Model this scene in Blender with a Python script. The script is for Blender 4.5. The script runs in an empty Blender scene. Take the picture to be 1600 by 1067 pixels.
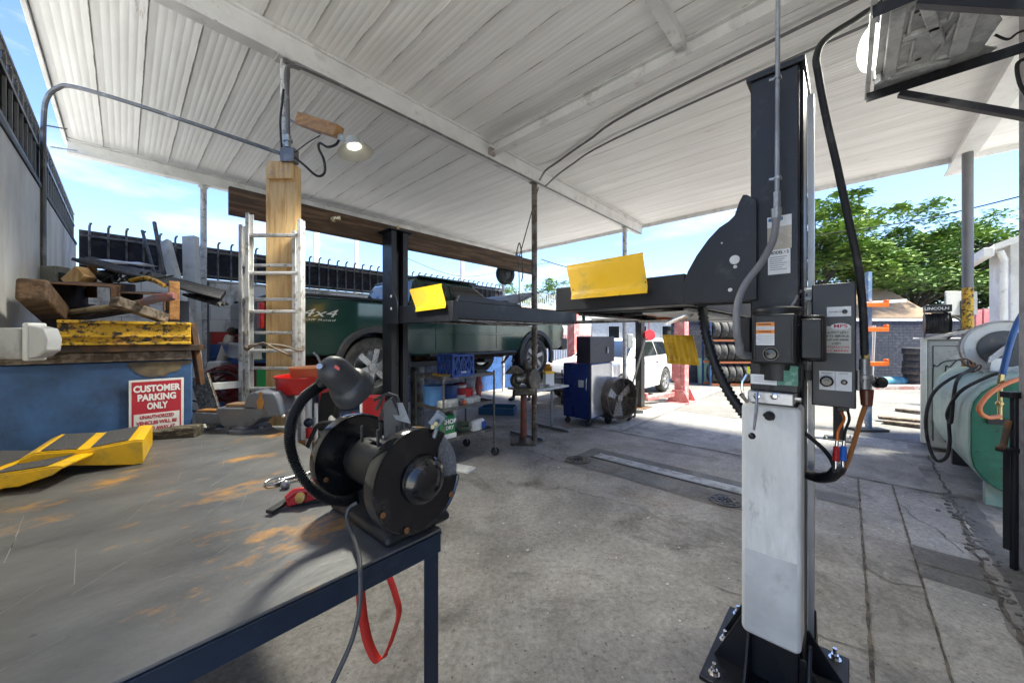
import bpy, bmesh, math, random
from mathutils import Vector, Matrix, Euler
random.seed(7)
R = math.radians
S = bpy.context.scene
COL = S.collection
# ------------------------------------------------------------------ camera, world, sun, exposure
H = 1.55; F = 565.0; CX = 800.0; CY = 527.0          # eye height, focal length and principal point of the photograph (1600 wide)
cd = bpy.data.cameras.new("camera"); cam = bpy.data.objects.new("camera", cd); COL.objects.link(cam)
cam.location = (0, 0, H); cam.rotation_euler = (R(90), 0, 0)
cd.sensor_width = 36; cd.lens = 36*F/1600; cd.shift_y = -(533.5-CY)/1600; cd.clip_start = .05; cd.clip_end = 2000
S.camera = cam
SUN_EL = R(62); SUN_DIR = Vector((.92, -.30, 0)).normalized()   # horizontal direction towards the sun
w = bpy.data.worlds.new("World"); S.world = w; w.use_nodes = True
nt = w.node_tree; bgn = nt.nodes['Background']
sky = nt.nodes.new('ShaderNodeTexSky'); sky.sky_type = 'NISHITA'; sky.sun_disc = False
sky.sun_elevation = SUN_EL; sky.sun_rotation = math.atan2(SUN_DIR.x, SUN_DIR.y)
sky.air_density = 1.0; sky.dust_density = .3; sky.ozone_density = 2.5
tc = nt.nodes.new('ShaderNodeTexCoord'); mp = nt.nodes.new('ShaderNodeMapping'); mp.inputs['Scale'].default_value = (1.2, 1.2, 4.5)
ns = nt.nodes.new('ShaderNodeTexNoise'); ns.inputs['Scale'].default_value = 2.1; ns.inputs['Detail'].default_value = 7; ns.inputs['Roughness'].default_value = .55
rp = nt.nodes.new('ShaderNodeValToRGB'); rp.color_ramp.elements[0].position = .55; rp.color_ramp.elements[1].position = .76
mx = nt.nodes.new('ShaderNodeMix'); mx.data_type = 'RGBA'
L = nt.links
L.new(tc.outputs['Generated'], mp.inputs['Vector']); L.new(mp.outputs[0], ns.inputs['Vector']); L.new(ns.outputs[0], rp.inputs[0])
tn = nt.nodes.new('ShaderNodeMix'); tn.data_type = 'RGBA'; tn.blend_type = 'MULTIPLY'; tn.inputs['Factor'].default_value = 1; tn.inputs['B'].default_value = (.74, .78, 1, 1); L.new(sky.outputs[0], tn.inputs['A'])
L.new(rp.outputs[0], mx.inputs['Factor']); L.new(tn.outputs['Result'], mx.inputs['A']); mx.inputs['B'].default_value = (3.2, 3.25, 3.3, 1)
L.new(mx.outputs['Result'], bgn.inputs['Color']); bgn.inputs['Strength'].default_value = .064
sl = bpy.data.lights.new("sun", 'SUN'); sl.energy = 3.0; sl.angle = R(10); sl.color = (1, .95, .88)
so = bpy.data.objects.new("sun", sl); COL.objects.link(so)
sv = Vector((SUN_DIR.x*math.cos(SUN_EL), SUN_DIR.y*math.cos(SUN_EL), math.sin(SUN_EL)))
so.rotation_euler = sv.to_track_quat('Z', 'Y').to_euler(); so.location = (5, 5, 20)
S.view_settings.view_transform = 'Standard'; S.view_settings.look = 'None'; S.view_settings.exposure = 2.82; S.view_settings.use_white_balance = True; S.view_settings.white_balance_temperature = 6900; S.view_settings.white_balance_tint = 2; S.view_settings.gamma = 1
S.render.engine = 'CYCLES'
try:
    S.cycles.max_bounces = 8; S.cycles.diffuse_bounces = 6; S.cycles.glossy_bounces = 3; S.cycles.use_denoising = True
except Exception: pass

# ------------------------------------------------------------------ frames
ANG = math.atan2(.731, .682); ca, sa = math.cos(ANG), math.sin(ANG)
AB = Matrix.Rotation(ANG, 4, 'Z')                     # local x runs along the canopy beams (A), local y across them (B)
I4 = Matrix.Identity(4)
def WA(a, b, z=0): return AB @ Vector((a, b, z))
def P(px, py, Y): return Vector(((px-CX)/F*Y, Y, H-(py-CY)/F*Y))
def toAB(v): return AB.inverted() @ Vector(v)
def aofpx(px, b):                                     # A where a sight line crosses the plane B = b
    t = (px-CX)/F; return b*(t*ca+sa)/(ca-sa*t)
def bofpx(px, a):
    t = (px-CX)/F; return a*(ca-sa*t)/(sa+ca*t)
def yd(a, b): return sa*a+ca*b
def zpy(py, a, b): return H-(py-CY)/F*yd(a, b)

# ------------------------------------------------------------------ materials
def C(h): 
    h = h.lstrip('#'); v = [int(h[i:i+2], 16)/255 for i in (0, 2, 4)]
    return tuple(x/12.92 if x <= .04045 else ((x+.055)/1.055)**2.4 for x in v)
MC = {}
def mat(name, c, rough=.5, metal=0, c2=None, amt=.35, soft=.12, scale=4, var=.18, bump=.15, bs=45, coat=0, rv=.25, emit=None, es=1, st=(1, 1, 1), c3=None, amt3=.3, sc3=14, trans=0, alpha=1, bstr=None, spec=None, soft3=.06):
    if name in MC: return MC[name]
    m = bpy.data.materials.new(name); m.use_nodes = True; t = m.node_tree; n = t.nodes; l = t.links
    b = n['Principled BSDF']
    if isinstance(c, str): c = C(c)
    if isinstance(c2, str): c2 = C(c2)
    if isinstance(c3, str): c3 = C(c3)
    co = n.new('ShaderNodeTexCoord'); ma = n.new('ShaderNodeMapping'); ma.inputs['Scale'].default_value = st
    l.new(co.outputs['Object'], ma.inputs[0])
    def noise(s, d=6, r=.6):
        x = n.new('ShaderNodeTexNoise'); x.inputs['Scale'].default_value = s; x.inputs['Detail'].default_value = d; x.inputs['Roughness'].default_value = r
        l.new(ma.outputs[0], x.inputs['Vector']); return x
    def mixc(fac, a, bb, bt='MIX'):
        x = n.new('ShaderNodeMix'); x.data_type = 'RGBA'; x.blend_type = bt
        if isinstance(fac, float): x.inputs['Factor'].default_value = fac
        else: l.new(fac, x.inputs['Factor'])
        for k, v in (('A', a), ('B', bb)):
            if isinstance(v, tuple): x.inputs[k].default_value = (*v, 1)
            else: l.new(v, x.inputs[k])
        return x.outputs['Result']
    def ramp(src, lo, hi):
        x = n.new('ShaderNodeMapRange'); x.inputs['From Min'].default_value = lo; x.inputs['From Max'].default_value = hi
        l.new(src, x.inputs['Value']); return x
    cur = tuple(c)
    n1 = noise(scale)
    if var:
        r = ramp(n1.outputs[0], .3, .7); cur = mixc(r.outputs[0], tuple(x*(1-var) for x in c), tuple(min(1, x*(1+var*.7)) for x in c))
    if c2 is not None:
        n2 = noise(scale*1.7, 8, .68); r = ramp(n2.outputs[0], .72-amt*.55-soft*.5, .72-amt*.55+soft*.5); cur = mixc(r.outputs[0], cur, tuple(c2))
    if c3 is not None:
        n3 = noise(sc3, 9, .72); r = ramp(n3.outputs[0], .72-amt3*.5-soft3*.5, .72-amt3*.5+soft3*.5); cur = mixc(r.outputs[0], cur, tuple(c3))
    if isinstance(cur, tuple): b.inputs['Base Color'].default_value = (*cur, 1)
    else: l.new(cur, b.inputs['Base Color'])
    rr = ramp(n1.outputs[0], .25, .75); rr.inputs['To Min'].default_value = max(.03, rough-rv*.5); rr.inputs['To Max'].default_value = min(1, rough+rv*.5)
    l.new(rr.outputs[0], b.inputs['Roughness']); b.inputs['Metallic'].default_value = metal
    if bump:
        nb = noise(bs, 4, .6); bu = n.new('ShaderNodeBump'); bu.inputs['Strength'].default_value = bump; bu.inputs['Distance'].default_value = .01
        l.new(nb.outputs[0], bu.inputs['Height']); l.new(bu.outputs[0], b.inputs['Normal'])
    if coat: b.inputs['Coat Weight'].default_value = coat; b.inputs['Coat Roughness'].default_value = .08
    if trans: b.inputs['Transmission Weight'].default_value = trans
    if alpha < 1: b.inputs['Alpha'].default_value = alpha
    if spec is not None: b.inputs['Specular IOR Level'].default_value = spec
    if emit: b.inputs['Emission Color'].default_value = (*emit, 1); b.inputs['Emission Strength'].default_value = es
    MC[name] = m; return m

def concrete(name, base, dark, light, rough=.85, stain=(.05, .045, .04), rust=None, joint=None, scale=1.0, bstr=.35):
    m = bpy.data.materials.new(name); m.use_nodes = True; t = m.node_tree; n = t.nodes; l = t.links; b = n['Principled BSDF']
    co = n.new('ShaderNodeTexCoord')
    def noise(s, d=8, r=.62, dist=0):
        x = n.new('ShaderNodeTexNoise'); x.inputs['Scale'].default_value = s*scale; x.inputs['Detail'].default_value = d; x.inputs['Roughness'].default_value = r; x.inputs['Distortion'].default_value = dist
        l.new(co.outputs['Object'], x.inputs['Vector']); return x.outputs[0]
    def rng(src, a, c_, t0=0, t1=1):
        x = n.new('ShaderNodeMapRange'); x.inputs['From Min'].default_value = a; x.inputs['From Max'].default_value = c_; x.inputs['To Min'].default_value = t0; x.inputs['To Max'].default_value = t1
        l.new(src, x.inputs['Value']); return x.outputs[0]
    def mixc(f, a, c_, bt='MIX'):
        x = n.new('ShaderNodeMix'); x.data_type = 'RGBA'; x.blend_type = bt
        if isinstance(f, float): x.inputs['Factor'].default_value = f
        else: l.new(f, x.inputs['Factor'])
        for k, v in (('A', a), ('B', c_)):
            if isinstance(v, tuple): x.inputs[k].default_value = (*v, 1)
            else: l.new(v, x.inputs[k])
        return x.outputs['Result']
    cur = mixc(rng(noise(.55), .38, .62), tuple(dark), tuple(base))
    cur = mixc(rng(noise(2.3, 9, .7, .6), .45, .7), cur, tuple(light))
    cur = mixc(rng(noise(.42, 7, .66, .9), .5, .64, 0, .42), cur, tuple(stain))
    cur = mixc(rng(noise(1.1, 9, .75, 1.2), .52, .68, 0, .7), cur, tuple(stain))
    if rust: cur = mixc(rng(noise(.9, 9, .7, .8), .57, .72, 0, .6), cur, tuple(rust))
    cur = mixc(rng(noise(30, 8, .85), .35, .62), cur, mixc(1.0, cur, (.5, .5, .5), 'MULTIPLY'))
    vo = n.new('ShaderNodeTexVoronoi'); vo.inputs['Scale'].default_value = 26*scale; l.new(co.outputs['Object'], vo.inputs['Vector'])
    pit = rng(vo.outputs['Distance'], .07, .19, .8, 0)
    msk = rng(noise(5, 6, .7), .44, .54); mm = n.new('ShaderNodeMath'); mm.operation = 'MULTIPLY'; l.new(pit, mm.inputs[0]); l.new(msk, mm.inputs[1])
    cur = mixc(mm.outputs[0], cur, (.03, .028, .026))
    l.new(cur, b.inputs['Base Color']); l.new(rng(noise(3), .3, .7, rough-.25, rough+.08), b.inputs['Roughness'])
    bu = n.new('ShaderNodeBump'); bu.inputs['Strength'].default_value = bstr; bu.inputs['Distance'].default_value = .01; l.new(noise(38, 7, .75), bu.inputs['Height'])
    l.new(bu.outputs[0], b.inputs['Normal']); MC[name] = m; return m

# ------------------------------------------------------------------ mesh builder
class MB:
    def __init__(s, m=I4): s.m = m; s.v = []; s.f = []; s.mi = []
    def add(s, vs, fs, mi=0, m=None):
        M_ = s.m if m is None else s.m @ m
        o = len(s.v); s.v += [M_ @ Vector(v) for v in vs]; s.f += [tuple(o+i for i in f) for f in fs]; s.mi += [mi]*len(fs); return s
    def box(s, x0, x1, y0, y1, z0, z1, mi=0, m=None):
        vs = [(x, y, z) for z in (z0, z1) for y in (y0, y1) for x in (x0, x1)]
        return s.add(vs, [(0, 2, 3, 1), (4, 5, 7, 6), (0, 1, 5, 4), (2, 6, 7, 3), (0, 4, 6, 2), (1, 3, 7, 5)], mi, m)
    def obox(s, c, d, e=(0, 0, 0), mi=0):
        return s.box(-d[0]/2, d[0]/2, -d[1]/2, d[1]/2, -d[2]/2, d[2]/2, mi, Matrix.Translation(c) @ Euler(e).to_matrix().to_4x4())
    def bar(s, p0, p1, wd, ht, up=(0, 0, 1), mi=0):
        p0 = Vector(p0); p1 = Vector(p1); d = (p1-p0); ln = d.length; d.normalize(); u = Vector(up); sd = d.cross(u)
        if sd.length < 1e-4: sd = d.cross(Vector((1, 0, 0)))
        sd.normalize(); u = sd.cross(d)
        vs = [p + sd*a*wd/2 + u*b*ht/2 for p in (p0, p1) for a, b in ((-1, -1), (1, -1), (1, 1), (-1, 1))]
        return s.add(vs, [(0, 1, 2, 3), (7, 6, 5, 4), (0, 4, 5, 1), (1, 5, 6, 2), (2, 6, 7, 3), (3, 7, 4, 0)], mi)
    def tube(s, pts, r, n=10, mi=0, cap=True):
        pts = [Vector(p) for p in pts]; k = len(pts); rs = r if isinstance(r, (list, tuple)) else [r]*k
        vs = []; u = None
        for i, p in enumerate(pts):
            d = (pts[min(i+1, k-1)]-pts[max(i-1, 0)]).normalized()
            if u is None:
                u = d.cross(Vector((0, 0, 1)));
                if u.length < .01: u = d.cross(Vector((1, 0, 0)))
            u = (u - d*u.dot(d)).normalized(); v = d.cross(u)
            vs += [p + (u*math.cos(2*math.pi*j/n)+v*math.sin(2*math.pi*j/n))*rs[i] for j in range(n)]
        fs = [(i*n+j, i*n+(j+1) % n, (i+1)*n+(j+1) % n, (i+1)*n+j) for i in range(k-1) for j in range(n)]
        if cap: fs += [tuple(range(n))[::-1], tuple((k-1)*n+j for j in range(n))]
        return s.add(vs, fs, mi)
    def cyl(s, p0, p1, r, r1=None, n=20, mi=0): return s.tube([p0, p1], [r, r if r1 is None else r1], n, mi)
    def lathe(s, prof, o, ax, n=32, mi=0, a0=0, a1=360, cap=False):
        ax = Vector(ax).normalized(); u = ax.cross(Vector((0, 0, 1)))
        if u.length < .01: u = Vector((1, 0, 0))
        u.normalize(); v = ax.cross(u); o = Vector(o); full = abs(a1-a0) >= 359.9; m_ = n if full else n+1; vs = []
        for r, h in prof:
            for j in range(m_):
                a = R(a0+(a1-a0)*j/n); vs.append(o+ax*h+(u*math.cos(a)+v*math.sin(a))*r)
        fs = []
        for i in range(len(prof)-1):
            for j in range(n):
                j2 = (j+1) % m_; fs.append((i*m_+j, i*m_+j2, (i+1)*m_+j2, (i+1)*m_+j))
        return s.add(vs, fs, mi)
    def prism(s, poly, fr, th, mi=0):                 # poly of (u, v); fr = (origin, udir, vdir); extruded along wdir*th
        o, u, v = (Vector(x) for x in fr); wv = u.cross(v).normalized()*th; k = len(poly)
        vs = [o+u*a+v*b for a, b in poly]+[o+u*a+v*b+wv for a, b in poly]
        return s.add(vs, [tuple(range(k))[::-1], tuple(range(k, 2*k))]+[(i, (i+1) % k, k+(i+1) % k, k+i) for i in range(k)], mi)
    def ball(s, c, r, n=12, mi=0, sc=(1, 1, 1)):
        pr = [(math.sin(math.pi*i/n), -math.cos(math.pi*i/n)) for i in range(n+1)]; vs = []; fs = []; c = Vector(c); q = 2*n
        for a, h in pr: vs += [c+Vector((a*math.cos(2*math.pi*j/q)*sc[0], a*math.sin(2*math.pi*j/q)*sc[1], h*sc[2]))*r for j in range(q)]
        for i in range(n): fs += [(i*q+j, i*q+(j+1) % q, (i+1)*q+(j+1) % q, (i+1)*q+j) for j in range(q)]
        return s.add(vs, fs, mi)
    def build(s, name, mats, parent=None, bevel=0, sharp=35, label=None, seg=2, origin=None):
        root = parent
        while root is not None and root.parent is not None: root = root.parent
        if root is not None: inv = BM[root.name].inverted()
        else:
            if origin is None:
                xs = [v.x for v in s.v]; ys = [v.y for v in s.v]; zs = [v.z for v in s.v]; origin = ((min(xs)+max(xs))/2, (min(ys)+max(ys))/2, min(zs))
            inv = Matrix.Translation(origin).inverted()
        me = bpy.data.meshes.new(name); me.from_pydata([inv @ v for v in s.v], [], s.f); me.update()
        bm = bmesh.new(); bm.from_mesh(me); bmesh.ops.remove_doubles(bm, verts=bm.verts, dist=1e-5); 
        if len(s.f) < 60000: bmesh.ops.recalc_face_normals(bm, faces=bm.faces)
        idx = bm.faces.layers.int.get('k'); bm.to_mesh(me); bm.free()
        for m_ in (mats if isinstance(mats, (list, tuple)) else [mats]): me.materials.append(m_)
        if isinstance(mats, (list, tuple)) and len(me.polygons) == len(s.mi): me.polygons.foreach_set('material_index', s.mi)
        me.shade_smooth()
        try: me.set_sharp_from_angle(angle=R(sharp))
        except Exception: pass
        o = bpy.data.objects.new(name, me); COL.objects.link(o)
        if parent is not None: o.parent = parent
        else: o.location = inv.inverted().translation; BM[o.name] = inv.inverted()
        if bevel:
            bv = o.modifiers.new('bevel', 'BEVEL'); bv.width = bevel; bv.segments = seg; bv.limit_method = 'ANGLE'; bv.angle_limit = R(40)
        if label: o['label'] = label
        return o
BM = {}
def thing(name, label, cat, loc, group=None, rot=ANG):
    o = bpy.data.objects.new(name, None); COL.objects.link(o); o.empty_display_size = .1
    o.location = loc; o.rotation_euler = (0, 0, rot); o['label'] = label; o['category'] = cat
    if group: o['group'] = group
    BM[o.name] = Matrix.Translation(loc) @ Matrix.Rotation(rot, 4, 'Z'); return o
def tag(o, label, cat, group=None):
    o['label'] = label; o['category'] = cat
    if group: o['group'] = group
    return o
def struct(o): o['kind'] = 'structure'; return o
def tree_copy(root, M_, label=None, group=None):
    def cp(o, par):
        c = o.copy(); COL.objects.link(c)
        if par: c.parent = par
        for ch in [x for x in o.children]: cp(ch, c)
        return c
    r = cp(root, None); r.matrix_world = M_; BM[r.name] = M_.copy()
    if label: r['label'] = label
    if group: r['group'] = group
    return r
def curve(pts, n=6):                                  # smooth path through points
    pts = [Vector(p) for p in pts]; out = []
    for i in range(len(pts)-1):
        p0 = pts[max(i-1, 0)]; p1 = pts[i]; p2 = pts[i+1]; p3 = pts[min(i+2, len(pts)-1)]
        for j in range(n):
            t = j/n; out.append(.5*((2*p1)+(p2-p0)*t+(2*p0-5*p1+4*p2-p3)*t*t+(3*p1-p0-3*p2+p3)*t**3))
    return out+[pts[-1]]
def text(s_, size, o, u, v, m_, name, parent, ext=.0015, bold=0, width=None, shear=0, align='CENTER'):
    cu = bpy.data.curves.new('tmp', 'FONT'); cu.body = s_; cu.size = size; cu.align_x = align; cu.align_y = 'CENTER'; cu.offset = bold*size; cu.extrude = ext; cu.shear = shear; cu.resolution_u = 3
    ob = bpy.data.objects.new('tmp', cu); me = bpy.data.meshes.new_from_object(ob)
    if width:
        xs = [q.co.x for q in me.vertices]; k = width/(max(xs)-min(xs))
        for q in me.vertices: q.co.x *= k
    u = Vector(u).normalized(); v = Vector(v).normalized(); w_ = u.cross(v)
    M_ = Matrix((( *[u.x, v.x, w_.x], o[0]), (*[u.y, v.y, w_.y], o[1]), (*[u.z, v.z, w_.z], o[2]), (0, 0, 0, 1)))
    root = parent
    while root.parent is not None: root = root.parent
    me.transform(BM[root.name].inverted() @ M_); me.name = name; me.materials.append(m_)
    t = bpy.data.objects.new(name, me); COL.objects.link(t); t.parent = parent
    bpy.data.objects.remove(ob); bpy.data.curves.remove(cu); return t

# palette
black = mat('black_powder_coat', (.011, .012, .016), .42, 0, c2=(.04, .04, .045), amt=.14, var=.3, bump=.12, bs=160)
blackm = mat('black_plastic', (.012, .012, .013), .45, 0, var=.3, bump=.1, bs=90)
gloss = mat('glossy_black_enamel', (.008, .008, .009), .12, 0, c2=(.05, .045, .04), amt=.16, soft=.3, bump=.03, bs=80, coat=.4, rv=.12)
rubber = mat('black_rubber', (.014, .014, .015), .7, 0, c2=(.05, .048, .045), amt=.25, bump=.15)
white = mat('white_paint', (.72, .72, .70), .5, 0, c2=(.42, .40, .36), amt=.16, bump=.08)
beamw = mat('white_beam_paint', (.72, .72, .71), .5, 0, c2=(.5, .49, .47), amt=.2, c3=(.12, .1, .08), amt3=.07, scale=2.5, bump=.1)
galv = mat('galvanised_steel', (.42, .43, .44), .42, .75, c2=(.28, .28, .28), amt=.4, bump=.06)
alu = mat('brushed_aluminium', (.66, .66, .66), .4, .65, c2=(.32, .30, .27), amt=.25, scale=9, bump=.12, c3=(.75, .74, .70), amt3=.2)
yellow = mat('yellow_paint', (.86, .49, .012), .4, 0, c2=(.58, .37, .04), amt=.2, var=.08, bump=.08, c3=(.10, .08, .05), amt3=.075, sc3=22)
yellowd = mat('yellow_galvanised', (.78, .46, .02), .4, .1, c2=(.5, .28, .02), amt=.25)
chip = mat('chipped_yellow_paint', (.60, .36, .02), .55, 0, c2=(.42, .2, .04), amt=.3, c3=(.035, .028, .022), amt3=.38, sc3=26, bump=.5, bs=50)
rusty = mat('rusty_steel', (.16, .075, .035), .8, .2, c2=(.06, .04, .03), amt=.4, bump=.5)
wood = mat('fresh_pine', (.68, .46, .22), .65, 0, c2=(.50, .29, .11), amt=.32, st=(9, 9, .8), scale=1.6, bump=.2, bs=18, c3=(.16, .07, .02), amt3=.04, sc3=3)
woodh = mat('stained_timber', (.17, .10, .055), .75, 0, c2=(.07, .04, .022), amt=.45, st=(.7, 10, 10), scale=1.8, bump=.3, bs=14)
woodg = mat('weathered_grey_timber', (.2, .165, .13), .85, 0, c2=(.07, .05, .035), amt=.4, st=(.8, 9, 9), scale=2, bump=.4, bs=16)
woodo = mat('orange_timber', (.42, .21, .07), .6, 0, c2=(.25, .11, .035), amt=.4, st=(1, 9, 9), scale=2, bump=.2)
bluep = mat('worn_blue_paint', (.022, .075, .21), .5, 0, c2=(.012, .03, .075), amt=.35, soft=.3, c3=(.25, .24, .22), amt3=.035, bump=.08, scale=2)
navy = mat('navy_enamel', (.009, .02, .042), .38, 0, c2=(.03, .04, .055), amt=.2, bump=.06)
red = mat('red_enamel', (.50, .012, .012), .3, 0, bump=.03, coat=.3)
redf = mat('faded_red_paint', (.48, .16, .16), .55, 0, c2=(.62, .34, .32), amt=.3, c3=(.2, .07, .04), amt3=.1, bump=.08)
redd = mat('dark_red_plastic', (.28, .015, .02), .4)
grey = mat('grey_enamel', (.13, .145, .175), .38, .1, c2=(.07, .075, .09), amt=.3, bump=.12)
lgrey = mat('light_grey_plastic', (.42, .43, .44), .5, 0, c2=(.28, .28, .28), amt=.2)
dgrey = mat('dark_grey_steel', (.06, .062, .066), .5, .4, c2=(.12, .1, .08), amt=.2)
chrome = mat('chrome', (.75, .75, .76), .16, 1, bump=.02, rv=.1)
orange = mat('orange_plastic', (.75, .16, .02), .4)
glass = mat('dark_tinted_glass', (.012, .015, .018), .06, 0, var=0, bump=0, rv=.04, coat=.5)
tyrem = mat('tyre_rubber', (.024, .024, .025), .75, 0, c2=(.07, .066, .06), amt=.35, bump=.3, bs=60)
inkk = mat('black_ink', (.02, .02, .02), .6, var=0, bump=0)
redink = mat('red_ink', (.42, .02, .04), .5, var=.1, bump=0)
paper = mat('white_label', (.74, .74, .73), .45, c2=(.5, .49, .45), amt=.15, bump=0)
wht = mat('white_ink', (.8, .8, .8), .5, var=0, bump=0)

# ------------------------------------------------------------------ ground
floorm = concrete('shop_floor_concrete', (.385, .358, .33), (.29, .268, .248), (.485, .458, .428), rust=(.27, .20, .145))
g = MB()
g.add([(-150, -60, 0), (250, -60, 0), (250, 300, 0), (-150, 300, 0)], [(0, 1, 2, 3)])
struct(g.build('ground', floorm, origin=(0, 0, 0)))
yardm = concrete('bright_yard_concrete', (.205, .20, .19), (.16, .155, .145), (.26, .255, .245), stain=(.15, .14, .13))
g = MB(AB); g.add([(7.95, -40, .002), (60, -40, .002), (60, 40, .002), (7.95, 40, .002)], [(0, 1, 2, 3)]); struct(g.build('yard', yardm, origin=(0, 0, 0)))
backm = concrete('added_bounce_concrete', (.68, .67, .65), (.60, .59, .57), (.75, .74, .72), stain=(.35, .34, .32))
g = MB(AB); g.add([(-40, -40, .002), (-.8, -40, .002), (-.8, 40, .002), (-40, 40, .002)], [(0, 1, 2, 3)]); struct(g.build('rear_bounce_ground', backm, origin=(0, 0, 0)))  # unseen pale ground added behind the camera to bounce light onto the ceiling
patchm = concrete('dark_floor_patch', (.20, .19, .18), (.15, .14, .13), (.27, .26, .245), scale=1.3)
patchl = concrete('pale_floor_patch', (.46, .44, .415), (.37, .355, .335), (.56, .54, .515), scale=1.2)
def patch(a0, a1, b0, b1, m_, z=.004, name='floor_patch', jag=.012):
    g = MB(AB); pts = []
    for (x0, y0, x1, y1) in ((a0, b0, a1, b0), (a1, b0, a1, b1), (a1, b1, a0, b1), (a0, b1, a0, b0)):
        k = max(2, int(math.hypot(x1-x0, y1-y0)/.12))
        for i in range(k): t = i/k; pts.append((x0+(x1-x0)*t+random.uniform(-jag, jag), y0+(y1-y0)*t+random.uniform(-jag, jag), z))
    g.add(pts, [tuple(range(len(pts)))]); return struct(g.build(name, m_))
patch(2.2, 4.3, -.62, -.345, patchl, .003); patch(4.55, 4.8, -.06, .3, patchm); patch(3.5, 4.02, -.66, -.345, patchm)
patch(5.53, 7.9, -.6, 2.7, patchl, .0025); patch(5.53, 12.5, 2.76, 3.3, patchl, .0025); patch(3.75, 4.5, .7, 2.62, patchm, .003)
seamm = mat('dirt_filled_joint', (.06, .052, .045), .95, c2=(.15, .125, .1), amt=.4, scale=7, bump=.5)
def seam(pts, wd=.016, z=.007, jag=.002):
    wd *= .7
    g = MB(AB); path = []
    for i in range(len(pts)-1):
        p, q = Vector(pts[i]), Vector(pts[i+1]); k = max(2, int((q-p).length/.06)); d = (q-p).normalized(); nrm = Vector((-d.y, d.x))
        for j in range(k): path.append((p+(q-p)*j/k+nrm*random.uniform(-jag, jag), nrm))
    path.append((Vector(pts[-1]), nrm)); vs = []
    for p, nrm in path:
        h = wd*random.uniform(.3, .65); vs += [(p.x+nrm.x*h, p.y+nrm.y*h, z), (p.x-nrm.x*h, p.y-nrm.y*h, z)]
    g.add(vs, [(2*i, 2*i+1, 2*i+3, 2*i+2) for i in range(len(path)-1)]); return struct(g.build('floor_joint', seamm))
seam([(1.2, -.08), (5.5, -.07)], .022); seam([(1.2, -.34), (5.5, -.33)], .018); seam([(5.5, -.9), (5.5, 7.0)], .03)
seam([(5.5, 2.73), (13, 2.73)], .02); seam([(3.72, -.3), (3.72, -.85)], .014); seam([(4.82, -.07), (4.82, .6)], .012); seam([(4.52, -.07), (4.52, .4)], .012)
seam([(3.7, .5), (3.74, 1.6), (3.72, 2.7), (3.78, 3.3)], .016, jag=.01); seam([(1.8, -.62), (4.2, -.66), (5.3, -.72), (7.2, -.75)], .03, jag=.012)
seam([(4.9, -.34), (4.6, -.42), (4.5, -.5), (4.1, -.6)], .009, jag=.012); seam([(3.4, -.08), (3.3, -.2), (3.38, -.34)], .01)
seam([(3.1, 1.0), (3.2, 1.5), (3.05, 2.2)], .008, jag=.03); seam([(7.9, -1), (7.9, 6.5)], .02); seam([(9.6, -2), (9.6, 3)], .02)
seam([(2.5, -.08), (2.45, .1), (2.55, .3), (2.5, .6)], .008, jag=.01)
# little bits of debris
pebm = mat('chalky_debris', (.55, .53, .48), .9)
pg = MB(AB)
for i in range(130):
    a = random.uniform(1.2, 6.5); b = random.uniform(-.8, 4.2); r = random.uniform(.004, .012)
    pg.ball((a, b, r*.4), r, 3, sc=(random.uniform(.6, 1.8), 1, .4))
o = pg.build('floor_debris', pebm, origin=(0, 0, 0)); o['kind'] = 'stuff'; tag(o, 'small pale chips of debris scattered on the shop floor', 'debris')
# trench drain strip and drain covers
t = thing('trench_drain', 'long ribbed steel trench cover strip set in the shop floor', 'drain', WA(4.22, 1.65, 0))
g = MB(AB); g.box(4.14, 4.31, .62, 2.42, .004, .016)
for i in range(118):
    b = .63+i*.0152; g.box(4.15, 4.30, b, b+.006, .016, .020)
g.build('cover_plate', mat('worn_tread_plate', (.48, .475, .465), .5, .2, c2=(.26, .25, .235), amt=.35, scale=5), t, .001)
g = MB(AB); g.box(4.115, 4.139, .6, 2.45, .004, .013); g.box(4.311, 4.335, .6, 2.45, .004, .013); g.build('edge_frame', dgrey, t)
def drain(a, b, r, lab):
    t = thing('drain_cover', lab, 'drain cover', WA(a, b, 0), 'round cast iron drain covers beside the trench strip')
    g = MB(AB); g.lathe([(r, .004), (r, .014), (r*.86, .014), (r*.84, .010), (r*.6, .010), (r*.58, .016), (r*.45, .016), (r*.43, .005), (.001, .005)], (a, b, 0), (0, 0, 1), 36); g.build('ring', mat('cast_iron', (.09, .085, .08), .6, .5, c2=(.2, .17, .14), amt=.3, bump=.3), t)
    g = MB(AB)
    for k in range(8):
        c, s_ = math.cos(k*math.pi/4+.2), math.sin(k*math.pi/4+.2); g.bar((a+c*.02, b+s_*.02, .012), (a+c*r*.46, b+s_*r*.46, .012), .014, .012)
        g.bar((a+c*r*.62, b+s_*r*.62, .014), (a+c*r*.82, b+s_*r*.82, .014), .012, .006)
    g.build('grate', dgrey, t)
drain(3.90, 2.50, .15, 'round drain cover at the far end of the trench strip'); drain(3.88, .86, .14, 'round drain cover close beside the near lift column')

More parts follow.
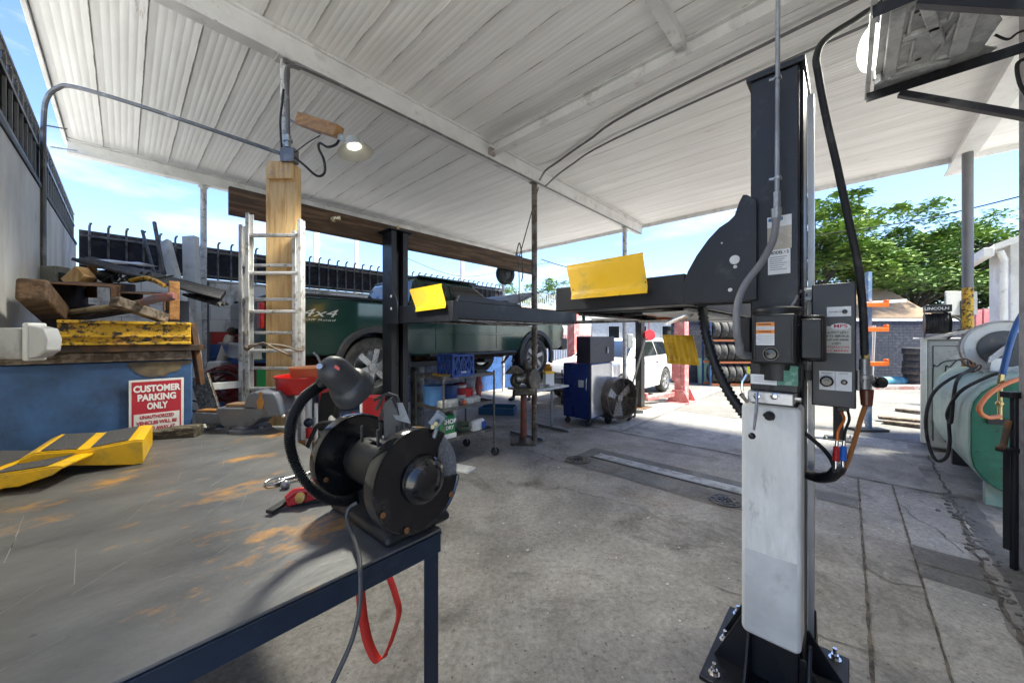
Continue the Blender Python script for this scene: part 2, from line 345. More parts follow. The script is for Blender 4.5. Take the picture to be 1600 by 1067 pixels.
# ------------------------------------------------------------------ canopy
roofm = mat('white_roof_sheet', (.90, .90, .89), .55, 0, c2=(.76, .75, .73), amt=.4, soft=.3, st=(1.4, .12, 1), scale=3.2, bump=.05, c3=(.45, .41, .36), amt3=.09, sc3=5, var=.1)
seamd = mat('roof_seam_shadow_gap', (.10, .095, .09), .9)
ZD = 4.03; ZB = 3.83
cp = thing('canopy', 'large white corrugated metal canopy on steel beams over the workshop', 'canopy', WA(0, 3.4, 0))
g = MB(AB); prof = []; a = -.49; k = 0
while a < 7.78:
    if k % 6 == 0: prof += [(a, ZD+.0), (a+.001, ZD+.02), (a+.006, ZD+.02), (a+.007, ZD)]
    else: prof += [(a, ZD), (a+.006, ZD+.0014), (a+.010, ZD+.0014), (a+.016, ZD)]
    a += .0508; k += 1
prof.append((7.8, ZD)); n_ = len(prof)
vs = [(p[0], b, p[1]) for b in (-3.2, 7.3) for p in prof]
g.add(vs, [(i, i+1, n_+i+1, n_+i) for i in range(n_-1)])
g.box(-.49, 7.8, -3.2, 7.3, ZD+.05, ZD+.09)
g.build('roof_deck', roofm, cp, sharp=20)
g = MB(AB)
for k in range(0, 13):
    a = -.49+k*.3048
    g.box(a-.0025, a+.0025, -3.19, 7.29, ZD-.006, ZD-.0005)
g.build('sheet_laps', mat('dirty_sheet_lap', (.66, .65, .63), .7, c2=(.25, .24, .22), amt=.36, st=(1, .35, 1), scale=5), cp)
def ibeam(g, x0, x1, yc, z0, z1, wd, t_=.012, axis='x'):
    def bx(a0, a1, b0, b1, c0, c1):
        if axis == 'x': g.box(a0, a1, b0, b1, c0, c1)
        else: g.box(b0, b1, a0, a1, c0, c1)
    bx(x0, x1, yc-wd/2, yc+wd/2, z0, z0+t_); bx(x0, x1, yc-wd/2, yc+wd/2, z1-t_, z1); bx(x0, x1, yc-t_/2, yc+t_/2, z0+t_, z1-t_)
g = MB(AB); g.box(-.49, 7.8, 3.34, 3.46, ZB, ZB+.19); g.box(-.49, 7.8, 3.31, 3.49, ZB+.175, ZB+.197); g.build('main_beam', beamw, cp, .004)
g = MB(AB); ibeam(g, -.49, 7.8, 7.15, ZB+.02, ZD-.003, .12); g.build('eave_beam', beamw, cp, .003)
g = MB(AB); ibeam(g, -3.2, 3.31, 3.22, ZB+.06, ZD-.003, .10, axis='y'); g.build('cross_beam', beamw, cp, .003)
g = MB(AB); g.box(-.49, 3.16, .98, 1.06, ZD-.1, ZD-.004); g.build('purlin', beamw, cp, .003)
g = MB(AB); g.box(3.29, 8.05, -1.14, -1.03, ZD-.16, ZD-.004); g.box(3.29, 8.05, -1.18, -.99, ZD-.175, ZD-.16); g.build('side_beam', beamw, cp, .003)
g = MB(AB); g.box(7.8, 7.83, -3.2, 7.3, ZD-.07, ZD+.1); g.build('front_fascia', beamw, cp, .003)
g = MB(AB); g.box(-.52, -.49, -3.2, 7.3, ZD-.03, ZD+.1); g.build('rear_fascia', beamw, cp, .003)
pipew = mat('scuffed_white_pipe', (.55, .55, .54), .5, .1, c2=(.2, .19, .18), amt=.3, scale=8)
for (a, b, m_, r) in ((aofpx(445, 3.4), 3.4, pipew, .033), (aofpx(835, 3.4), 3.4, mat('bare_grimy_pipe', (.2, .18, .15), .5, .5, c2=(.09, .06, .04), amt=.4), .042), (aofpx(976, 3.4), 3.4, pipew, .045), (aofpx(318, 7.15), 7.15, pipew, .04), (7.3, 7.15, pipew, .04)):
    g = MB(AB); g.cyl((a, b, 0), (a, b, ZB+.02), r); g.box(a-.08, a+.08, b-.08, b+.08, 0, .012); g.box(a-.06, a+.06, b-.055, b+.055, ZB-.012, ZB-.001); g.build('post', m_, cp)
a_, b_ = 7.2, bofpx(1512, 7.2)
g = MB(AB); g.cyl((a_, b_, 0), (a_, b_, zpy(450, a_, b_)), .05, mi=0); g.cyl((a_, b_, zpy(450, a_, b_)), (a_, b_, ZD-.176), .049, mi=1); g.build('post', [chip, mat('grey_pipe', (.16, .16, .17), .5, .4)], cp, label='steel post painted yellow on its lower half')
# conduits on the ceiling
def pipe_thing(name, lab, cat, pts, r, m_, smooth=0, n=8, group=None, clips=None):
    pts = curve(pts, smooth) if smooth else pts
    g = MB(); g.tube(pts, r, n)
    return tag(g.build(name, m_), lab, cat, group)
dcon = mat('grey_conduit', (.16, .16, .165), .45, .5, c2=(.3, .3, .3), amt=.2)
pipe_thing('conduit', 'grey electrical conduit arching from the left wall box up to the wooden post', 'conduit', curve([P(68, 425, 2.85), P(68, 300, 2.85), P(68, 195, 2.85), P(73, 155, 2.85), P(90, 138, 2.86), P(115, 136, 2.87), P(200, 160, 2.89), P(330, 203, 2.93), P(438, 240, 2.97)], 6), .016, dcon)
pipe_thing('conduit', 'thin dark conduit running along the underside of the main canopy beam', 'conduit', curve([WA(aofpx(452, 3.36), 3.40, 3.15), WA(aofpx(452, 3.36), 3.38, 3.72), WA(aofpx(456, 3.36)+.03, 3.36, 3.80), WA(2.0, 3.33, 3.81), WA(4.0, 3.325, 3.80), WA(6.0, 3.33, 3.80), WA(7.7, 3.33, 3.81)], 8), .012, dcon)
pipe_thing('conduit', 'upper of two dark conduits crossing the ribbed ceiling towards the near column', 'conduit', curve([WA(4.12, 3.3, 3.83), WA(4.14, 3.2, 3.95), WA(4.14, 3.0, 4.0), WA(3.95, 2.4, 4.0), WA(3.72, 1.4, 4.0), WA(3.5, -2.4, 4.0)], 6), .014, dcon)
pipe_thing('conduit', 'lower of two dark conduits crossing the ribbed ceiling', 'conduit', curve([WA(4.25, 3.3, 3.78), WA(4.3, 2.9, 3.97), WA(4.1, 1.8, 4.0), WA(3.85, -2.4, 4.0)], 6), .012, dcon)
g = MB(AB); a = aofpx(768, 3.33); g.box(a-.05, a+.05, 3.3, 3.339, 3.86, 3.95); g.cyl((a, 3.298, 3.905), (a, 3.29, 3.905), .02); tag(g.build('outlet_box', mat('pinkish_box', (.33, .28, .27), .6), bevel=.004), 'small rusty outlet box fixed on the side of the main beam', 'outlet box')
# ------------------------------------------------------------------ left wall, back wall, fences
wallm = mat('grimy_white_wall', (.86, .855, .83), .85, 0, c2=(.56, .54, .5), amt=.3, soft=.25, c3=(.13, .12, .11), amt3=.13, sc3=3.5, st=(1, 1, .45), scale=1.2, bump=.3, bs=25)
blockm = mat('painted_block_wall', (.76, .76, .74), .8, 0, c2=(.34, .32, .28), amt=.22, st=(1, 1, .5), scale=2, bump=.2, bs=30)
w_ = thing('concrete_wall', 'tall grimy white concrete wall along the left side below the black fence', 'wall', WA(-.6, 4, 0))
g = MB(AB); g.prism([(.8, 0), (7.7, 0), (7.7, 2.80), (.8, 2.60)], ((-.45, 0, 0), (0, 1, 0), (0, 0, 1)), -.3); g.build('wall_body', wallm, w_)
g = MB(AB); g.prism([(.8, 2.603), (7.7, 2.803), (7.7, 2.84), (.8, 2.64)], ((-.44, 0, 0), (0, 1, 0), (0, 0, 1)), -.32); g.build('coping', mat('dark_coping', (.1, .1, .1), .7), w_, .004)
w_ = thing('block_wall', 'white painted block wall with red and blue bands behind the lifted truck', 'wall', WA(5, 7.8, 0))
g = MB(AB)
for r_ in range(12):
    z0 = r_*.205; off = .2*(r_ % 2)
    for i in range(36):
        a = -.43+i*.4-off; a0 = max(-.43, a+.004); a1 = min(13, a+.396)
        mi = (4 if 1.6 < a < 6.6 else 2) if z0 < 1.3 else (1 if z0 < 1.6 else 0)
        if a1-a0 > .02: g.box(a0, a1, 7.7, 7.86, z0+.003, z0+.202, mi)
g.box(-.43, 13, 7.708, 7.85, 0, 2.45, 3)
g.build('block_courses', [blockm, mat('red_band_paint', (.42, .035, .03), .6, c2=(.25, .05, .04), amt=.2), mat('blue_band_paint', (.03, .09, .26), .6, c2=(.03, .06, .2), amt=.2), mat('mortar', (.34, .33, .31), .9), mat('dark_grey_lower_wall', (.13, .14, .17), .8, c2=(.05, .06, .08), amt=.4)], w_)  # lower courses behind the truck are dark grey instead of blue
g = MB(AB); g.box(-.45, 13, 7.68, 7.88, 2.46, 2.50); g.build('coping', mat('stained_white_coping', (.6, .58, .54), .7, c2=(.2, .15, .1), amt=.25, scale=6), w_, .004)
fenm = mat('black_fence_paint', (.012, .012, .014), .45, .2)
picm = mat('weathered_fence_bar', (.13, .13, .135), .42, .5, c2=(.03, .03, .03), amt=.3)
screen = mat('black_privacy_cloth', (.012, .012, .02), .85, 0, c2=(.03, .03, .04), amt=.3, bump=.4, bs=70)
def fence(name, lab, pts, z0, z1, inward, n, curl=.1):
    p0, p1 = Vector(pts[0]), Vector(pts[1]); t = thing(name, lab, 'fence', AB @ Vector((p0.x, p0.y, z0))); d = (p1-p0).normalized(); iv = Vector(inward)
    for zz in (z0+.06, z1-.16):
        g = MB(AB); g.bar((p0.x, p0.y, zz), (p1.x, p1.y, zz), .035, .03); g.build('rail', picm, t, .003)
    if curl < .05: g = MB(AB); g.bar((p0.x, p0.y, z1-.01), (p1.x, p1.y, z1-.01), .03, .025); g.build('rail', picm, t, .003)
    g = MB(AB); o_ = iv*-.035
    g.bar((p0.x+o_.x, p0.y+o_.y, (z0+z1)/2-.03), (p1.x+o_.x, p1.y+o_.y, (z0+z1)/2-.03), .006, z1-z0-.1); g.build('privacy_screen', screen, t)
    first = None
    for i in range(n):
        q = p0+(p1-p0)*((i+.5)/n)
        if first is None:
            g = MB(AB); pp = [(q.x, q.y, z0), (q.x, q.y, z1-.05)]
            for k_ in range(1, 6):
                a = k_/5*R(110); pp.append((q.x+iv.x*curl*.5*(1-math.cos(a)), q.y+iv.y*curl*.5*(1-math.cos(a)), z1-.05+curl*.55*math.sin(a)))
            g.tube(pp, .015, 6); first = g.build('picket', picm, t); q0 = q
        else:
            c = first.copy(); COL.objects.link(c); c.parent = t; c.location = (q.x-q0.x, q.y-q0.y, 0)
    return t
fence('fence', 'black curl-topped steel fence with dark cloth along the top of the long back wall', ((-.42, 7.74), (8.0, 7.74)), 2.50, 3.12, (.25, -.97), 48)
fence('fence', 'black steel fence standing on the left concrete wall against the sky', ((-.47, .9), (-.47, 7.6)), 2.70, 3.20, (1, 0), 40, .012)
# far open picket fence, white painted bars in front of the blue wall beyond the truck
t = thing('gate', 'tall gate of pale vertical bars beyond the front of the green truck', 'gate', WA(9.8, 7.4, 0))
for zz in (.15, 1.15, 2.3):
    g = MB(AB); g.box(8.1, 12.6, 7.42, 7.45, zz, zz+.04); g.build('rail', picm, t)
b0 = None
for i in range(44):
    a = 8.15+i*.1
    if b0 is None: g = MB(AB); g.box(a, a+.022, 7.39, 7.415, .08, 3.0); b0 = g.build('bar', mat('pale_bar', (.5, .5, .48), .5), t); a_0 = a
    else: c = b0.copy(); COL.objects.link(c); c.parent = t; c.location = (a-a_0, 0, 0)

# ------------------------------------------------------------------ two post lift
def lift_column(t, a0, a1, b0, b1, z1, base=True, open_side=0):
    g = MB(AB); th = .012
    if open_side == 0: g.box(a0, a1, b0, b1, .02, z1)
    else:                                             # channel open towards the bay
        g.box(a0, a0+th, b0, b1, .02, z1); g.box(a1-th, a1, b0, b1, .02, z1); g.box(a0+th, a1-th, b1-th, b1, .02, z1)
        g.box(a0+th, a0+.06, b0, b0+th, .02, z1); g.box(a1-.06, a1-th, b0, b0+th, .02, z1)
    return g
lt = thing('vehicle_lift', 'black two post vehicle lift with raised platforms and yellow stop plates', 'lift', WA(2.07, 2.0, 0))
CA0, CA1, CB0, CB1 = 1.95, 2.20, .155, .330
g = lift_column(lt, CA0, CA1, CB0, CB1, 2.71); g.box(CA1, CA1+.03, CB0+.02, CB1, .02, 2.69); g.box(CA0+.03, CA1-.02, CB0-.012, CB0, .02, 2.70)
c1 = g.build('column', black, lt, .006, label='near lift column carrying the tank and the control box')
g = MB(AB); g.box(CA1-.02, CA1+.04, CB0-.035, CB0-.013, 0.02, 2.68); g.build('cable_channel', mat('bright_galvanised_strip', (.55, .55, .54), .4, .4), c1)
g = MB(AB); g.box(CA0-.012, CA1+.04, CB0-.02, CB1+.015, 2.71, 2.735); g.build('column_cap', black, c1, .003)
g = MB(AB); g.box(1.78, 2.36, .0, .50, 0, .02); g.build('base_plate', black, c1, .004)
for bb in (CB1+.006, CB0-.03):
    g = MB(AB); g.prism([(-.17, .02), (.0, .02), (0, .27), (-.03, .27)], ((CA0, bb, 0), (1, 0, 0), (0, 0, 1)), .012); g.build('base_gusset', black, c1, .003)
    g = MB(AB); g.prism([(0, .02), (.15, .02), (.02, .27), (0, .27)], ((CA1, bb, 0), (1, 0, 0), (0, 0, 1)), .012); g.build('base_gusset', black, c1, .003)
for (aa, s_) in ((CA0+.01, 1), (CA1-.03, 1)):
    g = MB(AB); g.prism([(CB1, .02), (CB1+.15, .02), (CB1+.02, .3), (CB1, .3)], ((aa, 0, 0), (0, 1, 0), (0, 0, 1)), -.012); g.build('base_gusset', black, c1, .003); g = MB(AB); g.prism([(CB0, .02), (CB0-.14, .02), (CB0-.02, .19), (CB0, .19)], ((aa, 0, 0), (0, 1, 0), (0, 0, 1)), -.012); g.build('base_gusset', black, c1, .003)
for (aa, bb) in ((1.83, .45), (1.83, .05), (2.31, .45), (2.31, .05), (1.83, .33), (2.07, .46)):
    g = MB(AB); g.lathe([(.024, .02), (.024, .025), (.001, .0255)], (aa, bb, 0), (0, 0, 1), 20); g.lathe([(.016, .025), (.016, .042), (.001, .043)], (aa, bb, 0), (0, 0, 1), 6); g.cyl((aa, bb, .04), (aa, bb, .07), .008); g.build('anchor_bolt', chrome, c1)
# carriage plate with its curved outline and the cross member
gp = [(.30, 1.715), (.30, 2.16)]
for (px, py) in ((1168, 306), (1162, 306), (1156, 318), (1149, 338), (1140, 347), (1125, 357), (1108, 375), (1090, 400), (1076, 425), (1070, 445)):
    b = bofpx(px, 1.93); gp.append((b, zpy(py, 1.93, b)))
gp += [(bofpx(1070, 1.93), 1.715)]
g = MB(AB); g.prism(gp, ((1.93, 0, 0), (0, 1, 0), (0, 0, 1)), -.018); carr = g.build('carriage', black, lt, .003)
g = MB(AB); g.prism([(b if b > .31 else .335, z) for b, z in gp], ((2.10, 0, 0), (0, 1, 0), (0, 0, 1)), -.018)
for i in range(2, len(gp)-2):
    g.bar((2.006, gp[i][0], gp[i][1]-.006), (2.006, gp[i+1][0], gp[i+1][1]-.006), .15, .01)
g.build('carriage_rear_plate', black, carr)
for (px, py, r) in ((1148, 406, .021), (1149, 417, .008), (1141, 453, .009), (1128, 380, .004)):
    b = bofpx(px, 1.912); z = zpy(py, 1.912, b); g = MB(AB); g.lathe([(r, 0), (r*.95, .004), (.001, .006)], (1.9115, b, z), (-1, 0, 0), 24); g.build('rivet', mat('pale_plug', (.62, .62, .62), .4), carr)
bl, br = bofpx(1071, 1.93), bofpx(869, 1.93)
g = MB(AB); g.box(1.925, 2.12, bl, br, 1.718, 1.872); g.build('cross_member', black, lt, .006)
holeb = bofpx(988, 1.92); g = MB(AB); g.lathe([(.011, 0), (.001, .0005)], (1.9235, holeb, 1.745), (-1, 0, 0), 20); g.build('hole_plug', blackm, lt)
# platform decks
silv = mat('zinc_underside', (.42, .41, .39), .35, .8, c2=(.15, .14, .13), amt=.35, scale=5)
def platform(b0, b1, a0, a1, z0=1.718, z1=1.872, side=True):
    g = MB(AB); g.box(a0, a1, b1-.03, b1, z0, z1); g.box(a0, a1, b0, b0+.03, z0, z1); p = g.build('platform_side', black, lt, .004)
    g = MB(AB); g.box(a0, a1, b0+.031, b1-.031, z1-.03, z1-.002)
    for i in range(4): a = a0+.25+i*(a1-a0)/4; g.box(a, a+.06, b0+.031, b1-.031, z0+.01, z1-.031)
    g.build('platform_deck', mat('dark_deck_steel', (.05, .05, .052), .5, .5), lt, .003)
    g = MB(AB)
    for bb in (b0+.05, b1-.07): g.box(a0+.03, a1, bb, bb+.035, z0-.018, z0-.002)
    g.bar((a0+.1, b0+.06, z0-.012), (a1-.1, b1-.06, z0-.012), .03, .02); g.build('platform_rail', silv, lt, .002)
platform(.60, 1.41, 2.121, 3.9); platform(2.55, 3.36, 2.00, 3.95)
# hump on the far platform side, end bracket, roller arm
g = MB(AB); g.prism([(2.02, 1.873), (2.9, 1.873), (2.86, 1.90), (2.3, 1.93), (2.05, 1.93)], ((0, 2.585, 0), (1, 0, 0), (0, 0, 1)), .03); g.build('side_rail', black, lt, .003)
g = MB(AB); g.box(1.95, 2.02, 2.53, 3.45, 1.69, 1.872); g.build('cross_member', black, lt, .005)
g = MB(AB); g.prism([(3.40, 1.69), (3.62, 1.69), (3.62, 2.25), (3.58, 2.25), (3.50, 2.05), (3.40, 1.93)], ((1.93, 0, 0), (0, 1, 0), (0, 0, 1)), -.018); carr2 = g.build('carriage', black, lt, .003)
for (b, z) in ((3.52, 1.98), (3.52, 1.85)): g = MB(AB); g.lathe([(.016, 0), (.001, .005)], (1.911, b, z), (-1, 0, 0), 20); g.build('rivet', MC['pale_plug'], carr2)
g = MB(AB); g.cyl((2.2, 1.43, 1.79), (3.8, 1.43, 1.79), .012); g.cyl((3.9, .6, 1.74), (3.9, 3.3, 1.74), .02); g.box(3.86, 3.94, 1.42, 1.62, 1.72, 1.85); g.build('link_rod', silv, lt)
g = MB(AB); g.box(2.5, 2.75, 1.5, 1.62, 1.735, 1.785); g.box(3.0, 3.5, 1.05, 1.25, 1.73, 1.80); g.build('lock_block', orange, lt, .006)
g = MB(AB); g.cyl((2.3, .7, 1.70), (3.6, 1.3, 1.70), .03); g.cyl((3.2, .62, 1.70), (3.2, 1.4, 1.70), .02); g.build('hydraulic_ram', chrome, lt)
g = MB(AB); g.box(2.15, 3.85, .66, .92, 1.69, 1.70); g.build('underside_tray', white, lt, .002)
for (a, b, h) in ((3.95, 1.2, .35), (3.95, 2.45, .42)): g = MB(AB); g.box(a-.015, a+.015, b-.015, b+.015, 1.74, 1.74+h); g.build('guard_post', black, lt)
g = MB(AB); g.tube(curve([(3.95, 1.35, 1.85), (3.95, 1.34, 2.05), (3.95, 1.15, 2.1), (3.95, .9, 2.1), (3.95, .75, 2.08), (3.95, .72, 1.85)], 5), .008, 6); g.build('cable_guard', dgrey, lt)
# yellow stop plates
def stop(pts, th, m_, lip=.05, holes=False, nm='stop_plate'):
    # pts: four world corners tl, tr, br, bl
    tl, tr, br_, bl_ = (Vector(p) for p in pts); nrm = (tr-tl).cross(bl_-tl).normalized()*-th
    g = MB(); k = 10; vs = []
    def shape(u, v): 
        e = nrm*(0); q = (tl*(1-u)+tr*u)*(1-v)+(bl_*(1-u)+br_*u)*v
        fold = 0 if v < .82 else (v-.82)/.18*.022
        if holes: fold += .006*math.sin(u*math.pi*6)
        top = 0 if v > .05 else .01
        return q-nrm.normalized()*(fold*-1+top)
    n1, n2 = (24, 12)
    for i in range(n2+1):
        for j in range(n1+1): vs.append(shape(j/n1, i/n2))
    N_ = len(vs); vs += [v+nrm for v in vs]; fs = []
    for i in range(n2):
        for j in range(n1):
            q = i*(n1+1)+j
            fs += [(q, q+1, q+n1+2, q+n1+1), (N_+q, N_+q+n1+1, N_+q+n1+2, N_+q+1)]
    for j in range(n1): fs += [(j, N_+j, N_+j+1, j+1), (n2*(n1+1)+j, n2*(n1+1)+j+1, N_+n2*(n1+1)+j+1, N_+n2*(n1+1)+j)]
    for i in range(n2): q = i*(n1+1); fs += [(q, q+n1+1, N_+q+n1+1, N_+q), (q+n1, N_+q+n1, N_+q+2*n1+1, q+2*n1+1)]
    g.add(vs, fs); p = g.build(nm, m_, lt, sharp=50)
    if holes:
        hm = MB()
        for c_ in (.09, .17, .42, .5, .58, .76, .83):
            for i in range(9):
                q = shape(c_, .1+i*.085); u_ = (tr-tl).normalized(); hm.lathe([(.008, 0), (.006, .003), (.001, .0005)], q, nrm.normalized()*-1, 8)
        hm.build('perforations', chip, p)
    return p
def pab(px, py, a): b = bofpx(px, a); return WA(a, b, zpy(py, a, b))
s1 = stop([pab(885, 415, 1.90), pab(1004, 394, 1.90), pab(1014, 459, 1.885), pab(896, 469, 1.885)], .006, yellow)
s1['label'] = 'larger yellow plate on the near cross member'
for (px, py) in ((896, 453), (1009, 441)): b = bofpx(px, 1.88); g = MB(AB); g.lathe([(.004, 0), (.001, .001)], (1.876, b, zpy(py, 1.88, b)), (-1, 0, 0), 12); g.build('plate_hole', inkk, s1)
s2 = stop([pab(640, 452, 1.97), pab(689, 443, 1.97), pab(699, 482, 1.93), pab(653, 488, 1.93)], .006, yellow)
s2['label'] = 'smaller yellow plate at the end of the far platform'
s3 = stop([pab(1035, 523, 3.92), pab(1083, 524, 3.92), pab(1094, 571, 3.90), pab(1044, 568, 3.90)], .01, yellowd, holes=True)
s3['label'] = 'perforated yellow ramp hanging below the near platform'
# far column
BA0, BA1, BB0, BB1 = 1.97, 2.17, 3.62, 3.82
g = lift_column(lt, BA0, BA1, BB0, BB1, 2.71, open_side=1); c2_ = g.build('column', black, lt, .004, label='far lift column with a small cap and a bolt on top')
g = MB(AB); g.box(BA0-.04, BA1+.04, BB0-.04, BB1+.04, 2.711, 2.726); g.build('column_cap', black, c2_, .002)
g = MB(AB); g.cyl((2.08, 3.68, 2.726), (2.08, 3.68, 2.79), .012); g.cyl((2.08, 3.68, 2.74), (2.08, 3.68, 2.755), .022, n=6); g.build('cap_bolt', mat('brass', (.5, .36, .15), .3, .9), c2_)
g = MB(AB); g.box(1.85, 2.3, 3.5, 3.95, 0, .02); g.build('base_plate', black, c2_, .004)
g = MB(AB); g.cyl((2.07, 3.7, .05), (2.07, 3.7, 2.5), .028); g.build('lift_screw', dgrey, c2_)
# tank on the near column
def rbox_lathe(g, b0, b1, z0, z1, a0, a1, r, mi=0):
    poly = []
    for (cb, cz, s0) in ((b1-r, z1-r, 0), (b0+r, z1-r, 90), (b0+r, z0+r, 180), (b1-r, z0+r, 270)):
        for k in range(6): an = R(s0+k*18); poly.append((cb+r*math.cos(an), cz+r*math.sin(an)))
    g.prism(poly, ((a0, 0, 0), (0, 1, 0), (0, 0, 1)), (a1-a0), mi)
tankm = mat('translucent_white_tank', (.78, .78, .75), .42, 0, c2=(.6, .59, .56), amt=.3, soft=.3, st=(1, 1, .3), scale=7, c3=(.42, .40, .37), amt3=.13, sc3=13, soft3=.12, bump=.05)
TB0, TB1 = bofpx(1252, 1.80), bofpx(1158, 1.80)
g = MB(AB); rbox_lathe(g, TB0, TB1, .30, 1.275, 1.80, 1.945, .025); tk = g.build('reservoir', tankm, lt, .014, seg=3)
g = MB(AB); g.box(1.7985, 1.80, TB0+.013, TB1-.013, .314, .66); g.build('fluid_level', mat('fluid_tint', (.66, .665, .66), .42, c2=(.56, .56, .55), amt=.3), tk)
cb = bofpx(1202, 1.79); cz = zpy(650, 1.79, cb)
g = MB(AB); g.lathe([(.001, .022), (.012, .022), (.017, .018), (.019, 0)], (1.80, cb, cz), (-1, 0, 0), 20); g.obox((1.776, cb, cz), (.012, .04, .012), (R(20), 0, 0)); g.build('filler_cap', rubber, tk, .002)
# power unit
mb0, mb1 = bofpx(1243, 1.74), bofpx(1174, 1.74); zt, zb = zpy(492, 1.74, mb1), zpy(567, 1.74, mb1)
g = MB(AB); g.box(1.74, 1.80, mb0, mb1, zb, zt); mo = g.build('motor_cover', blackm, lt, .008, seg=3)
mc = (mb0+mb1)/2; g = MB(AB); g.cyl((1.86, mc, zb-.07), (1.86, mc, zt+.015), .086, n=36)
for k in range(18): an = k*R(20); g.box(-.093, -.084, -.003, .003, zb+.0, zt-.01, 0, Matrix.Translation((1.86, mc, 0)) @ Matrix.Rotation(an, 4, 'Z'))
g.lathe([(.09, 0), (.088, .012), (.06, .02), (.001, .022)], (1.86, mc, zt+.015), (0, 0, 1), 36); g.build('motor_body', blackm, mo)
g = MB(AB); g.box(1.80, 1.90, mb1+.012, mb1+.055, zb+.02, zt-.005); g.build('relay_box', blackm, mo, .006)
g = MB(AB); g.box(1.80, 1.95, mb0-.075, mb0-.01, zb+.02, zt-.02); g.cyl((1.86, mb0-.045, zb+.01), (1.86, mb0-.045, zt-.005), .04); g.build('capacitor_housing', blackm, mo, .006)
for i, bb in enumerate((mb0+.009, mb1-.012)): g = MB(AB); g.box(1.733, 1.74, bb-.004, bb+.004, zb+.015, zt-.015); g.build('cover_rib', blackm, mo, .002)
bb = bofpx(1204, 1.735); zz = zpy(553, 1.735, bb)
g = MB(AB); g.lathe([(.026, 0), (.026, .004), (.023, .004), (.022, .001), (.018, .006), (.001, .007)], (1.739, bb, zz), (-1, 0, 0), 28); g.build('push_button', gloss, mo)
oran = mat('warning_orange', (.85, .27, .03), .5, var=.05, bump=0)
def label_plate(nm, a, px0, py0, px1, py1, m_, par, th=.0015):
    b0, b1 = bofpx(px1, a), bofpx(px0, a); bm_ = (b0+b1)/2; z1_, z0_ = zpy(py0, a, b1), zpy(py1, a, b1)
    g = MB(AB); g.box(a-th, a, b0, b1, z0_, z1_); return g.build(nm, m_, par), b0, b1, z0_, z1_
U = -(AB.to_3x3() @ Vector((0, 1, 0))); V = Vector((0, 0, 1))
def ltext(s_, size, a, b, z, m_, par, bold=.01, width=None, nm='lettering'):
    return text(s_, size, WA(a, b, z), U, V, m_, nm, par, .0003, bold, width)
def fakelines(par, a, b0, b1, z0, z1, words, size, m_=inkk):
    k = len(words)
    for i, s_ in enumerate(words): ltext(s_, size, a, (b0+b1)/2, z1-(i+.5)*(z1-z0)/k, m_, par, .01, (b1-b0)*.86 if len(s_) > 12 else None)
lb, b0, b1, z0, z1 = label_plate('warning_label', 1.739, 1178, 504, 1210, 539, paper, mo)
h_ = (z1-z0)
for k_, fz in enumerate((.92, .60)):
    g = MB(AB); g.box(1.7368, 1.7374, b0, b1, z0+h_*(fz-.09), z0+h_*(fz+.07)); g.build('orange_band', oran, lb)
    ltext('\u25B2 WARNING' if False else '! WARNING', .009, 1.7364, (b0+b1)/2, z0+h_*(fz-.01), inkk, lb, .03)
for k_, fz in enumerate((.78, .72, .42, .34, .26, .18, .10)): g = MB(AB); g.box(1.7370, 1.7374, b0+.004, b1-.004-.006*(k_ % 3), z0+h_*(fz-.006), z0+h_*(fz+.006)); g.build('print_line', dgrey, lb)
# valve block, tags, handle
vb0, vb1 = bofpx(1240, 1.76), bofpx(1168, 1.76); vz1, vz0 = zpy(610, 1.76, vb1), zpy(628, 1.76, vb1)
g = MB(AB); g.box(1.76, 1.92, vb0, vb1, vz0, vz1); vlv = g.build('valve_block', mat('cast_aluminium', (.5, .5, .5), .38, .7), lt, .004)
g = MB(AB)
for px in (1183, 1210): b = bofpx(px, 1.76); z = zpy(619, 1.76, b); g.lathe([(.014, 0), (.014, .006), (.010, .008), (.001, .008)], (1.76, b, z), (-1, 0, 0), 6)
b = vb0; g.cyl((1.80, b, (vz0+vz1)/2), (1.80, b-.02, (vz0+vz1)/2), .009, n=6); g.build('hex_plug', chrome, vlv)
g = MB(); g.tube([P(1183, 612, 1.42), P(1182, 640, 1.40), P(1178, 672, 1.38)], [.005, .006, .004], 8); hd = g.build('release_lever', chrome, vlv); g = MB(); g.ball(P(1175, 681, 1.38), .0125, 10); g.build('lever_knob', gloss, hd)
g = MB(AB); g.box(1.79, 1.95, vb0-.012, vb1-.005, vz1+.001, zb-.001); g.cyl((1.87, mc, vz1), (1.87, mc, zb), .082, n=30); g.build('pump_body', blackm, lt, .004)
g = MB(AB); g.box(1.79, 1.93, vb0-.01, vb1-.01, 1.275, vz0-.002); g.build('mount_bracket', blackm, lt, .003)
g = MB(); g.tube(curve([P(1162, 620, 1.5), P(1159, 600, 1.5), P(1166, 585, 1.5)], 4), .005, 6); g.bar(P(1157, 616, 1.48), P(1168, 628, 1.48), .01, .012); g.build('safety_catch', chrome, vlv)
lb, b0, b1, z0, z1 = label_plate('white_tag', 1.783, 1173, 584, 1214, 599, paper, lt)
for q in (.3, .5, .7): g = MB(AB); g.box(1.7810, 1.7815, b0+.004, b1-.01, z0+(z1-z0)*q, z0+(z1-z0)*q+.001); g.build('print_line', dgrey, lb)
g = MB(AB); b_ = bofpx(1170, 1.783); g.box(1.7815, 1.783, b_-.004, b_+.006, z1, z1+.03); g.build('yellow_tag', mat('yellow_sticker', (.8, .75, .02), .5), lt)
grn = mat('green_tape', (.09, .26, .17), .6, c2=(.25, .42, .33), amt=.3, scale=30)
lb, b0, b1, z0, z1 = label_plate('green_tag', 1.781, 1215, 578, 1247, 601, grn, lt); g = MB(AB); g.obox((1.779, b0+.012, z1+.008), (.002, .025, .02), (R(12), 0, 0)); g.build('tape_end', grn, lb)
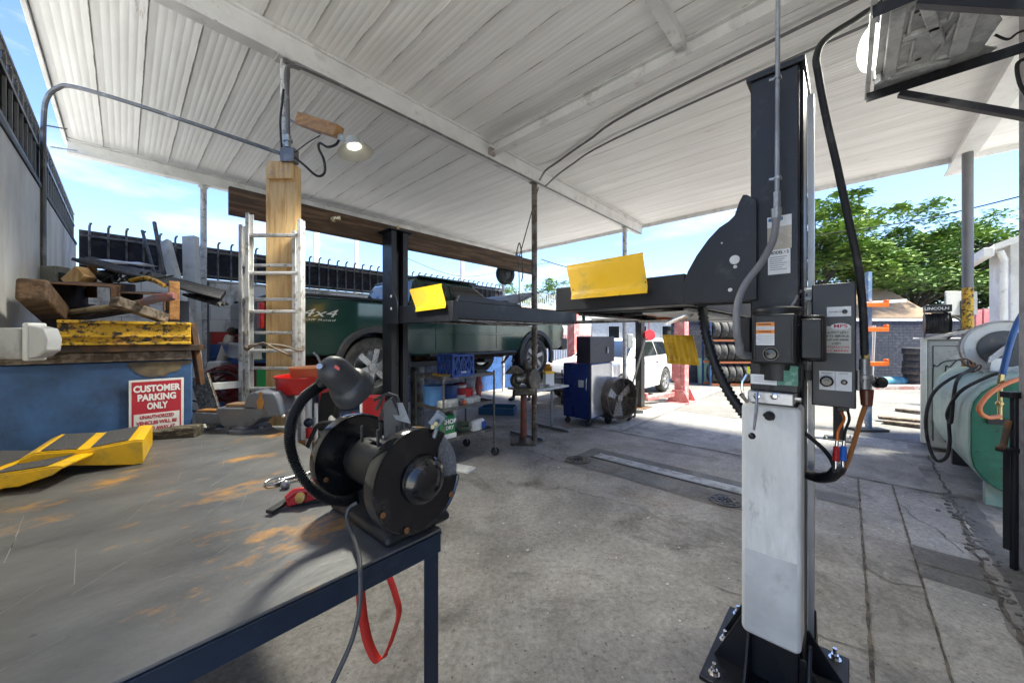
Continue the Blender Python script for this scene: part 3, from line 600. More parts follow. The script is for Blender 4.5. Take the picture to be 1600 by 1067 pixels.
# labels on column
lb, b0, b1, z0, z1 = label_plate('upper_label', 1.9485, 1199, 341, 1237, 392, mat('faded_paper', (.44, .40, .32), .6, c2=(.6, .58, .55), amt=.3), lt, .001)
g = MB(AB); g.box(1.9465, 1.9475, b0, b1, z0+(z1-z0)*.68, z1); g.build('white_strip', paper, lb); g = MB(AB); g.box(1.9455, 1.9464, b0+.03, b1-.004, z1-.02, z1-.006); g.build('blue_band', mat('blue_ink', (.05, .17, .36), .6), lb)
lb, b0, b1, z0, z1 = label_plate('rating_label', 1.9485, 1200, 392, 1235, 430, paper, lt, .001)
ltext('MODEL \u2022 S', .018, 1.947, (b0+b1)/2, z1-.014, inkk, lb, .03, (b1-b0)*.85)
for k_ in range(7): g = MB(AB); g.box(1.947, 1.9474, b0+.012+.008*(k_ % 3), b1-.006, z1-.034-k_*.009, z1-.032-k_*.009); g.build('print_line', dgrey, lb)
# conduit and flex on the column
g = MB(); qr = P(1216, -60, 1.50); g.tube([Vector((qr.x, qr.y, ZD-.002)), qr, P(1215, 130, 1.50), P(1214, 330, 1.50)], .0085, 10); cn = g.build('riser_conduit', galv, lt)
for py in (121, 278): q = P(1215, py, 1.50); g = MB(); g.obox(q+Vector((0, .012, 0)), (.042, .014, .009), (0, R(8), R(-46))); g.cyl(q-Vector((0, 0, .006)), q+Vector((0, 0, .006)), .0125); g.build('conduit_clip', galv, cn)
g = MB(); g.cyl(P(1214, 300, 1.5), P(1214, 326, 1.5), .013); g.cyl(P(1213, 326, 1.5), P(1213, 346, 1.5), .019, .016); g.build('conduit_coupling', galv, cn)
g = MB(); g.tube(curve([P(1213, 343, 1.49), P(1208, 375, 1.46), P(1190, 410, 1.44), P(1164, 445, 1.44), P(1152, 478, 1.44), P(1151, 515, 1.44), P(1155, 540, 1.46)], 6), .0135, 12); g.tube(curve([P(1155, 538, 1.46), P(1157, 552, 1.47), P(1166, 556, 1.49), P(1180, 556, 1.52)], 5), .0155, 12); g.build('flexible_conduit', mat('grey_flex_conduit', (.2, .2, .21), .4, .1), lt)
# corrugated hose
pts = curve([P(1097, 478, 1.95), P(1103, 520, 1.9), P(1118, 570, 1.85), P(1140, 615, 1.78), P(1165, 650, 1.72)], 13); g = MB(); g.tube(pts, [.0265 if i % 2 else .0195 for i in range(len(pts))], 14); g.build('corrugated_hose', blackm, lt, sharp=80)
# control box
kb0, kb1 = bofpx(1338, 2.0), bofpx(1268, 2.0); kz1, kz0 = 1.773, 1.262
bx = thing('control_box', 'tall dark control box with labels and two black knobs beside the near lift column', 'control box', WA(2.06, (kb0+kb1)/2, kz0))
g = MB(AB); g.box(2.0, 2.12, kb0, kb1, kz0, kz1); g.build('enclosure', mat('charcoal_enclosure', (.028, .029, .034), .42, .1, bump=.05), bx, .005, seg=3)
g = MB(AB); g.box(2.04, 2.10, kb1, CB0-.014, kz0+.1, kz0+.14); g.build('mounting_arm', black, bx); g = MB(AB); g.box(2.04, 2.10, kb1, CB0-.014, kz1-.2, kz1-.16); g.build('mounting_arm', black, bx)
lb, b0, b1, z0, z1 = label_plate('top_label', 2.0-.001, 1292, 480, 1330, 495, paper, bx)
bb = bofpx(1320, 2.0); zz = zpy(487, 2.0, bb); g = MB(AB); g.lathe([(.009, 0), (.008, .008), (.001, .009)], (1.997, bb, zz), (-1, 0, 0), 20); g.build('selector_knob', blackm, lb); ltext('POWER ON', .008, 1.9972, bofpx(1306, 2.0), zz, dgrey, lb)
aged = mat('aged_sticker', (.52, .50, .44), .6, c2=(.38, .40, .34), amt=.3, scale=25)
lb, b0, b1, z0, z1 = label_plate('company_sticker', 2.0-.001, 1285, 510, 1330, 551, aged, bx); cb_ = (b0+b1)/2; hh = z1-z0
g = MB(AB); poly = [(cb_-.012+.030*math.cos(R(a)), z1-.001+.013*math.sin(R(a))) for a in range(0, 360, 15)]; g.prism(poly, ((1.9970, 0, 0), (0, 1, 0), (0, 0, 1)), -.0008); g.build('oval_logo', paper, lb)
ltext('MPS', .020, 1.9955, cb_-.012, z1, redink, lb, .02, .042)
for i, (s_, m_) in enumerate((('* AUTO * LIFT *', inkk), ('LIFTS SERVICE', inkk), ('SALES AND REPAIR', inkk), ('& PARTS', inkk), ('INSTALLATION', redink), ('ALL MAKES', redink))): ltext(s_, .0115, 1.9965, cb_, z1-hh*(.24+.135*i), m_, lb, .02, (b1-b0)*(.84 if i != 3 else .3))
lb, b0, b1, z0, z1 = label_plate('knob_label', 2.0-.001, 1280, 579, 1331, 608, paper, bx); mid = (b0+b1)/2
g = MB(AB); g.box(1.9968, 1.9974, mid-.0006, mid+.0006, z0, z1); g.build('divider_line', dgrey, lb)
ltext('EMERGENCY', .0065, 1.9968, (mid+b1)/2, z1-.008, dgrey, lb); ltext('UNLOCK', .0065, 1.9968, (mid+b0)/2, z1-.008, dgrey, lb)
bb = bofpx(1292, 2.0); zz = zpy(595, 2.0, bb); g = MB(AB); g.lathe([(.010, 0), (.011, .01), (.021, .012), (.022, .022), (.016, .028), (.001, .029)], (1.9975, bb, zz), (-1, 0, 0), 28); g.build('mushroom_knob', gloss, lb)
bb = bofpx(1319, 2.0); zz = zpy(597, 2.0, bb); g = MB(AB); g.lathe([(.011, 0), (.010, .008), (.006, .012), (.001, .012)], (1.9975, bb, zz), (-1, 0, 0), 24); g.build('push_button', gloss, lb)
for (bb, py, sx) in ((kb1, 453, -1), (kb1, 466, -1)): z = zpy(py, 2.0, bb); g = MB(AB); g.cyl((2.03, bb, z), (2.03, bb+.045, z), .011); g.cyl((2.03, bb+.02, z), (2.03, bb+.03, z), .016, n=6); g.build('cable_gland', lgrey, bx)
for (k_, pz) in ((0, 453), (1, 466)):
    g = MB(); g.tube(curve([P(1256, pz+2, 1.56), P(1249, pz+3, 1.55), P(1243, pz+16, 1.53), P(1236-14*k_, pz+30, 1.52), P(1238-16*k_, pz+50, 1.55)], 5), .0045 if k_ else .006, 8); g.build('cable', rubber if k_ else MC['grey_flex_conduit'], bx)
g = MB(); g.cyl(P(1246, 506, 1.43), P(1234, 506, 1.45), .0085, n=6); g.tube(curve([P(1246, 507, 1.43), P(1254, 512, 1.44), P(1258, 525, 1.46), P(1258, 560, 1.5)], 5), .005, 8); g.build('cable', lgrey, bx)
g = MB(AB); g.box(2.03, 2.09, kb0+.02, kb0+.06, kz0-.018, kz0); g.build('outlet_gland', blackm, bx, .003)
# air fittings and hoses by the control box
rg = thing('air_regulator', 'metal air regulator with red brown filter bowl hanging right of the control box', 'regulator', P(1352, 640, 1.5), rot=0)
g = MB(); g.cyl(P(1351, 560, 1.5), P(1351, 608, 1.5), .017, .019); g.cyl(P(1351, 585, 1.5), P(1351, 592, 1.5), .026); g.cyl(P(1342, 594, 1.5), P(1364, 594, 1.5), .012); g.cyl(P(1341, 578, 1.49), P(1341, 610, 1.49), .006); g.build('regulator_body', mat('cast_zinc', (.3, .3, .3), .4, .7), rg, .002)
g = MB(); g.lathe([(.001, 0), (.022, .003), (.024, .008), (.024, .03), (.022, .034), (.02, .036), (.001, .036)], P(1366, 597, 1.5), (1, -.15, 0), 28); g.build('pressure_gauge', gloss, rg)
g = MB(); g.cyl(P(1354, 608, 1.5), P(1354, 634, 1.5), .023, .018); g.build('filter_bowl', mat('amber_bowl', (.13, .035, .02), .25), rg, .004)
g = MB(); g.cyl(P(1352, 553, 1.5), P(1352, 563, 1.5), .014, n=6); g.build('brass_nut', mat('brass', (.5, .36, .15), .3, .9), rg)
pipe_thing('air_hose', 'amber brown hose running from the filter bowl down to the black elbow', 'hose', [P(1352, 634, 1.5), P(1347, 648, 1.5), P(1340, 672, 1.5), P(1331, 702, 1.5), P(1321, 728, 1.5), P(1314, 742, 1.5)], .0085, mat('amber_hose', (.35, .13, .035), .35), 6)
g = MB(); qh = P(1400, -20, 1.7); g.tube(curve([Vector((qh.x+.35, qh.y+.1, ZD-.01)), Vector((qh.x+.22, qh.y+.05, qh.z+.45)), qh, P(1345, 25, 1.65), P(1292, 60, 1.6), P(1276, 88, 1.58), P(1279, 120, 1.56), P(1292, 190, 1.54), P(1308, 260, 1.52), P(1325, 340, 1.5), P(1340, 410, 1.5), P(1348, 480, 1.5), P(1351, 555, 1.5)], 8), .0135, 12); tag(g.build('air_hose', rubber), 'thick black hose hanging from the ceiling shelf down to the air regulator', 'hose')
g = MB(); g.tube(curve([P(1256, 675, 1.6), P(1274, 690, 1.58), P(1290, 705, 1.55), P(1301, 722, 1.5), P(1305, 738, 1.48)], 6), .0085, 8); tag(g.build('air_hose', rubber), 'thin black hose curving from the lift tank to the black elbow', 'hose')
g = MB(); g.tube(curve([P(1262, 741, 1.62), P(1280, 746, 1.58), P(1298, 744, 1.52), P(1308, 735, 1.49), P(1313, 728, 1.48)], 6), [.022]*25, 14); tag(g.build('pipe_elbow', blackm), 'fat black rubber elbow sticking out of the lower lift column', 'elbow')
for (px, c_, lab) in ((1307, 'red', 'short red quick connector plugged in the black elbow'), (1318, 'blue', 'short blue quick connector plugged in the black elbow')):
    m_ = red if c_ == 'red' else mat('bright_blue_plastic', (.02, .14, .55), .35); t = thing('hose_connector', lab, 'connector', P(px, 728, 1.48), 'coloured quick connectors below the control box', 0)
    g = MB(); g.cyl(P(px, 698, 1.5), P(px-1, 720, 1.48), .0105, .012); g.build('sleeve', m_, t); g = MB(); g.cyl(P(px+1, 688, 1.5), P(px, 699, 1.5), .006); g.cyl(P(px-1, 720, 1.48), P(px-1, 732, 1.48), .006); g.build('nipple', chrome, t)
    g = MB(); g.tube(curve([P(px+1, 689, 1.5), P(px+3, 672, 1.5), P(px+9 if c_ == 'blue' else px+12, 655, 1.52), P(px+6, 640, 1.56)], 5), .005, 8); g.build('lead', rubber if c_ == 'blue' else orange, t)
# ------------------------------------------------------------------ wooden post, block, lamp
pa, pb = aofpx(440, 3.33), 3.33
wp = thing('wooden_post', 'broad pale pine plank post bolted over the white canopy pipe', 'post', WA(pa, pb, 0), rot=0)
g = MB(); q0, q1 = P(415, 254, 2.86), P(463, 266, 2.86); g.box(q0.x, q1.x, 2.86, 2.93, 0, q0.z-.02); g.build('plank', wood, wp, .006)
g = MB(); q0, q1 = P(418, 252, 2.83), P(457, 279, 2.83); g.box(q0.x, q1.x, 2.825, 2.858, q1.z, q0.z); blk = g.build('cleat_board', wood, wp, .004)
g = MB()
for i in range(10): q = P(421+random.random()*32, 257+random.random()*18, 2.823); g.cyl(q, q-Vector((0, .003, 0)), .004, n=8)
g.build('nail_heads', galv, blk)
t = thing('junction_box', 'grey electrical junction box on top of the pine post', 'junction box', P(448, 252, 2.84), rot=0)
g = MB(); q0, q1 = P(437, 230, 2.8), P(459, 252, 2.8); g.box(q0.x, q1.x, 2.8, 2.87, q1.z, q0.z); g.build('box', dcon, t, .005)
g = MB(); g.cyl(P(450, 231, 2.83), P(450, 212, 2.83), .022); g.cyl(P(450, 222, 2.83), P(450, 218, 2.83), .034, n=8); g.build('coupling', galv, t)
g = MB(); g.tube(curve([P(450, 214, 2.84), P(449, 150, 2.86), P(447, 118, 2.87), P(452, 104, 2.9), P(468, 107, 2.96)], 6), .016, 8); g.build('riser_pipe', dcon, t)
for p_, r_ in (([P(459, 245, 2.82), P(475, 258, 2.78), P(495, 275, 2.74), P(507, 270, 2.72), P(506, 250, 2.7), P(498, 232, 2.7), P(500, 224, 2.7), P(512, 230, 2.7), P(525, 226, 2.7), P(530, 218, 2.7)], .009), ([P(440, 232, 2.82), P(438, 190, 2.85), P(441, 160, 2.86), P(443, 140, 2.87)], .008), ([P(459, 240, 2.82), P(480, 224, 2.76), P(500, 212, 2.72)], .004)):
    g = MB(); g.tube(curve(p_, 6), r_, 8); g.build('cable', rubber, t)
t = thing('lamp', 'lit white dish lamp on a wooden block reaching out from the pine post', 'lamp', P(520, 210, 2.7), rot=0)
g = MB(); g.bar(P(452, 188, 2.86), P(500, 208, 2.72), .02, .02); g.build('support_arm', dcon, t)
g = MB(); g.bar(P(468, 187, 2.76), P(530, 207, 2.62), .07, .085); g.build('timber_block', woodo, t, .005)
g = MB(); g.cyl(P(526, 212, 2.66), P(541, 218, 2.6), .018, .03); g.lathe([(.02, .09), (.045, .085), (.052, .055), (.055, .035), (.10, .01), (.118, -.01), (.12, -.012), (.112, -.008), (.09, .008), (.05, .03)], P(555, 236, 2.55), (-.22, .02, .97), 36); g.build('shade', mat('lamp_shade_white', (.45, .46, .43), .4, .2), t, sharp=50)
g = MB(); g.ball(P(553, 227, 2.55), .036, 10, sc=(1, 1, .9)); g.build('bulb', mat('lit_bulb', (1, 1, 1), .5, var=0, bump=0, emit=(1, .97, .9), es=.9), t)
pl = bpy.data.lights.new('lamp_light', 'SPOT'); pl.energy = 34; pl.shadow_soft_size = .16; pl.spot_size = R(165); pl.spot_blend = 1; pl.color = (1, .97, .92); po = bpy.data.objects.new('lamp_light', pl); COL.objects.link(po); po.location = P(556, 252, 2.5)
# long timber behind the far column
tb = thing('timber_beam', 'long dark brown timber hung level behind the far lift column', 'beam', WA(2.6, 3.88, 2.61))
a0, a1 = aofpx(358, 3.86), aofpx(833, 3.86)
g = MB(AB); g.box(a0, a1, 3.86, 3.91, 2.60, 2.84); g.build('plank', woodh, tb, .006)
g = MB(AB); g.bar((a1-.35, 3.855, 2.84), (a1-.35, 3.46, 3.84), .012, .012, (1, 0, 0)); g.box(a1-.39, a1-.31, 3.845, 3.925, 2.83, 2.85); g.build('hanger_rod', dgrey, tb)
qa = aofpx(440, 3.6); g = MB(AB); g.box(qa-.03, qa+.03, 3.50, 3.859, 2.66, 2.72); g.build('spacer', woodh, tb)
q = aofpx(518, 3.855); g = MB(AB); g.cyl((q, 3.86, 2.74), (q, 3.80, 2.74), .028); g.cyl((q, 3.81, 2.745), (q+.06, 3.78, 2.76), .022); g.build('brass_fitting', mat('pale_brass', (.65, .58, .4), .3, .7), tb)
t = thing('wheel', 'small spare wheel hung behind the right end of the long timber', 'wheel', WA(a1-.5, 4.0, 2.45))
g = MB(AB); g.lathe([(.11, -.04), (.15, -.045), (.17, -.02), (.17, .02), (.15, .045), (.11, .04)], (a1-.5, 4.02, 2.56), (.2, 1, .1), 32); g.build('tyre', tyrem, t); g = MB(AB); g.lathe([(.11, -.04), (.10, -.02), (.04, -.03), (.03, -.045), (.001, -.045)], (a1-.5, 4.02, 2.56), (.2, 1, .1), 32); g.lathe([(.11, .04), (.05, .02), (.001, .02)], (a1-.5, 4.02, 2.56), (.2, 1, .1), 32); g.build('hub', dgrey, t)
g = MB(); g.tube(curve([P(806, 400, 5.6), P(812, 380, 5.5), P(817, 420, 5.4), P(815, 440, 5.4)], 6), .01, 6); g.tube(curve([P(808, 395, 5.6), P(811, 430, 5.5), P(811, 480, 5.4)], 4), .008, 6); tag(g.build('rope', woodg), 'loose rope ends dangling at the right end of the long timber', 'rope')
# ------------------------------------------------------------------ ladder
def ladder(lab, px0, px1, Ya, ytop, n, gap, z0=0.0, rungs=(0,), rw=.055):
    t = thing('ladder', lab, 'ladder', P((px0+px1)/2, CY, Ya)*1.0 if False else Vector((P((px0+px1)/2, CY, Ya).x, Ya, 0)), rot=0)
    ztop = P(px0, ytop, Ya).z; xs = [P(px, 0, Ya).x for px in (px0, px1)]
    for k_, x in enumerate(xs):
        g = MB(); 
        g.box(x-.014, x+.014, Ya-rw/2, Ya-rw/2+.006, z0, ztop-.05*k_); g.box(x-.003+(.011 if k_ else -.011), x+.003+(.011 if k_ else -.011), Ya-rw/2+.006, Ya+rw/2-.006, z0, ztop-.05*k_); g.box(x-.014, x+.014, Ya+rw/2-.006, Ya+rw/2, z0, ztop-.05*k_); g.build('rail', alu, t, .002)
    for z in rungs:
        g = MB(); g.box(xs[0], xs[1], Ya-.018, Ya+.018, z-.012, z+.012); g.build('rung', alu, t, .006)
    return t
Yl = 2.72; ladder('tall aluminium ladder standing in front of the pine post', 390, 471, Yl, 334, 0, 0, rungs=[P(0, py, Yl).z for py in (368, 427, 487, 548, 607, 668)])
ladder('narrower aluminium ladder section leaning just left of the tall ladder', 379, 462, 2.82, 352, 0, 0, rungs=[P(0, py, 2.82).z for py in (415, 468, 520, 575)], rw=.05)
g = MB(); g.tube(curve([P(386, 543, 2.66), P(400, 538, 2.66), P(440, 540, 2.66), P(470, 548, 2.66), P(474, 540, 2.7)], 5), .009, 8); g.tube(curve([P(386, 546, 2.65), P(410, 536, 2.65), P(430, 545, 2.65), P(455, 556, 2.66)], 5), .008, 8); g.ball(P(386, 544, 2.66), .02, 8); tag(g.build('rope', woodg), 'dirty strap tied around the tall ladder and the pine post', 'strap')
# ------------------------------------------------------------------ blue cabinet and sign
B3 = 3.05; A3 = aofpx(301, B3)
t = thing('cabinet', 'worn blue steel cabinet with scorched top behind the bench', 'cabinet', WA(-.08, 3.4, 0))
g = MB(AB); g.box(-.44, A3, B3, 3.75, .02, 1.41); g.build('body', mat('scorched_blue_panel', (.05, .14, .34), .5, 0, c2=(.025, .05, .11), amt=.4, soft=.3, c3=(.3, .26, .2), amt3=.06, sc3=6, bump=.1, scale=1.6), t, .008)
sp0, sp1 = aofpx(200, B3), aofpx(298, B3); rs = random.Random(3); top_ = [(sp0+(sp1-sp0)*i/16, 1.403) for i in range(17)]; bot_ = [(sp0+(sp1-sp0)*i/16, 1.403-.012-.07*math.sin(math.pi*min(1, i/14))**.7-.02*rs.random()) for i in range(16, -1, -1)]
g = MB(AB); g.prism(top_+bot_, ((0, B3-.001, 0), (1, 0, 0), (0, 0, 1)), .002); g.build('scorched_patch', mat('scorched_paint', (.33, .24, .12), .7, c2=(.03, .03, .035), amt=.5, soft=.4, scale=3), t)
sg = thing('sign', 'red and white customer parking only sign leaning on the blue cabinet', 'sign', WA(aofpx(243, B3), B3-.02, .96))
sa0, sa1 = aofpx(201, B3-.02), aofpx(287, B3-.02); sz1, sz0 = 1.55-71*2.22/565, .955
g = MB(AB); g.box(sa0, sa1, B3-.022, B3-.018, sz0, sz1+.03, 0); g.build('board', paper, sg, .002)
m_ = .012; w2 = sa1-sa0; hh = sz1+.03-sz0; g = MB(AB); g.box(sa0+m_, sa1-m_, B3-.0235, B3-.0222, sz0+.0, sz1+.03-m_); g.build('red_field', redink, sg)
g = MB(AB); g.box(sa0+m_+.008, sa1-m_-.008, B3-.0250, B3-.0237, sz0, sz0+hh*.42); g.build('white_field', paper, sg)
ux = AB.to_3x3() @ Vector((1, 0, 0)); sc = (sa0+sa1)/2
for s_, zf, sz_, wd in (('CUSTOMER', .84, .05, .86), ('PARKING', .69, .05, .70), ('ONLY', .54, .05, .38)): text(s_, .052, WA(sc, B3-.0245, sz0+hh*zf), ux, V, wht, 'lettering', sg, .0005, .045, w2*wd)
for s_, zf, wd in (('UNAUTHORIZED', .36, .62), ('VEHICLES WILL BE', .26, .74), ('TOWED AWAY AT', .16, .66), ("OWNER'S EXPENSE", .06, .7)): text(s_, .028, WA(sc, B3-.0258, sz0+hh*zf), ux, V, redink, 'lettering', sg, .0005, .04, w2*wd)
# ------------------------------------------------------------------ heap on the cabinet
def junk(name, lab, cat, fn, m_, group=None, bevel=.003):
    g = MB(AB); fn(g); return tag(g.build(name, m_, bevel=bevel), lab, cat, group)
ya0, ya1 = aofpx(62, B3-.02), aofpx(302, B3-.02)
junk('timber', 'flat weathered board lying directly on the blue cabinet under the steel', 'timber', lambda g: g.box(-.42, A3-.01, B3-.02, B3+.25, 1.412, 1.465), woodg)
junk('steel_flat', 'long dark steel bar under the chipped yellow beam', 'steel bar', lambda g: g.box(-.42, aofpx(318, B3-.04), B3-.04, B3+.20, 1.467, 1.505), mat('rust_brown_steel', (.045, .032, .025), .7, .3, c2=(.12, .06, .03), amt=.3))
def yb(g):
    a0, a1 = aofpx(88, B3-.05), aofpx(299, B3-.05); g.box(a0, a1, B3-.05, B3+.10, 1.507, 1.524); g.box(a0, a1, B3-.05, B3+.10, 1.625, 1.642); g.box(a0, a1, B3-.028, B3-.01, 1.524, 1.625); g.box(a0, a1, B3-.045, B3-.03, 1.55, 1.562)
junk('yellow_beam', 'thick steel beam in badly chipped yellow paint on top of the cabinet', 'beam', yb, chip)
junk('timber', 'short dark brown timber block standing tilted against the left wall', 'timber', lambda g: g.bar(toAB(P(50, 452, 1.75)), toAB(P(95, 500, 2.25)), .1, .11), woodh, bevel=.012)
def chan(p0, p1, wd, ht, t_=.008):
    def f(g):
        p0_, p1_ = toAB(p0), toAB(p1); d = (p1_-p0_).normalized(); u = Vector((0, 0, 1)); s_ = d.cross(u).normalized(); u = s_.cross(d)
        g.bar(p0_+u*ht/2, p1_+u*ht/2, wd, t_); g.bar(p0_+s_*wd/2, p1_+s_*wd/2, t_, ht); g.bar(p0_-s_*wd/2, p1_-s_*wd/2, t_, ht); g.bar(p0_-s_*(wd/2-.02)-u*ht/2, p1_-s_*(wd/2-.02)-u*ht/2, .04, t_)
    return f
junk('steel_channel', 'large dark steel channel facing open end outward in the heap', 'steel channel', chan(P(125, 468, 2.15), P(175, 460, 2.8), .25, .17), rusty)
junk('steel_channel', 'smaller dark steel channel right of the large one in the heap', 'steel channel', chan(P(222, 472, 2.2), P(250, 468, 2.8), .19, .10), rusty)
junk('timber', 'grey weathered plank end lying slanted over the pipe handle', 'timber', lambda g: g.bar(toAB(P(178, 470, 2.0)), toAB(P(258, 498, 2.25)), .06, .055), woodg, bevel=.004)
junk('timber', 'pale flat board propped under the slanted plank in the heap', 'timber', lambda g: g.bar(toAB(P(110, 498, 2.25)), toAB(P(215, 482, 2.3)), .12, .025), woodg, bevel=.004)
junk('timber', 'short upright orange stick at the right of the heap', 'timber', lambda g: g.bar(toAB(P(272, 500, 2.35)), toAB(P(272, 440, 2.35)), .05, .05, (1, 0, 0)), woodo)
junk('timber', 'light wood offcut peeping out at the back left of the heap', 'timber', lambda g: (g.bar(toAB(P(112, 445, 2.6)), toAB(P(135, 425, 2.6)), .08, .10)), wood)
junk('timber', 'thin upright timber stub behind the large channel in the heap', 'timber', lambda g: g.bar(toAB(P(144, 465, 2.7)), toAB(P(144, 410, 2.7)), .05, .05, (1, 0, 0)), woodo)
t = thing('shovel', 'shovel handle with a worn grey grip lying across the heap', 'shovel', P(180, 480, 2.15), rot=0)
g = MB(); g.tube([P(82, 492, 2.2), P(110, 488, 2.18), P(225, 472, 2.1)], [.008, .016, .018], 12); g.build('handle', mat('yellowed_handle', (.48, .40, .25), .5, c2=(.2, .15, .1), amt=.3), t)
g = MB(); g.tube([P(225, 472, 2.1), P(250, 465, 2.08), P(268, 463, 2.07), P(273, 463, 2.07)], [.021, .025, .026, .015], 12); g.build('grip', mat('worn_grip', (.13, .10, .12), .6, c2=(.3, .08, .06), amt=.25), t)
# sloping corrugated sheet
def sheet(lab, p00, p10, wdv, m_, n=40, amp=.012, per=10):
    g = MB(); p00, p10, wv = Vector(p00), Vector(p10), Vector(wdv); vs = []
    for i in range(n+1):
        q = p00+wv*i/n+Vector((0, 0, amp*math.sin(i/n*per*2*math.pi))); vs += [q, p10+(q-p00)]
    g.add(vs, [(2*i, 2*i+1, 2*i+3, 2*i+2) for i in range(n)]); o = g.build('metal_sheet', m_); sm = o.modifiers.new('solid', 'SOLIDIFY'); sm.thickness = .006; return tag(o, lab, 'metal sheet')
sheet('dark corrugated metal sheet sloping over the heap above the blue cabinet', P(112, 407, 2.7), P(345, 468, 2.35), (-.30, .42, .10), mat('dark_sheet_metal', (.035, .035, .04), .5, .3, c2=(.12, .12, .12), amt=.2), amp=.018, per=4)
sheet('short dark corrugated sheet tucked below the longer one', P(285, 462, 2.5), P(338, 478, 2.4), (-.15, .3, .04), MC['dark_sheet_metal'], amp=.012, per=3)
sheet('thin pale edged metal strip above the heap', P(150, 405, 2.9), P(182, 412, 2.85), (-.02, .35, .05), galv, amp=.004, per=1)
g = MB()
for i in range(6):
    p0 = P(160+i*12, 445-random.random()*12, 2.6); g.tube(curve([p0, p0+Vector((.05, .02, .05)), p0+Vector((.12, -.03, .0)), p0+Vector((.2, .04, .03))], 5), .007, 6)
g.ball(P(168, 432, 2.7), .06, 8, sc=(1, 1, .8)); tag(g.build('wire_bundle', rubber), 'tangle of dark wire and plastic on top of the heap', 'wire')
g = MB(); g.tube(curve([P(205, 438, 2.5), P(225, 434, 2.45), P(240, 438, 2.4), P(258, 447, 2.38)], 6), .014, 8); tag(g.build('spring', chip), 'yellow coil spring lying on the heap near the upright stick', 'spring')
junk('storage_box', 'grey blue box standing behind the right end of the heap', 'box', lambda g: g.box(aofpx(262, 3.3), aofpx(297, 3.3), 3.35, 3.7, 1.412, 1.80), mat('grey_blue_board', (.16, .19, .26), .6))
# flood light on wall
t = thing('flood_light', 'grey wall light with clear ribbed lens low on the left wall', 'wall light', P(30, 562, 1.66), rot=0)
g = MB(); q0, q1 = P(-20, 512, 1.61), P(34, 561, 1.61); g.box(q0.x, q1.x, 1.60, 1.66, q1.z, q0.z); g.build('housing', lgrey, t, .01, seg=3)
g = MB(); q0, q1 = P(31, 504, 1.59), P(40, 564, 1.59); g.box(q0.x, q1.x, 1.595, 1.665, q1.z, q0.z); g.build('frame', mat('white_frame', (.62, .63, .64), .35), t, .006)
g = MB(); g.prism([(P(40, 0, 1.60).x, P(0, 507, 1.60).z), (P(66, 0, 1.60).x, P(0, 513, 1.60).z), (P(72, 0, 1.60).x, P(0, 530, 1.60).z), (P(70, 0, 1.60).x, P(0, 548, 1.60).z), (P(58, 0, 1.60).x, P(0, 557, 1.60).z), (P(40, 0, 1.60).x, P(0, 561, 1.60).z)], ((0, 1.66, 0), (1, 0, 0), (0, 0, 1)), .06); g.build('lens', mat('frosted_lens', (.45, .46, .48), .2, 0, coat=.3), t, .006)
t = thing('switch_box', 'pale grey switch box on the left wall at the foot of the conduit', 'switch box', P(74, 447, 2.85), rot=0)
g = MB(); q0, q1 = P(62, 415, 2.8), P(86, 447, 2.8); g.box(q0.x, q1.x, 2.8, 2.9, q1.z, q0.z); g.build('box', mat('beige_box', (.36, .36, .31), .6, c2=(.2, .19, .17), amt=.2), t, .006); g = MB(); g.box(q1.x+.001, q1.x+.02, 2.82, 2.88, q1.z+.04, q0.z-.05); g.build('lever', dgrey, t)
# ------------------------------------------------------------------ bench
ZT = .95; BA, BB = .68, .937
bn = thing('workbench', 'big steel workbench with a dusty grey rust-stained top and navy frame', 'workbench', WA(.1, 2, 0))
btop = mat('rust_stained_steel_top', (.098, .098, .10), .45, .25, c2=(.18, .178, .175), amt=.42, soft=.35, c3=(.56, .28, .07), amt3=.185, sc3=3.4, soft3=.13, st=(.8, 1.3, 1), scale=2.4, bump=.15, bs=35, rv=.4)
g = MB(AB); g.box(-.44, BA, BB, B3-.004, ZT-.008, ZT); g.build('top', btop, bn, .002)
g = MB(AB); g.box(-.44, BA-.001, BB+.002, BB+.012, ZT-.072, ZT-.009); g.box(-.44, BA-.001, BB-.006, BB+.002, ZT-.012, ZT-.0085); g.box(BA-.012, BA-.002, BB+.013, B3-.01, ZT-.072, ZT-.009); g.box(-.44, BA-.013, B3-.03, B3-.012, ZT-.072, ZT-.009); g.build('apron', navy, bn, .002)
for (a, b) in ((BA-.052, BB+.014), (BA-.052, B3-.08), (-.42, BB+.014), (-.42, B3-.08)):
    g = MB(AB); g.box(a, a+.05, b, b+.006, 0, ZT-.01); g.box(a+.044, a+.05, b+.0065, b+.05, 0, ZT-.01); g.build('leg', navy, bn, .001)
# scratches of bright metal on top
g = MB(AB)
sc_g = []
for i in range(60):
    a, b = random.uniform(-.3, .6), random.uniform(1.0, 2.9); an = random.gauss(.9, .5); L_ = random.uniform(.04, .28); g.bar((a, b, ZT+.0002), (a+L_*math.cos(an), b+L_*math.sin(an), ZT+.0002), random.uniform(.0006, .0016), .0006)
sc_ = g.build('scratches', mat('bare_scratch', (.4, .38, .36), .4, .5), bn); sc_['kind'] = 'stuff'
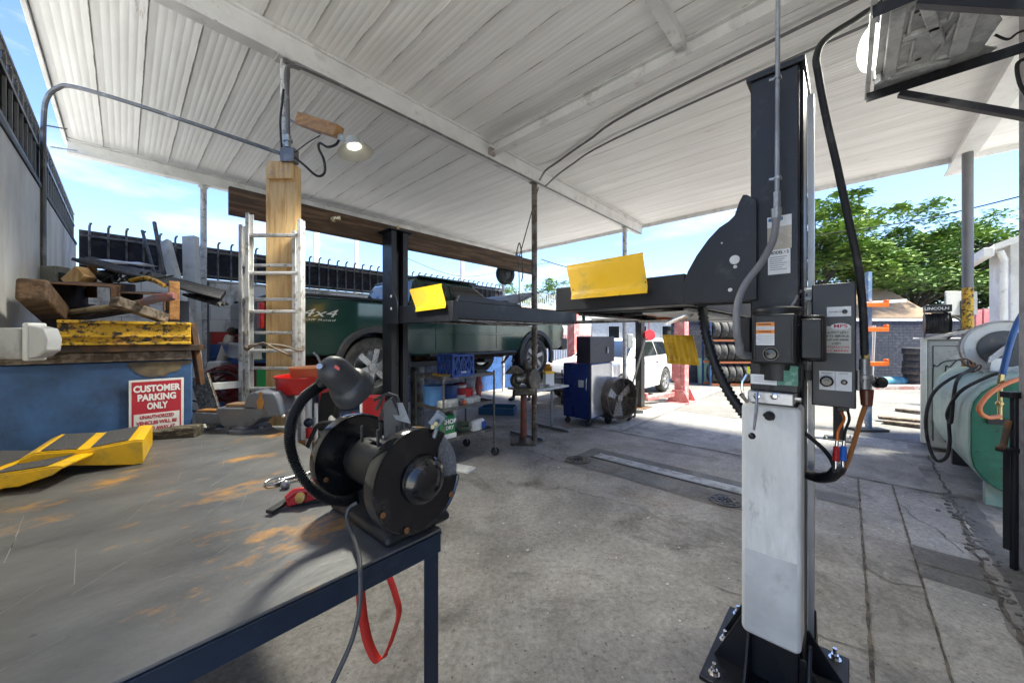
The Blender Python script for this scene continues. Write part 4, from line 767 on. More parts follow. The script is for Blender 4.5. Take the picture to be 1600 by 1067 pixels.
# ramps
def ramp(lab, c, rz, ln, w0, h0, h1, tilt=0, flip=False):
    t = thing('wheel_ramp', lab, 'wheel ramp', c, 'yellow wheel ramps on the bench', rz); M_ = Matrix.Translation(c) @ Matrix.Rotation(rz, 4, 'Z') @ Matrix.Rotation(tilt, 4, 'Y')
    if flip: prof = [(-ln/2, -.03), (0, -.03), (.06, -.01), (.10, -.01), (ln/2-.03, .02), (ln/2, .045), (ln/2, h1), (ln/2-.03, h1+.005), (0.0, h1-.01), (-ln/2+.04, h0), (-ln/2, h0-.02)]
    else: prof = [(-ln/2, h0-.03), (-ln/2+.02, .028), (-ln/2+.06, .018), (-.05, .012), (.05, -.01), (.15, -.03), (ln/2, -.03), (ln/2, h1), (ln/2-.03, h1+.005), (0.0, h1-.01), (-ln/2+.04, h0), (-ln/2, h0-.02)]
    g = MB(M_); g.box(ln/2-.006, ln/2-.001, -w0/2+.008, w0/2-.008, .08 if flip else .002, h1+.028); g.build('end_plate', yellow, t, .001)
    for yy in (-w0/2, w0/2-.006):
        g = MB(M_); g.prism([(x, z) for x, z in prof], ((0, yy+.006, .03), (1, 0, 0), (0, 0, 1)), .006); g.build('side_plate', yellow, t, .002)
    g = MB(M_); tp = [(-ln/2+.005, h0-.018), (-ln/2+.04, h0), (0, h1-.01), (ln/2-.03, h1+.005), (ln/2, h1)]
    for i in range(len(tp)-1):
        (x0, z0), (x1, z1) = tp[i], tp[i+1]; g.add([(x0, -w0/2+.004, z0+.031), (x1, -w0/2+.004, z1+.031), (x1, w0/2-.004, z1+.031), (x0, w0/2-.004, z0+.031), (x0, -w0/2+.004, z0+.036), (x1, -w0/2+.004, z1+.036), (x1, w0/2-.004, z1+.036), (x0, w0/2-.004, z0+.036)], [(0, 3, 2, 1), (4, 5, 6, 7), (0, 1, 5, 4), (3, 7, 6, 2), (0, 4, 7, 3), (1, 2, 6, 5)])
    g.build('top_plate', yellow, t); grip = mat('grey_grit_pad', (.07, .07, .075), .95, bump=.8, bs=150)
    for (x0, x1) in ((-ln/2+.055, -.025), (.015, ln/2-.05)):
        def zz(x):
            for i in range(len(tp)-1):
                if tp[i][0] <= x <= tp[i+1][0]: f_ = (x-tp[i][0])/(tp[i+1][0]-tp[i][0]); return tp[i][1]+(tp[i+1][1]-tp[i][1])*f_
            return h1
        g = MB(M_); g.add([(x0, -w0/2+.012, zz(x0)+.0375), (x1, -w0/2+.012, zz(x1)+.0375), (x1, w0/2-.02, zz(x1)+.0375), (x0, w0/2-.02, zz(x0)+.0375), (x0, -w0/2+.012, zz(x0)+.0405), (x1, -w0/2+.012, zz(x1)+.0405), (x1, w0/2-.02, zz(x1)+.0405), (x0, w0/2-.02, zz(x0)+.0405)], [(0, 3, 2, 1), (4, 5, 6, 7), (0, 1, 5, 4), (3, 7, 6, 2), (0, 4, 7, 3), (1, 2, 6, 5)]); g.build('grip_pad', grip, t)
    return t
ramp('yellow wheel ramp nearer the parking sign', Vector((-2.01, 1.745, ZT+.003)), R(40), .36, .38, .08, .075, R(0))
ramp('yellow wheel ramp cut off by the left edge of the photo', Vector((-2.07, 1.525, ZT+.003)), R(23), .44, .36, .055, .045, R(0), True)
junk('timber', 'thick split dark timber block lying on the bench below the sign', 'timber', lambda g: g.bar(toAB(P(226, 686, 2.14)), toAB(P(313, 676, 2.22)), .10, .105), mat('oily_split_timber', (.055, .045, .032), .8, 0, c2=(.22, .18, .13), amt=.28, st=(.5, 8, 8), scale=3, bump=.7, bs=14), bevel=.012)
# ------------------------------------------------------------------ vise
va, vb = .50, 2.83
vs_ = thing('bench_vise', 'grey bench vise bolted to the far corner of the workbench', 'vise', P(395, 672, 2.33), rot=0)
q = P(392, 672, 2.33); cx_, cy_ = q.x, q.y
def VX(px): return P(px, 0, cy_).x
def VZ(py): return P(0, py, cy_).z
g = MB(); g.lathe([(.12, 0), (.12, .018), (.095, .03), (.085, .055), (.001, .055)], (VX(387), cy_+.02, ZT+.001), (0, 0, 1), 28); bz = g.build('swivel_base', grey, vs_, .003)
for s_ in (-1, 1): g = MB(); g.lathe([(.014, .02), (.014, .032), (.001, .034)], (VX(387)+s_*.1, cy_-.02, ZT), (0, 0, 1), 6); g.build('base_bolt', galv, bz)
g = MB(); g.prism([(VX(350), VZ(634)), (VX(412), VZ(634)), (VX(414), VZ(655)), (VX(405), VZ(663)), (VX(362), VZ(663)), (VX(355), VZ(655))], ((0, cy_+.09, 0), (1, 0, 0), (0, 0, 1)), .16); bd = g.build('fixed_body', grey, vs_, .010, seg=3)
g = MB(); g.prism([(VX(313), VZ(642)), (VX(356), VZ(644)), (VX(356), VZ(660)), (VX(314), VZ(660))], ((0, cy_+.045, 0), (1, 0, 0), (0, 0, 1)), .085); g.build('slide_bar', grey, vs_, .006)
g = MB(); g.box(VX(313), VX(357), cy_-.03, cy_+.035, VZ(642), VZ(639.5)); g.build('rusty_slide_face', mat('orange_rust', (.45, .2, .05), .8, c2=(.2, .09, .03), amt=.4), vs_, .002)
g = MB(); g.prism([(VX(402), VZ(612)), (VX(410), VZ(609)), (VX(440), VZ(611)), (VX(446), VZ(620)), (VX(451), VZ(645)), (VX(420), VZ(650)), (VX(412), VZ(656)), (VX(411), VZ(634)), (VX(393), VZ(633))], ((0, cy_+.1, 0), (1, 0, 0), (0, 0, 1)), .18); g.build('moving_jaw', grey, vs_, .010, seg=3)
g = MB(); g.prism([(VX(419), VZ(609)), (VX(424), VZ(609)), (VX(423), VZ(618)), (VX(427), VZ(624)), (VX(424), VZ(635)), (VX(417), VZ(635)), (VX(415), VZ(624)), (VX(419), VZ(618))], ((0, cy_-.081, 0), (1, 0, 0), (0, 0, 1)), .004); g.build('chipped_gap', mat('orange_rust', (.45, .2, .05), .8), vs_)
g = MB(); g.box(VX(362), VX(392), cy_-.05, cy_+.04, VZ(633.9), VZ(629)); g.build('anvil_face', mat('worn_rust_brown', (.25, .15, .09), .6, .3), vs_, .004)
g = MB(); g.cyl((VX(448), cy_, VZ(642)), (VX(461), cy_, VZ(641)), .016); g.cyl((VX(457), cy_-.09, VZ(645)), (VX(457), cy_+.09, VZ(638)), .007); g.ball((VX(457), cy_-.09, VZ(645)), .013, 8); g.ball((VX(457), cy_+.09, VZ(638)), .013, 8); g.build('screw_handle', chrome, vs_)
# ------------------------------------------------------------------ bench grinder
gr = thing('bench_grinder', 'black bench grinder with two round wheel guards on the bench corner', 'bench grinder', P(605, 848, 1.22), rot=0)
cR, cL = P(650, 747, 1.08), P(556, 711, 1.33); ax = (cR-cL).normalized()
u1 = ax.cross(V).normalized(); u2 = u1.cross(ax).normalized()      # u1 roughly sideways, u2 up
if u2.z < 0: u2 = -u2
def GP(c, x, y, d=0): return c+u1*x+u2*y+ax*d
sgn = 1 if u1.x > 0 else -1
RG = .152
def guard(c, d0, d1, nm, cut=False, lab=None):
    g = MB(); N_ = 56
    def prof(an):                                       # radius by angle, flattened where the wheel is exposed
        r = RG
        if cut:
            x, y = math.cos(an), math.sin(an)
        return r
    angs = []
    for i in range(N_+1):
        an = 2*math.pi*i/N_
        angs.append(an)
    if cut:                                             # opening faces to the right, between about -8 and 52 degrees
        angs = [R(52)+(R(350)-R(52))*i/N_ for i in range(N_+1)]
    poly = [(RG*math.cos(a)*sgn, RG*math.sin(a)) for a in (angs if cut else angs[:-1])]
    if cut: poly += [(.085*sgn, -.018), (.060*sgn, .03), (.07*sgn, .085)]
    k = len(poly); lip = [(x*.965, y*.965) for x, y in poly]
    vs = []
    for d, pl_ in ((d0, poly), (d0+.0, poly), (d1-.008, poly), (d1, [(x*.985, y*.985) for x, y in poly]), (d1, lip), (d1-.004, [(x*.94, y*.94) for x, y in poly])):
        vs += [GP(c, x, y, d) for x, y in pl_]
    fs = []
    for l_ in range(1, 5): fs += [(l_*k+i, l_*k+(i+1) % k, (l_+1)*k+(i+1) % k, (l_+1)*k+i) for i in range(k)]
    fs += [tuple(range(k))[::-1], tuple(5*k+i for i in range(k))]
    g.add(vs, fs); return g.build(nm, gloss, gr, sharp=40)
g1 = guard(cR, -.020, .024, 'wheel_guard', True); g1['label'] = 'near wheel guard, open on its right side'
g2 = guard(cL, -.018, .022, 'wheel_guard'); 
g = MB(); g.lathe([(.085, .0284), (.087, .03), (.080, .036), (.062, .04), (.058, .044), (.05, .058), (.03, .066), (.001, .068)], GP(cR, .01*sgn, 0), ax, 40) if False else g.lathe([(.072, .024), (.070, .032), (.060, .037), (.056, .042), (.048, .058), (.03, .067), (.001, .069)], GP(cR, .01*sgn, 0), ax, 40); g.build('spindle_cover', gloss, g1)
g = MB(); g.lathe([(.001, -.012), (.135, -.010), (.137, -.008), (.137, .008), (.135, .010), (.001, .010)], GP(cR, .012*sgn, 0, .002), ax, 48); g.build('grinding_wheel', mat('grey_abrasive', (.20, .21, .23), .95, c2=(.32, .33, .35), amt=.3, scale=60, bump=.9, bs=220), gr)
g = MB(); g.lathe([(.078, .0085), (.074, .0145), (.001, .0145)], GP(cR, .012*sgn, 0, 0), ax, 40); g.build('wheel_flange', orange, gr)
for an in (68, 205, -35, 248): g = MB(); q = GP(cR, .135*math.cos(R(an))*sgn, .135*math.sin(R(an)), .024); g.lathe([(.008, 0), (.008, .003), (.004, .004), (.001, .003)], q, ax, 16); g.build('guard_screw', mat('copper_screw', (.4, .2, .1), .4, .8), g1)
for an in (200, 30): g = MB(); q = GP(cL, .13*math.cos(R(an))*sgn, .13*math.sin(R(an)), .041); g.lathe([(.008, 0), (.008, .003), (.001, .004)], q, ax, 16); g.build('guard_screw', MC['copper_screw'], g2)
g = MB(); g.lathe([(.062, .045), (.068, .05), (.075, .07), (.077, .12), (.077, .25), (.07, .27)], cL, ax, 44); g.build('motor_housing', blackm, gr, sharp=60)
# eye shield brackets
for (c, off) in ((cL, .06), (cR, -.06)):
    pass
q = (cL+cR)/2
g = MB(); M0 = GP(q, .0, .078); g.bar(GP(q, -.015, .083, -.05), GP(q, -.015, .083, .06), .075, .006, u2)
for dd in (-.05, .055): g.bar(GP(q, -.045*sgn, .08, dd), GP(q, -.045*sgn, .135, dd), .01, .006, ax); g.bar(GP(q, .02*sgn, .08, dd), GP(q, .02*sgn, .135, dd), .01, .006, ax)
g.build('bracket', dgrey, gr, .002)
g = MB(); g.prism([(P(596, 0, 1.2).x, P(0, 632, 1.2).z), (P(609, 0, 1.2).x, P(0, 622, 1.2).z), (P(628, 0, 1.2).x, P(0, 660, 1.2).z), (P(628, 0, 1.2).x, P(0, 690, 1.2).z), (P(598, 0, 1.2).x, P(0, 690, 1.2).z)], ((0, 1.24, 0), (1, 0, 0), (0, 0, 1)), .03); g.build('spark_arrestor', dgrey, gr, .003)
def glassplate(pts, nm, m_, th=.004):
    g = MB(); v = [Vector(p) for p in pts]; nn = (v[1]-v[0]).cross(v[2]-v[0]).normalized()*th; k = len(v)
    g.add(v+[x+nn for x in v], [tuple(range(k))[::-1], tuple(range(k, 2*k))]+[(i, (i+1) % k, k+(i+1) % k, k+i) for i in range(k)]); return g.build(nm, m_, gr, .001)
dust = mat('dusty_clear_shield', (.36, .36, .34), .3, 0, c2=(.25, .25, .23), amt=.4, scale=12)
glassplate([P(609, 628, 1.24), P(629, 629, 1.24), P(642, 662, 1.2), P(618, 655, 1.2), P(610, 640, 1.22)], 'eye_shield', dust)
g = MB(); g.tube([P(585, 625, 1.26), P(598, 618, 1.25), P(607, 615, 1.25), P(621, 620, 1.24), P(623, 628, 1.24)], .006, 6); g.tube([P(588, 640, 1.26), P(597, 622, 1.25)], .006, 6); g.tube([P(593, 655, 1.27), P(605, 628, 1.25)], .007, 6); g.build('shield_arm', dgrey, gr)
g = MB(); g.bar(P(676, 665, 1.10), P(691, 646, 1.10), .02, .035); g.bar(P(683, 668, 1.10), P(678, 684, 1.10), .01, .012); g.build('tool_rest_arm', mat('blue_grey_steel', (.1, .13, .17), .4, .4), gr, .002)
g = MB(); g.cyl(P(681, 662, 1.08), P(681, 662, 1.065), .006); g.cyl(P(676, 667, 1.08), P(676, 667, 1.065), .006); g.build('rest_screw', MC['brass'], gr)
# pedestal base
g = MB(); c0 = P(602, 846, 1.20); c0.z = ZT+.001
rot = Matrix.Translation((c0.x, c0.y+.03, ZT+.001)) @ Matrix.Rotation(math.atan2(ax.y, ax.x), 4, 'Z')
secs = [(.19, .115, 0, 0), (.19, .115, .028, 0), (.15, .09, .045, 0), (.085, .055, .075, 0), (.065, .05, .12, 0)]
vs = []
for (hx, hy, z, _) in secs: vs += [(-hx, -hy, z), (hx, -hy, z), (hx, hy, z), (-hx, hy, z)]
fs = [(3, 2, 1, 0), (16, 17, 18, 19)]
for l_ in range(4): fs += [(l_*4+i, l_*4+(i+1) % 4, l_*4+4+(i+1) % 4, l_*4+4+i) for i in range(4)]
g.add(vs, fs, 0, rot); g.build('pedestal', blackm, gr, .012, seg=3)
# worklamp on gooseneck
lg = thing('gooseneck_lamp', 'charcoal gooseneck work lamp curving up from the bench grinder', 'work lamp', P(556, 782, 1.12), rot=0)
pts = curve([P(560, 778, 1.13), P(540, 783, 1.12), P(512, 779, 1.10), P(483, 758, 1.09), P(462, 724, 1.08), P(453, 690, 1.08), P(457, 655, 1.07), P(472, 625, 1.06), P(492, 608, 1.05), P(508, 598, 1.05)], 22)
g = MB(); g.tube(pts, [.0165 if i % 2 else .0122 for i in range(len(pts))], 16); g.build('gooseneck', blackm, lg, sharp=80)
hp, hq = P(512, 570, 1.03), P(556, 612, 1.13); hd_ = (hq-hp).normalized()
shm = mat('charcoal_lamp_paint', (.04, .042, .046), .5, .1, c2=(.08, .08, .08), amt=.15, bump=.1)
g = MB(); g.lathe([(.001, -.012), (.016, -.011), (.030, -.003), (.040, .012), (.045, .03), (.046, .085), (.049, .088), (.058, .094), (.064, .115), (.066, .135), (.063, .135), (.058, .11), (.044, .095), (.042, .03)], hp, hd_, 44); g.build('shade', shm, lg, sharp=45)
g = MB(); g.cyl(P(501, 600, 1.05), P(514, 588, 1.045), .019, .02); g.build('socket_joint', blackm, lg, .004)
g = MB(); g.cyl(P(500, 566, 1.04), P(496, 557, 1.03), .003); g.cyl(P(496, 557, 1.03), P(490, 551, 1.02), .0025); g.cyl(P(503, 574, 1.02), P(499, 572, 1.0), .008); g.build('switch_key', galv, lg)
g = MB(); g.prism([(0, 0), (.014, -.002), (.016, .006), (.004, .010)], (P(522, 574, .995), (1, 0, -.5), (0, 0, 1)), .001); g.build('red_sticker', red, lg)
g = MB(); g.tube(curve([P(558, 785, 1.10), P(545, 795, 1.09), P(542, 812, 1.08), P(552, 838, 1.04), P(561, 868, .965), P(563, 895, .912), P(563, 930, .90), P(560, 960, .89), P(548, 1005, .88), P(528, 1050, .87), P(505, 1100, .86)], 8), .0058, 10); tag(g.build('power_cord', mat('grey_cord', (.06, .062, .066), .5)), 'dark grey power cord hanging from the grinder over the bench edge', 'cord')
g = MB(); g.tube(curve([P(555, 815, 1.2)+Vector((0, 0, -.012)), P(564, 812, 1.22), P(566, 822, 1.2), P(556, 827, 1.2), P(548, 822, 1.2), P(555, 815, 1.2)], 6), .004, 8); tag(g.build('cord_loop', rubber), 'small loop of black cord on the bench beside the grinder base', 'cord')
# red strap below bench
g = MB(); pth = curve([P(563, 925, 1.25), P(568, 970, 1.25), P(577, 1008, 1.25), P(592, 1032, 1.25), P(606, 1015, 1.27), P(617, 985, 1.29), P(624, 955, 1.3), P(617, 925, 1.32), P(608, 898, 1.34), P(596, 850, 1.4)], 6); vs = []
for i, p in enumerate(pth):
    w2_ = .011 if i < 22 else .006; d_ = Vector((w2_, .012, .0)); vs += [p-d_, p+d_]
g.add(vs, [(2*i, 2*i+1, 2*i+3, 2*i+2) for i in range(len(pth)-1)]); o = g.build('strap', mat('red_webbing', (.72, .035, .02), .6, bump=.3, bs=200)); sm = o.modifiers.new('s', 'SOLIDIFY'); sm.thickness = .002; tag(o, 'bright red webbing strap hanging in a loop under the bench', 'strap')
# puller / ratchet tool on bench
t = thing('strap_ratchet', 'red and black ratchet tool lying on the bench by the grinder', 'ratchet', P(475, 780, 1.45), rot=0)
def BT(px, py, dz=0): Y = (H-ZT-dz)*F/(py-CY); return P(px, py, Y)
g = MB(); g.bar(BT(420, 800, .012), BT(455, 778, .02), .03, .012); g.build('black_handle', blackm, t, .003)
g = MB(); g.bar(BT(448, 782, .02), BT(520, 764, .035), .045, .03); g.tube(curve([BT(448, 780, .03), BT(462, 768, .05), BT(485, 766, .05)], 5), .014, 8); g.build('red_body', red, t, .005)
g = MB(); g.lathe([(.018, 0), (.018, .006), (.008, .008), (.001, .008)], BT(470, 777, .035), (-.1, -1, .25), 20); g.build('pivot_disc', MC['brass'], t)
g = MB(); g.bar(BT(455, 786, .01), BT(520, 776, .01), .012, .02); g.build('lower_lever', blackm, t, .003)
g = MB(); g.tube(curve([BT(414, 754, .01), BT(425, 748, .015), BT(445, 745, .02), BT(440, 752, .015), BT(420, 758, .01), BT(414, 754, .01)], 5), .004, 8); g.tube([BT(440, 750, .015), BT(500, 735, .02), BT(545, 728, .02)], .008, 8); g.ball(BT(446, 757, .015), .018, 8); g.ball(BT(436, 752, .012), .014, 8); tag(g.build('hook_rod', mat('dull_steel', (.3, .3, .31), .35, .8)), 'steel hook and thin rod lying behind the red ratchet', 'hook')
# red drain pan
t = thing('oil_drain', 'red round oil drain pan holding a brown pan on a white stand', 'drain pan', Vector((P(478, 0, 2.5).x, 2.5, 0)), rot=0)
q = P(478, 612, 2.5); g = MB(); g.lathe([(.001, 0), (.16, 0), (.172, .012), (.18, .10), (.19, .108), (.19, .115), (.172, .112), (.16, .02), (.001, .015)], (q.x, q.y, q.z), (0, 0, 1), 44); g.build('pan', red, t, sharp=50)
g = MB(); g.lathe([(.15, .11), (.158, .17), (.165, .18), (.155, .178), (.145, .12)], (q.x+.05, q.y+.03, q.z-.01), (0, 0, 1), 40); g.build('brown_pan', mat('copper_brown', (.30, .14, .07), .4, .3), t)
g = MB(); g.cyl((q.x+.02, q.y, .05), (q.x+.02, q.y, q.z), .02); g.cyl((q.x+.07, q.y, .3), (q.x+.07, q.y, q.z-.08), .012)
for an in (30, 150, 270): g.bar((q.x+.02, q.y, .1), (q.x+.02+.28*math.cos(R(an)), q.y+.28*math.sin(R(an)), .03), .03, .02)
g.build('stand', white, t)
# ------------------------------------------------------------------ vehicles
def arc(cx, cz, r, a0, a1, n=10): return [(cx+r*math.cos(R(a0+(a1-a0)*i/n)), cz+r*math.sin(R(a0+(a1-a0)*i/n))) for i in range(n+1)]
def add_wheel(t, M_, c, r, wd, out, rim_m, spokes=6):
    wh = MB(M_); ax_ = Vector((0, out, 0)); c = Vector(c)
    wh.lathe([(r*.66, -wd*.5), (r*.9, -wd*.5), (r*.98, -wd*.4), (r, -wd*.25), (r, wd*.25), (r*.98, wd*.4), (r*.9, wd*.5), (r*.66, wd*.46), (r*.64, wd*.3)], c, ax_, 44); ty = wh.build('wheel', tyrem, t, sharp=50)
    g = MB(M_); g.lathe([(r*.67, wd*.47), (r*.63, wd*.44), (r*.60, wd*.2), (r*.58, -wd*.3), (.001, -wd*.3)], c, ax_, 40)
    q = c+ax_*wd*.36; u_ = Vector((1, 0, 0)); v_ = Vector((0, 0, 1))
    for k in range(spokes):
        an = k*2*math.pi/spokes+.3; d = u_*math.cos(an)+v_*math.sin(an); g.bar(q+d*r*.10, q+d*r*.63, r*.19, .02, ax_)
    g.lathe([(r*.18, wd*.42), (r*.16, wd*.46), (.001, wd*.47)], c, ax_, 24); g.build('rim', rim_m, ty)
def vehicle(t, M_, W, low, th_, green, zb, zr, inset, paint, wins, wheels, r, wd, rim_m, arches):
    g = MB(M_); k = len(low); zmid = sum(p[1] for p in low)/k
    lay = [(0.0, .93), (.03, 1.0), (W-.03, 1.0), (W, .93)]; vs = []
    cxm = sum(p[0] for p in low)/k
    for y, s_ in lay: vs += [(cxm+(x-cxm)*(1 if .9 < s_ and s_ == 1 else .992), y, zmid+(z-zmid)*(1 if s_ == 1 else .965)) for x, z in low]
    fs = [tuple(range(k))[::-1], tuple(3*k+i for i in range(k))]
    for l_ in range(3): fs += [(l_*k+i, l_*k+(i+1) % k, (l_+1)*k+(i+1) % k, (l_+1)*k+i) for i in range(k)]
    g.add(vs, fs); body = g.build('body', paint, t, .02, sharp=40, seg=3)
    x0b, x1b, x0r, x1r = green
    def side(z): return .05+(inset-.05)*(z-zb)/(zr-zb)
    g = MB(M_); g.add([(x0b, .05, zb-.03), (x1b, .05, zb-.03), (x1b, W-.05, zb-.03), (x0b, W-.05, zb-.03), (x0r, inset, zr), (x1r, inset, zr), (x1r, W-inset, zr), (x0r, W-inset, zr)], [(0, 1, 5, 4), (1, 2, 6, 5), (2, 3, 7, 6), (3, 0, 4, 7), (4, 5, 6, 7)]); g.build('cabin', paint, t, .05, seg=4)
    for poly in wins:
        for s_ in (0, 1):
            vs = []
            for dd in (.012, -.010):
                for x, z in poly:
                    y = side(z)-dd; vs.append((x, y if s_ == 0 else W-y, z))
            n = len(poly); g = MB(M_); g.add(vs, [tuple(range(n)), tuple(range(n, 2*n))[::-1]]+[(i, (i+1) % n, n+(i+1) % n, n+i) for i in range(n)]); g.build('window', glass, t)
    for (xa, xb_, nm) in ((x1b, x1r, 'windscreen'), (x0b, x0r, 'rear_window')):
        dx = .012 if nm == 'windscreen' else -.012; z0_, z1_ = zb+.04, zr-.06; f0, f1 = (z0_-zb+.03)/(zr-zb+.03), (z1_-zb+.03)/(zr-zb+.03)
        X0, X1 = xa+(xb_-xa)*f0+dx, xa+(xb_-xa)*f1+dx; g = MB(M_)
        a_ = [(X0, side(z0_)+.08, z0_), (X0, W-side(z0_)-.08, z0_), (X1, W-side(z1_)-.06, z1_), (X1, side(z1_)+.06, z1_)]; b__ = [(x-dx*2, y, z) for x, y, z in a_]
        g.add(a_+b__, [(0, 1, 2, 3), (7, 6, 5, 4), (0, 4, 5, 1), (1, 5, 6, 2), (2, 6, 7, 3), (3, 7, 4, 0)]); g.build(nm, glass, t)
    for x in wheels:
        for (y, o_) in ((wd/2+.01, -1), (W-wd/2-.01, 1)): add_wheel(t, M_, (x, y, r), r, wd, o_, rim_m)
    if arches:
        for x in wheels:
            for (y, sg_) in ((-.035, 1), (W-.02, 1)):
                ro, ri = arches; poly = arc(x, r+.02, ro, -18, 198, 18)+arc(x, r+.02, ri, 198, -18, 18); g = MB(M_); g.prism(poly, ((0, y+.055, 0), (1, 0, 0), (0, 0, 1)), .055); g.build('fender_flare', dgrey, t, .012)
    return body
B4 = 4.35; ZG = .79
TM = AB @ Matrix.Translation((.95, B4, ZG))
tk = thing('pickup_truck', 'dark green pickup truck raised on a lift with its bonnet open', 'pickup truck', WA(3.6, B4+.85, ZG))
green = mat('dark_green_car_paint', (.014, .046, .037), .16, .1, c2=(.02, .06, .05), amt=.3, soft=.4, bump=.02, coat=.7, rv=.12, scale=1.5)
rw_, fw_ = 1.19, 4.39; rr_ = .38
low = [(.02, .55), (.75, .55)]+arc(rw_, .40, .43, 160, 20)+[(1.75, .50), (3.85, .50)]+arc(fw_, .40, .43, 165, 20)+[(5.0, .50), (5.28, .58), (5.32, .95), (5.18, 1.10), (4.4, 1.19), (3.5, 1.23), (1.72, 1.215), (.02, 1.20)]
rimm = mat('alloy_rim', (.55, .55, .56), .3, .8, c2=(.3, .3, .3), amt=.2)
vehicle(tk, TM, 1.75, low, 0, (1.74, 3.62, 1.92, 2.95), 1.20, 1.63, .22, green, [[(1.98, 1.26), (2.38, 1.26), (2.38, 1.55), (2.06, 1.55)], [(2.47, 1.26), (3.42, 1.26), (3.06, 1.50), (2.9, 1.55), (2.47, 1.55)]], (rw_, fw_), rr_, .24, rimm, (.50, .415))
for x in (2.10, 2.43, 3.32): g = MB(TM); g.box(x, x+.008, -.004, .004, .58, 1.2); g.build('door_gap', inkk, tk)
g = MB(TM); g.box(1.80, 3.75, -.006, .01, .80, .83); g.build('side_moulding', green, tk, .004)
g = MB(TM); g.box(.06, 1.70, -.004, .10, 1.215, 1.245); g.box(.06, 1.70, 1.65, 1.754, 1.215, 1.245); g.build('bed_rail', blackm, tk, .008)
g = MB(TM); g.box(2.52, 2.68, -.02, .008, 1.02, 1.06); g.build('door_handle', blackm, tk, .006)
g = MB(TM); g.box(.10, .36, -.003, .004, .96, 1.14) if False else g.box(1.46, 1.64, -.004, .004, .98, 1.12); g.build('fuel_door', green, tk, .003)
g = MB(TM); g.tube([(1.95, -.05, .50), (3.75, -.05, .50)], .035, 10); g.build('side_step', blackm, tk)
g = MB(TM); g.box(1.95, 3.05, .18, 1.57, 1.632, 1.66); g.build('roof_trim', green, tk, .012)
g = MB(TM); g.box(3.4, 3.5, -.14, .02, 1.24, 1.38); g.build('door_mirror', blackm, tk, .02)
g = MB(TM); g.box(-.12, .03, .05, 1.7, .52, .70); g.build('rear_bumper', chrome, tk, .02)
g = MB(TM); g.box(-.01, .03, .02, .17, .85, 1.12); g.build('tail_lamp', red, tk, .01)
g = MB(TM); g.prism([(3.6, 1.26), (4.62, 1.66), (4.64, 1.63), (3.62, 1.22)], ((0, 1.62, 0), (1, 0, 0), (0, 0, 1)), 1.5); g.build('bonnet', mat('bonnet_underside', (.09, .095, .1), .45, .1, c2=(.03, .035, .035), amt=.4, scale=5), tk, .012)
g = MB(TM); g.box(4.3, 5.2, .15, 1.6, 1.0, 1.22); g.build('engine', dgrey, tk, .04)
g = MB(TM); g.box(5.28, 5.34, .05, .42, .78, .98); g.build('headlight', chrome, tk, .02)
g = MB(TM); g.box(5.2, 5.42, -.01, 1.76, .50, .74); g.build('front_bumper', dgrey, tk, .03)
g = MB(TM)
for i in range(14): x = .8+i*.28; g.obox((x, .8+.2*math.sin(i*2.1), .45), (.25, .5+.3*math.sin(i), .12), (0, .1*math.sin(i*3), .3*math.cos(i)))
g.cyl((1.0, .87, .38), (4.4, .87, .42), .05); g.cyl((rw_, .2, .38), (rw_, 1.55, .38), .06); g.build('underbody', rusty, tk, .01)
q = TM @ Vector((.53, -.006, 1.03)); ux = AB.to_3x3() @ Vector((1, 0, 0))
text('4x4', .125, q, ux, V, mat('silver_decal', (.55, .56, .57), .4), 'decal', tk, .0008, .0, .38, .35)
text('Off Road', .032, TM @ Vector((.54, -.006, .955)), ux, V, MC['silver_decal'], 'decal', tk, .0006, .0, .34, .2)
t = thing('lift_stand', 'dark grey in-ground lift plunger carrying the green truck', 'lift', WA(3.0, B4+.6, 0))
g = MB(AB); g.cyl((aofpx(652, 4.7), 4.7, 0), (aofpx(652, 4.7), 4.7, 1.12), .1, n=28); g.build('plunger', mat('grey_cylinder', (.17, .17, .165), .4, .5, c2=(.08, .075, .07), amt=.4), t)
g = MB(AB); g.box(1.9, 4.4, 4.6, 4.8, 1.12, 1.2); g.box(1.9, 2.1, 4.45, 6.0, 1.13, 1.19); g.box(4.1, 4.3, 4.45, 6.0, 1.13, 1.19); g.build('lift_arms', black, t, .005)
# white suv
SM = AB @ Matrix.Translation((7.8+.0, 3.8, 0))      # front axle at x=0, nose towards -x
SX = SM @ Matrix.Scale(-1, 4, (1, 0, 0))
su = thing('suv', 'white suv parked facing left in the bay behind the lift', 'car', WA(9.1, 4.7, 0))
wpaint = mat('white_car_paint', (.74, .74, .74), .22, 0, var=.03, bump=0, coat=.6, rv=.1)
lw = [(.95, .35), (.40, .25)][:0]
low = [(-3.65, .40), (-3.1, .34)]+arc(-2.68, .34, .39, 165, 10)+[(-2.2, .24), (-.45, .24)]+arc(0, .34, .39, 170, 10)+[(.62, .30), (.85, .40), (.87, .72), (.70, .90), (-.62, 1.03), (-3.5, 1.06), (-3.68, .85)]
vehicle(su, SX, 1.8, low, 0, (-3.6, -.42, -3.2, -1.3), 1.02, 1.52, .24, wpaint, [[(-3.1, 1.09), (-2.25, 1.07), (-2.25, 1.44), (-2.95, 1.43)], [(-2.18, 1.07), (-1.35, 1.06), (-1.35, 1.44), (-2.18, 1.44)], [(-1.29, 1.06), (-.78, 1.05), (-1.2, 1.36), (-1.29, 1.40)]], (0, -2.68), .34, .22, rimm, None)
g = MB(SX); g.box(-.85, -.72, -.16, .03, 1.06, 1.20); g.build('door_mirror', wpaint, su, .02)
for x in (-2.22, -1.32, -.42): g = MB(SX); g.box(x, x+.008, -.003, .004, .34, 1.03); g.build('door_gap', dgrey, su)
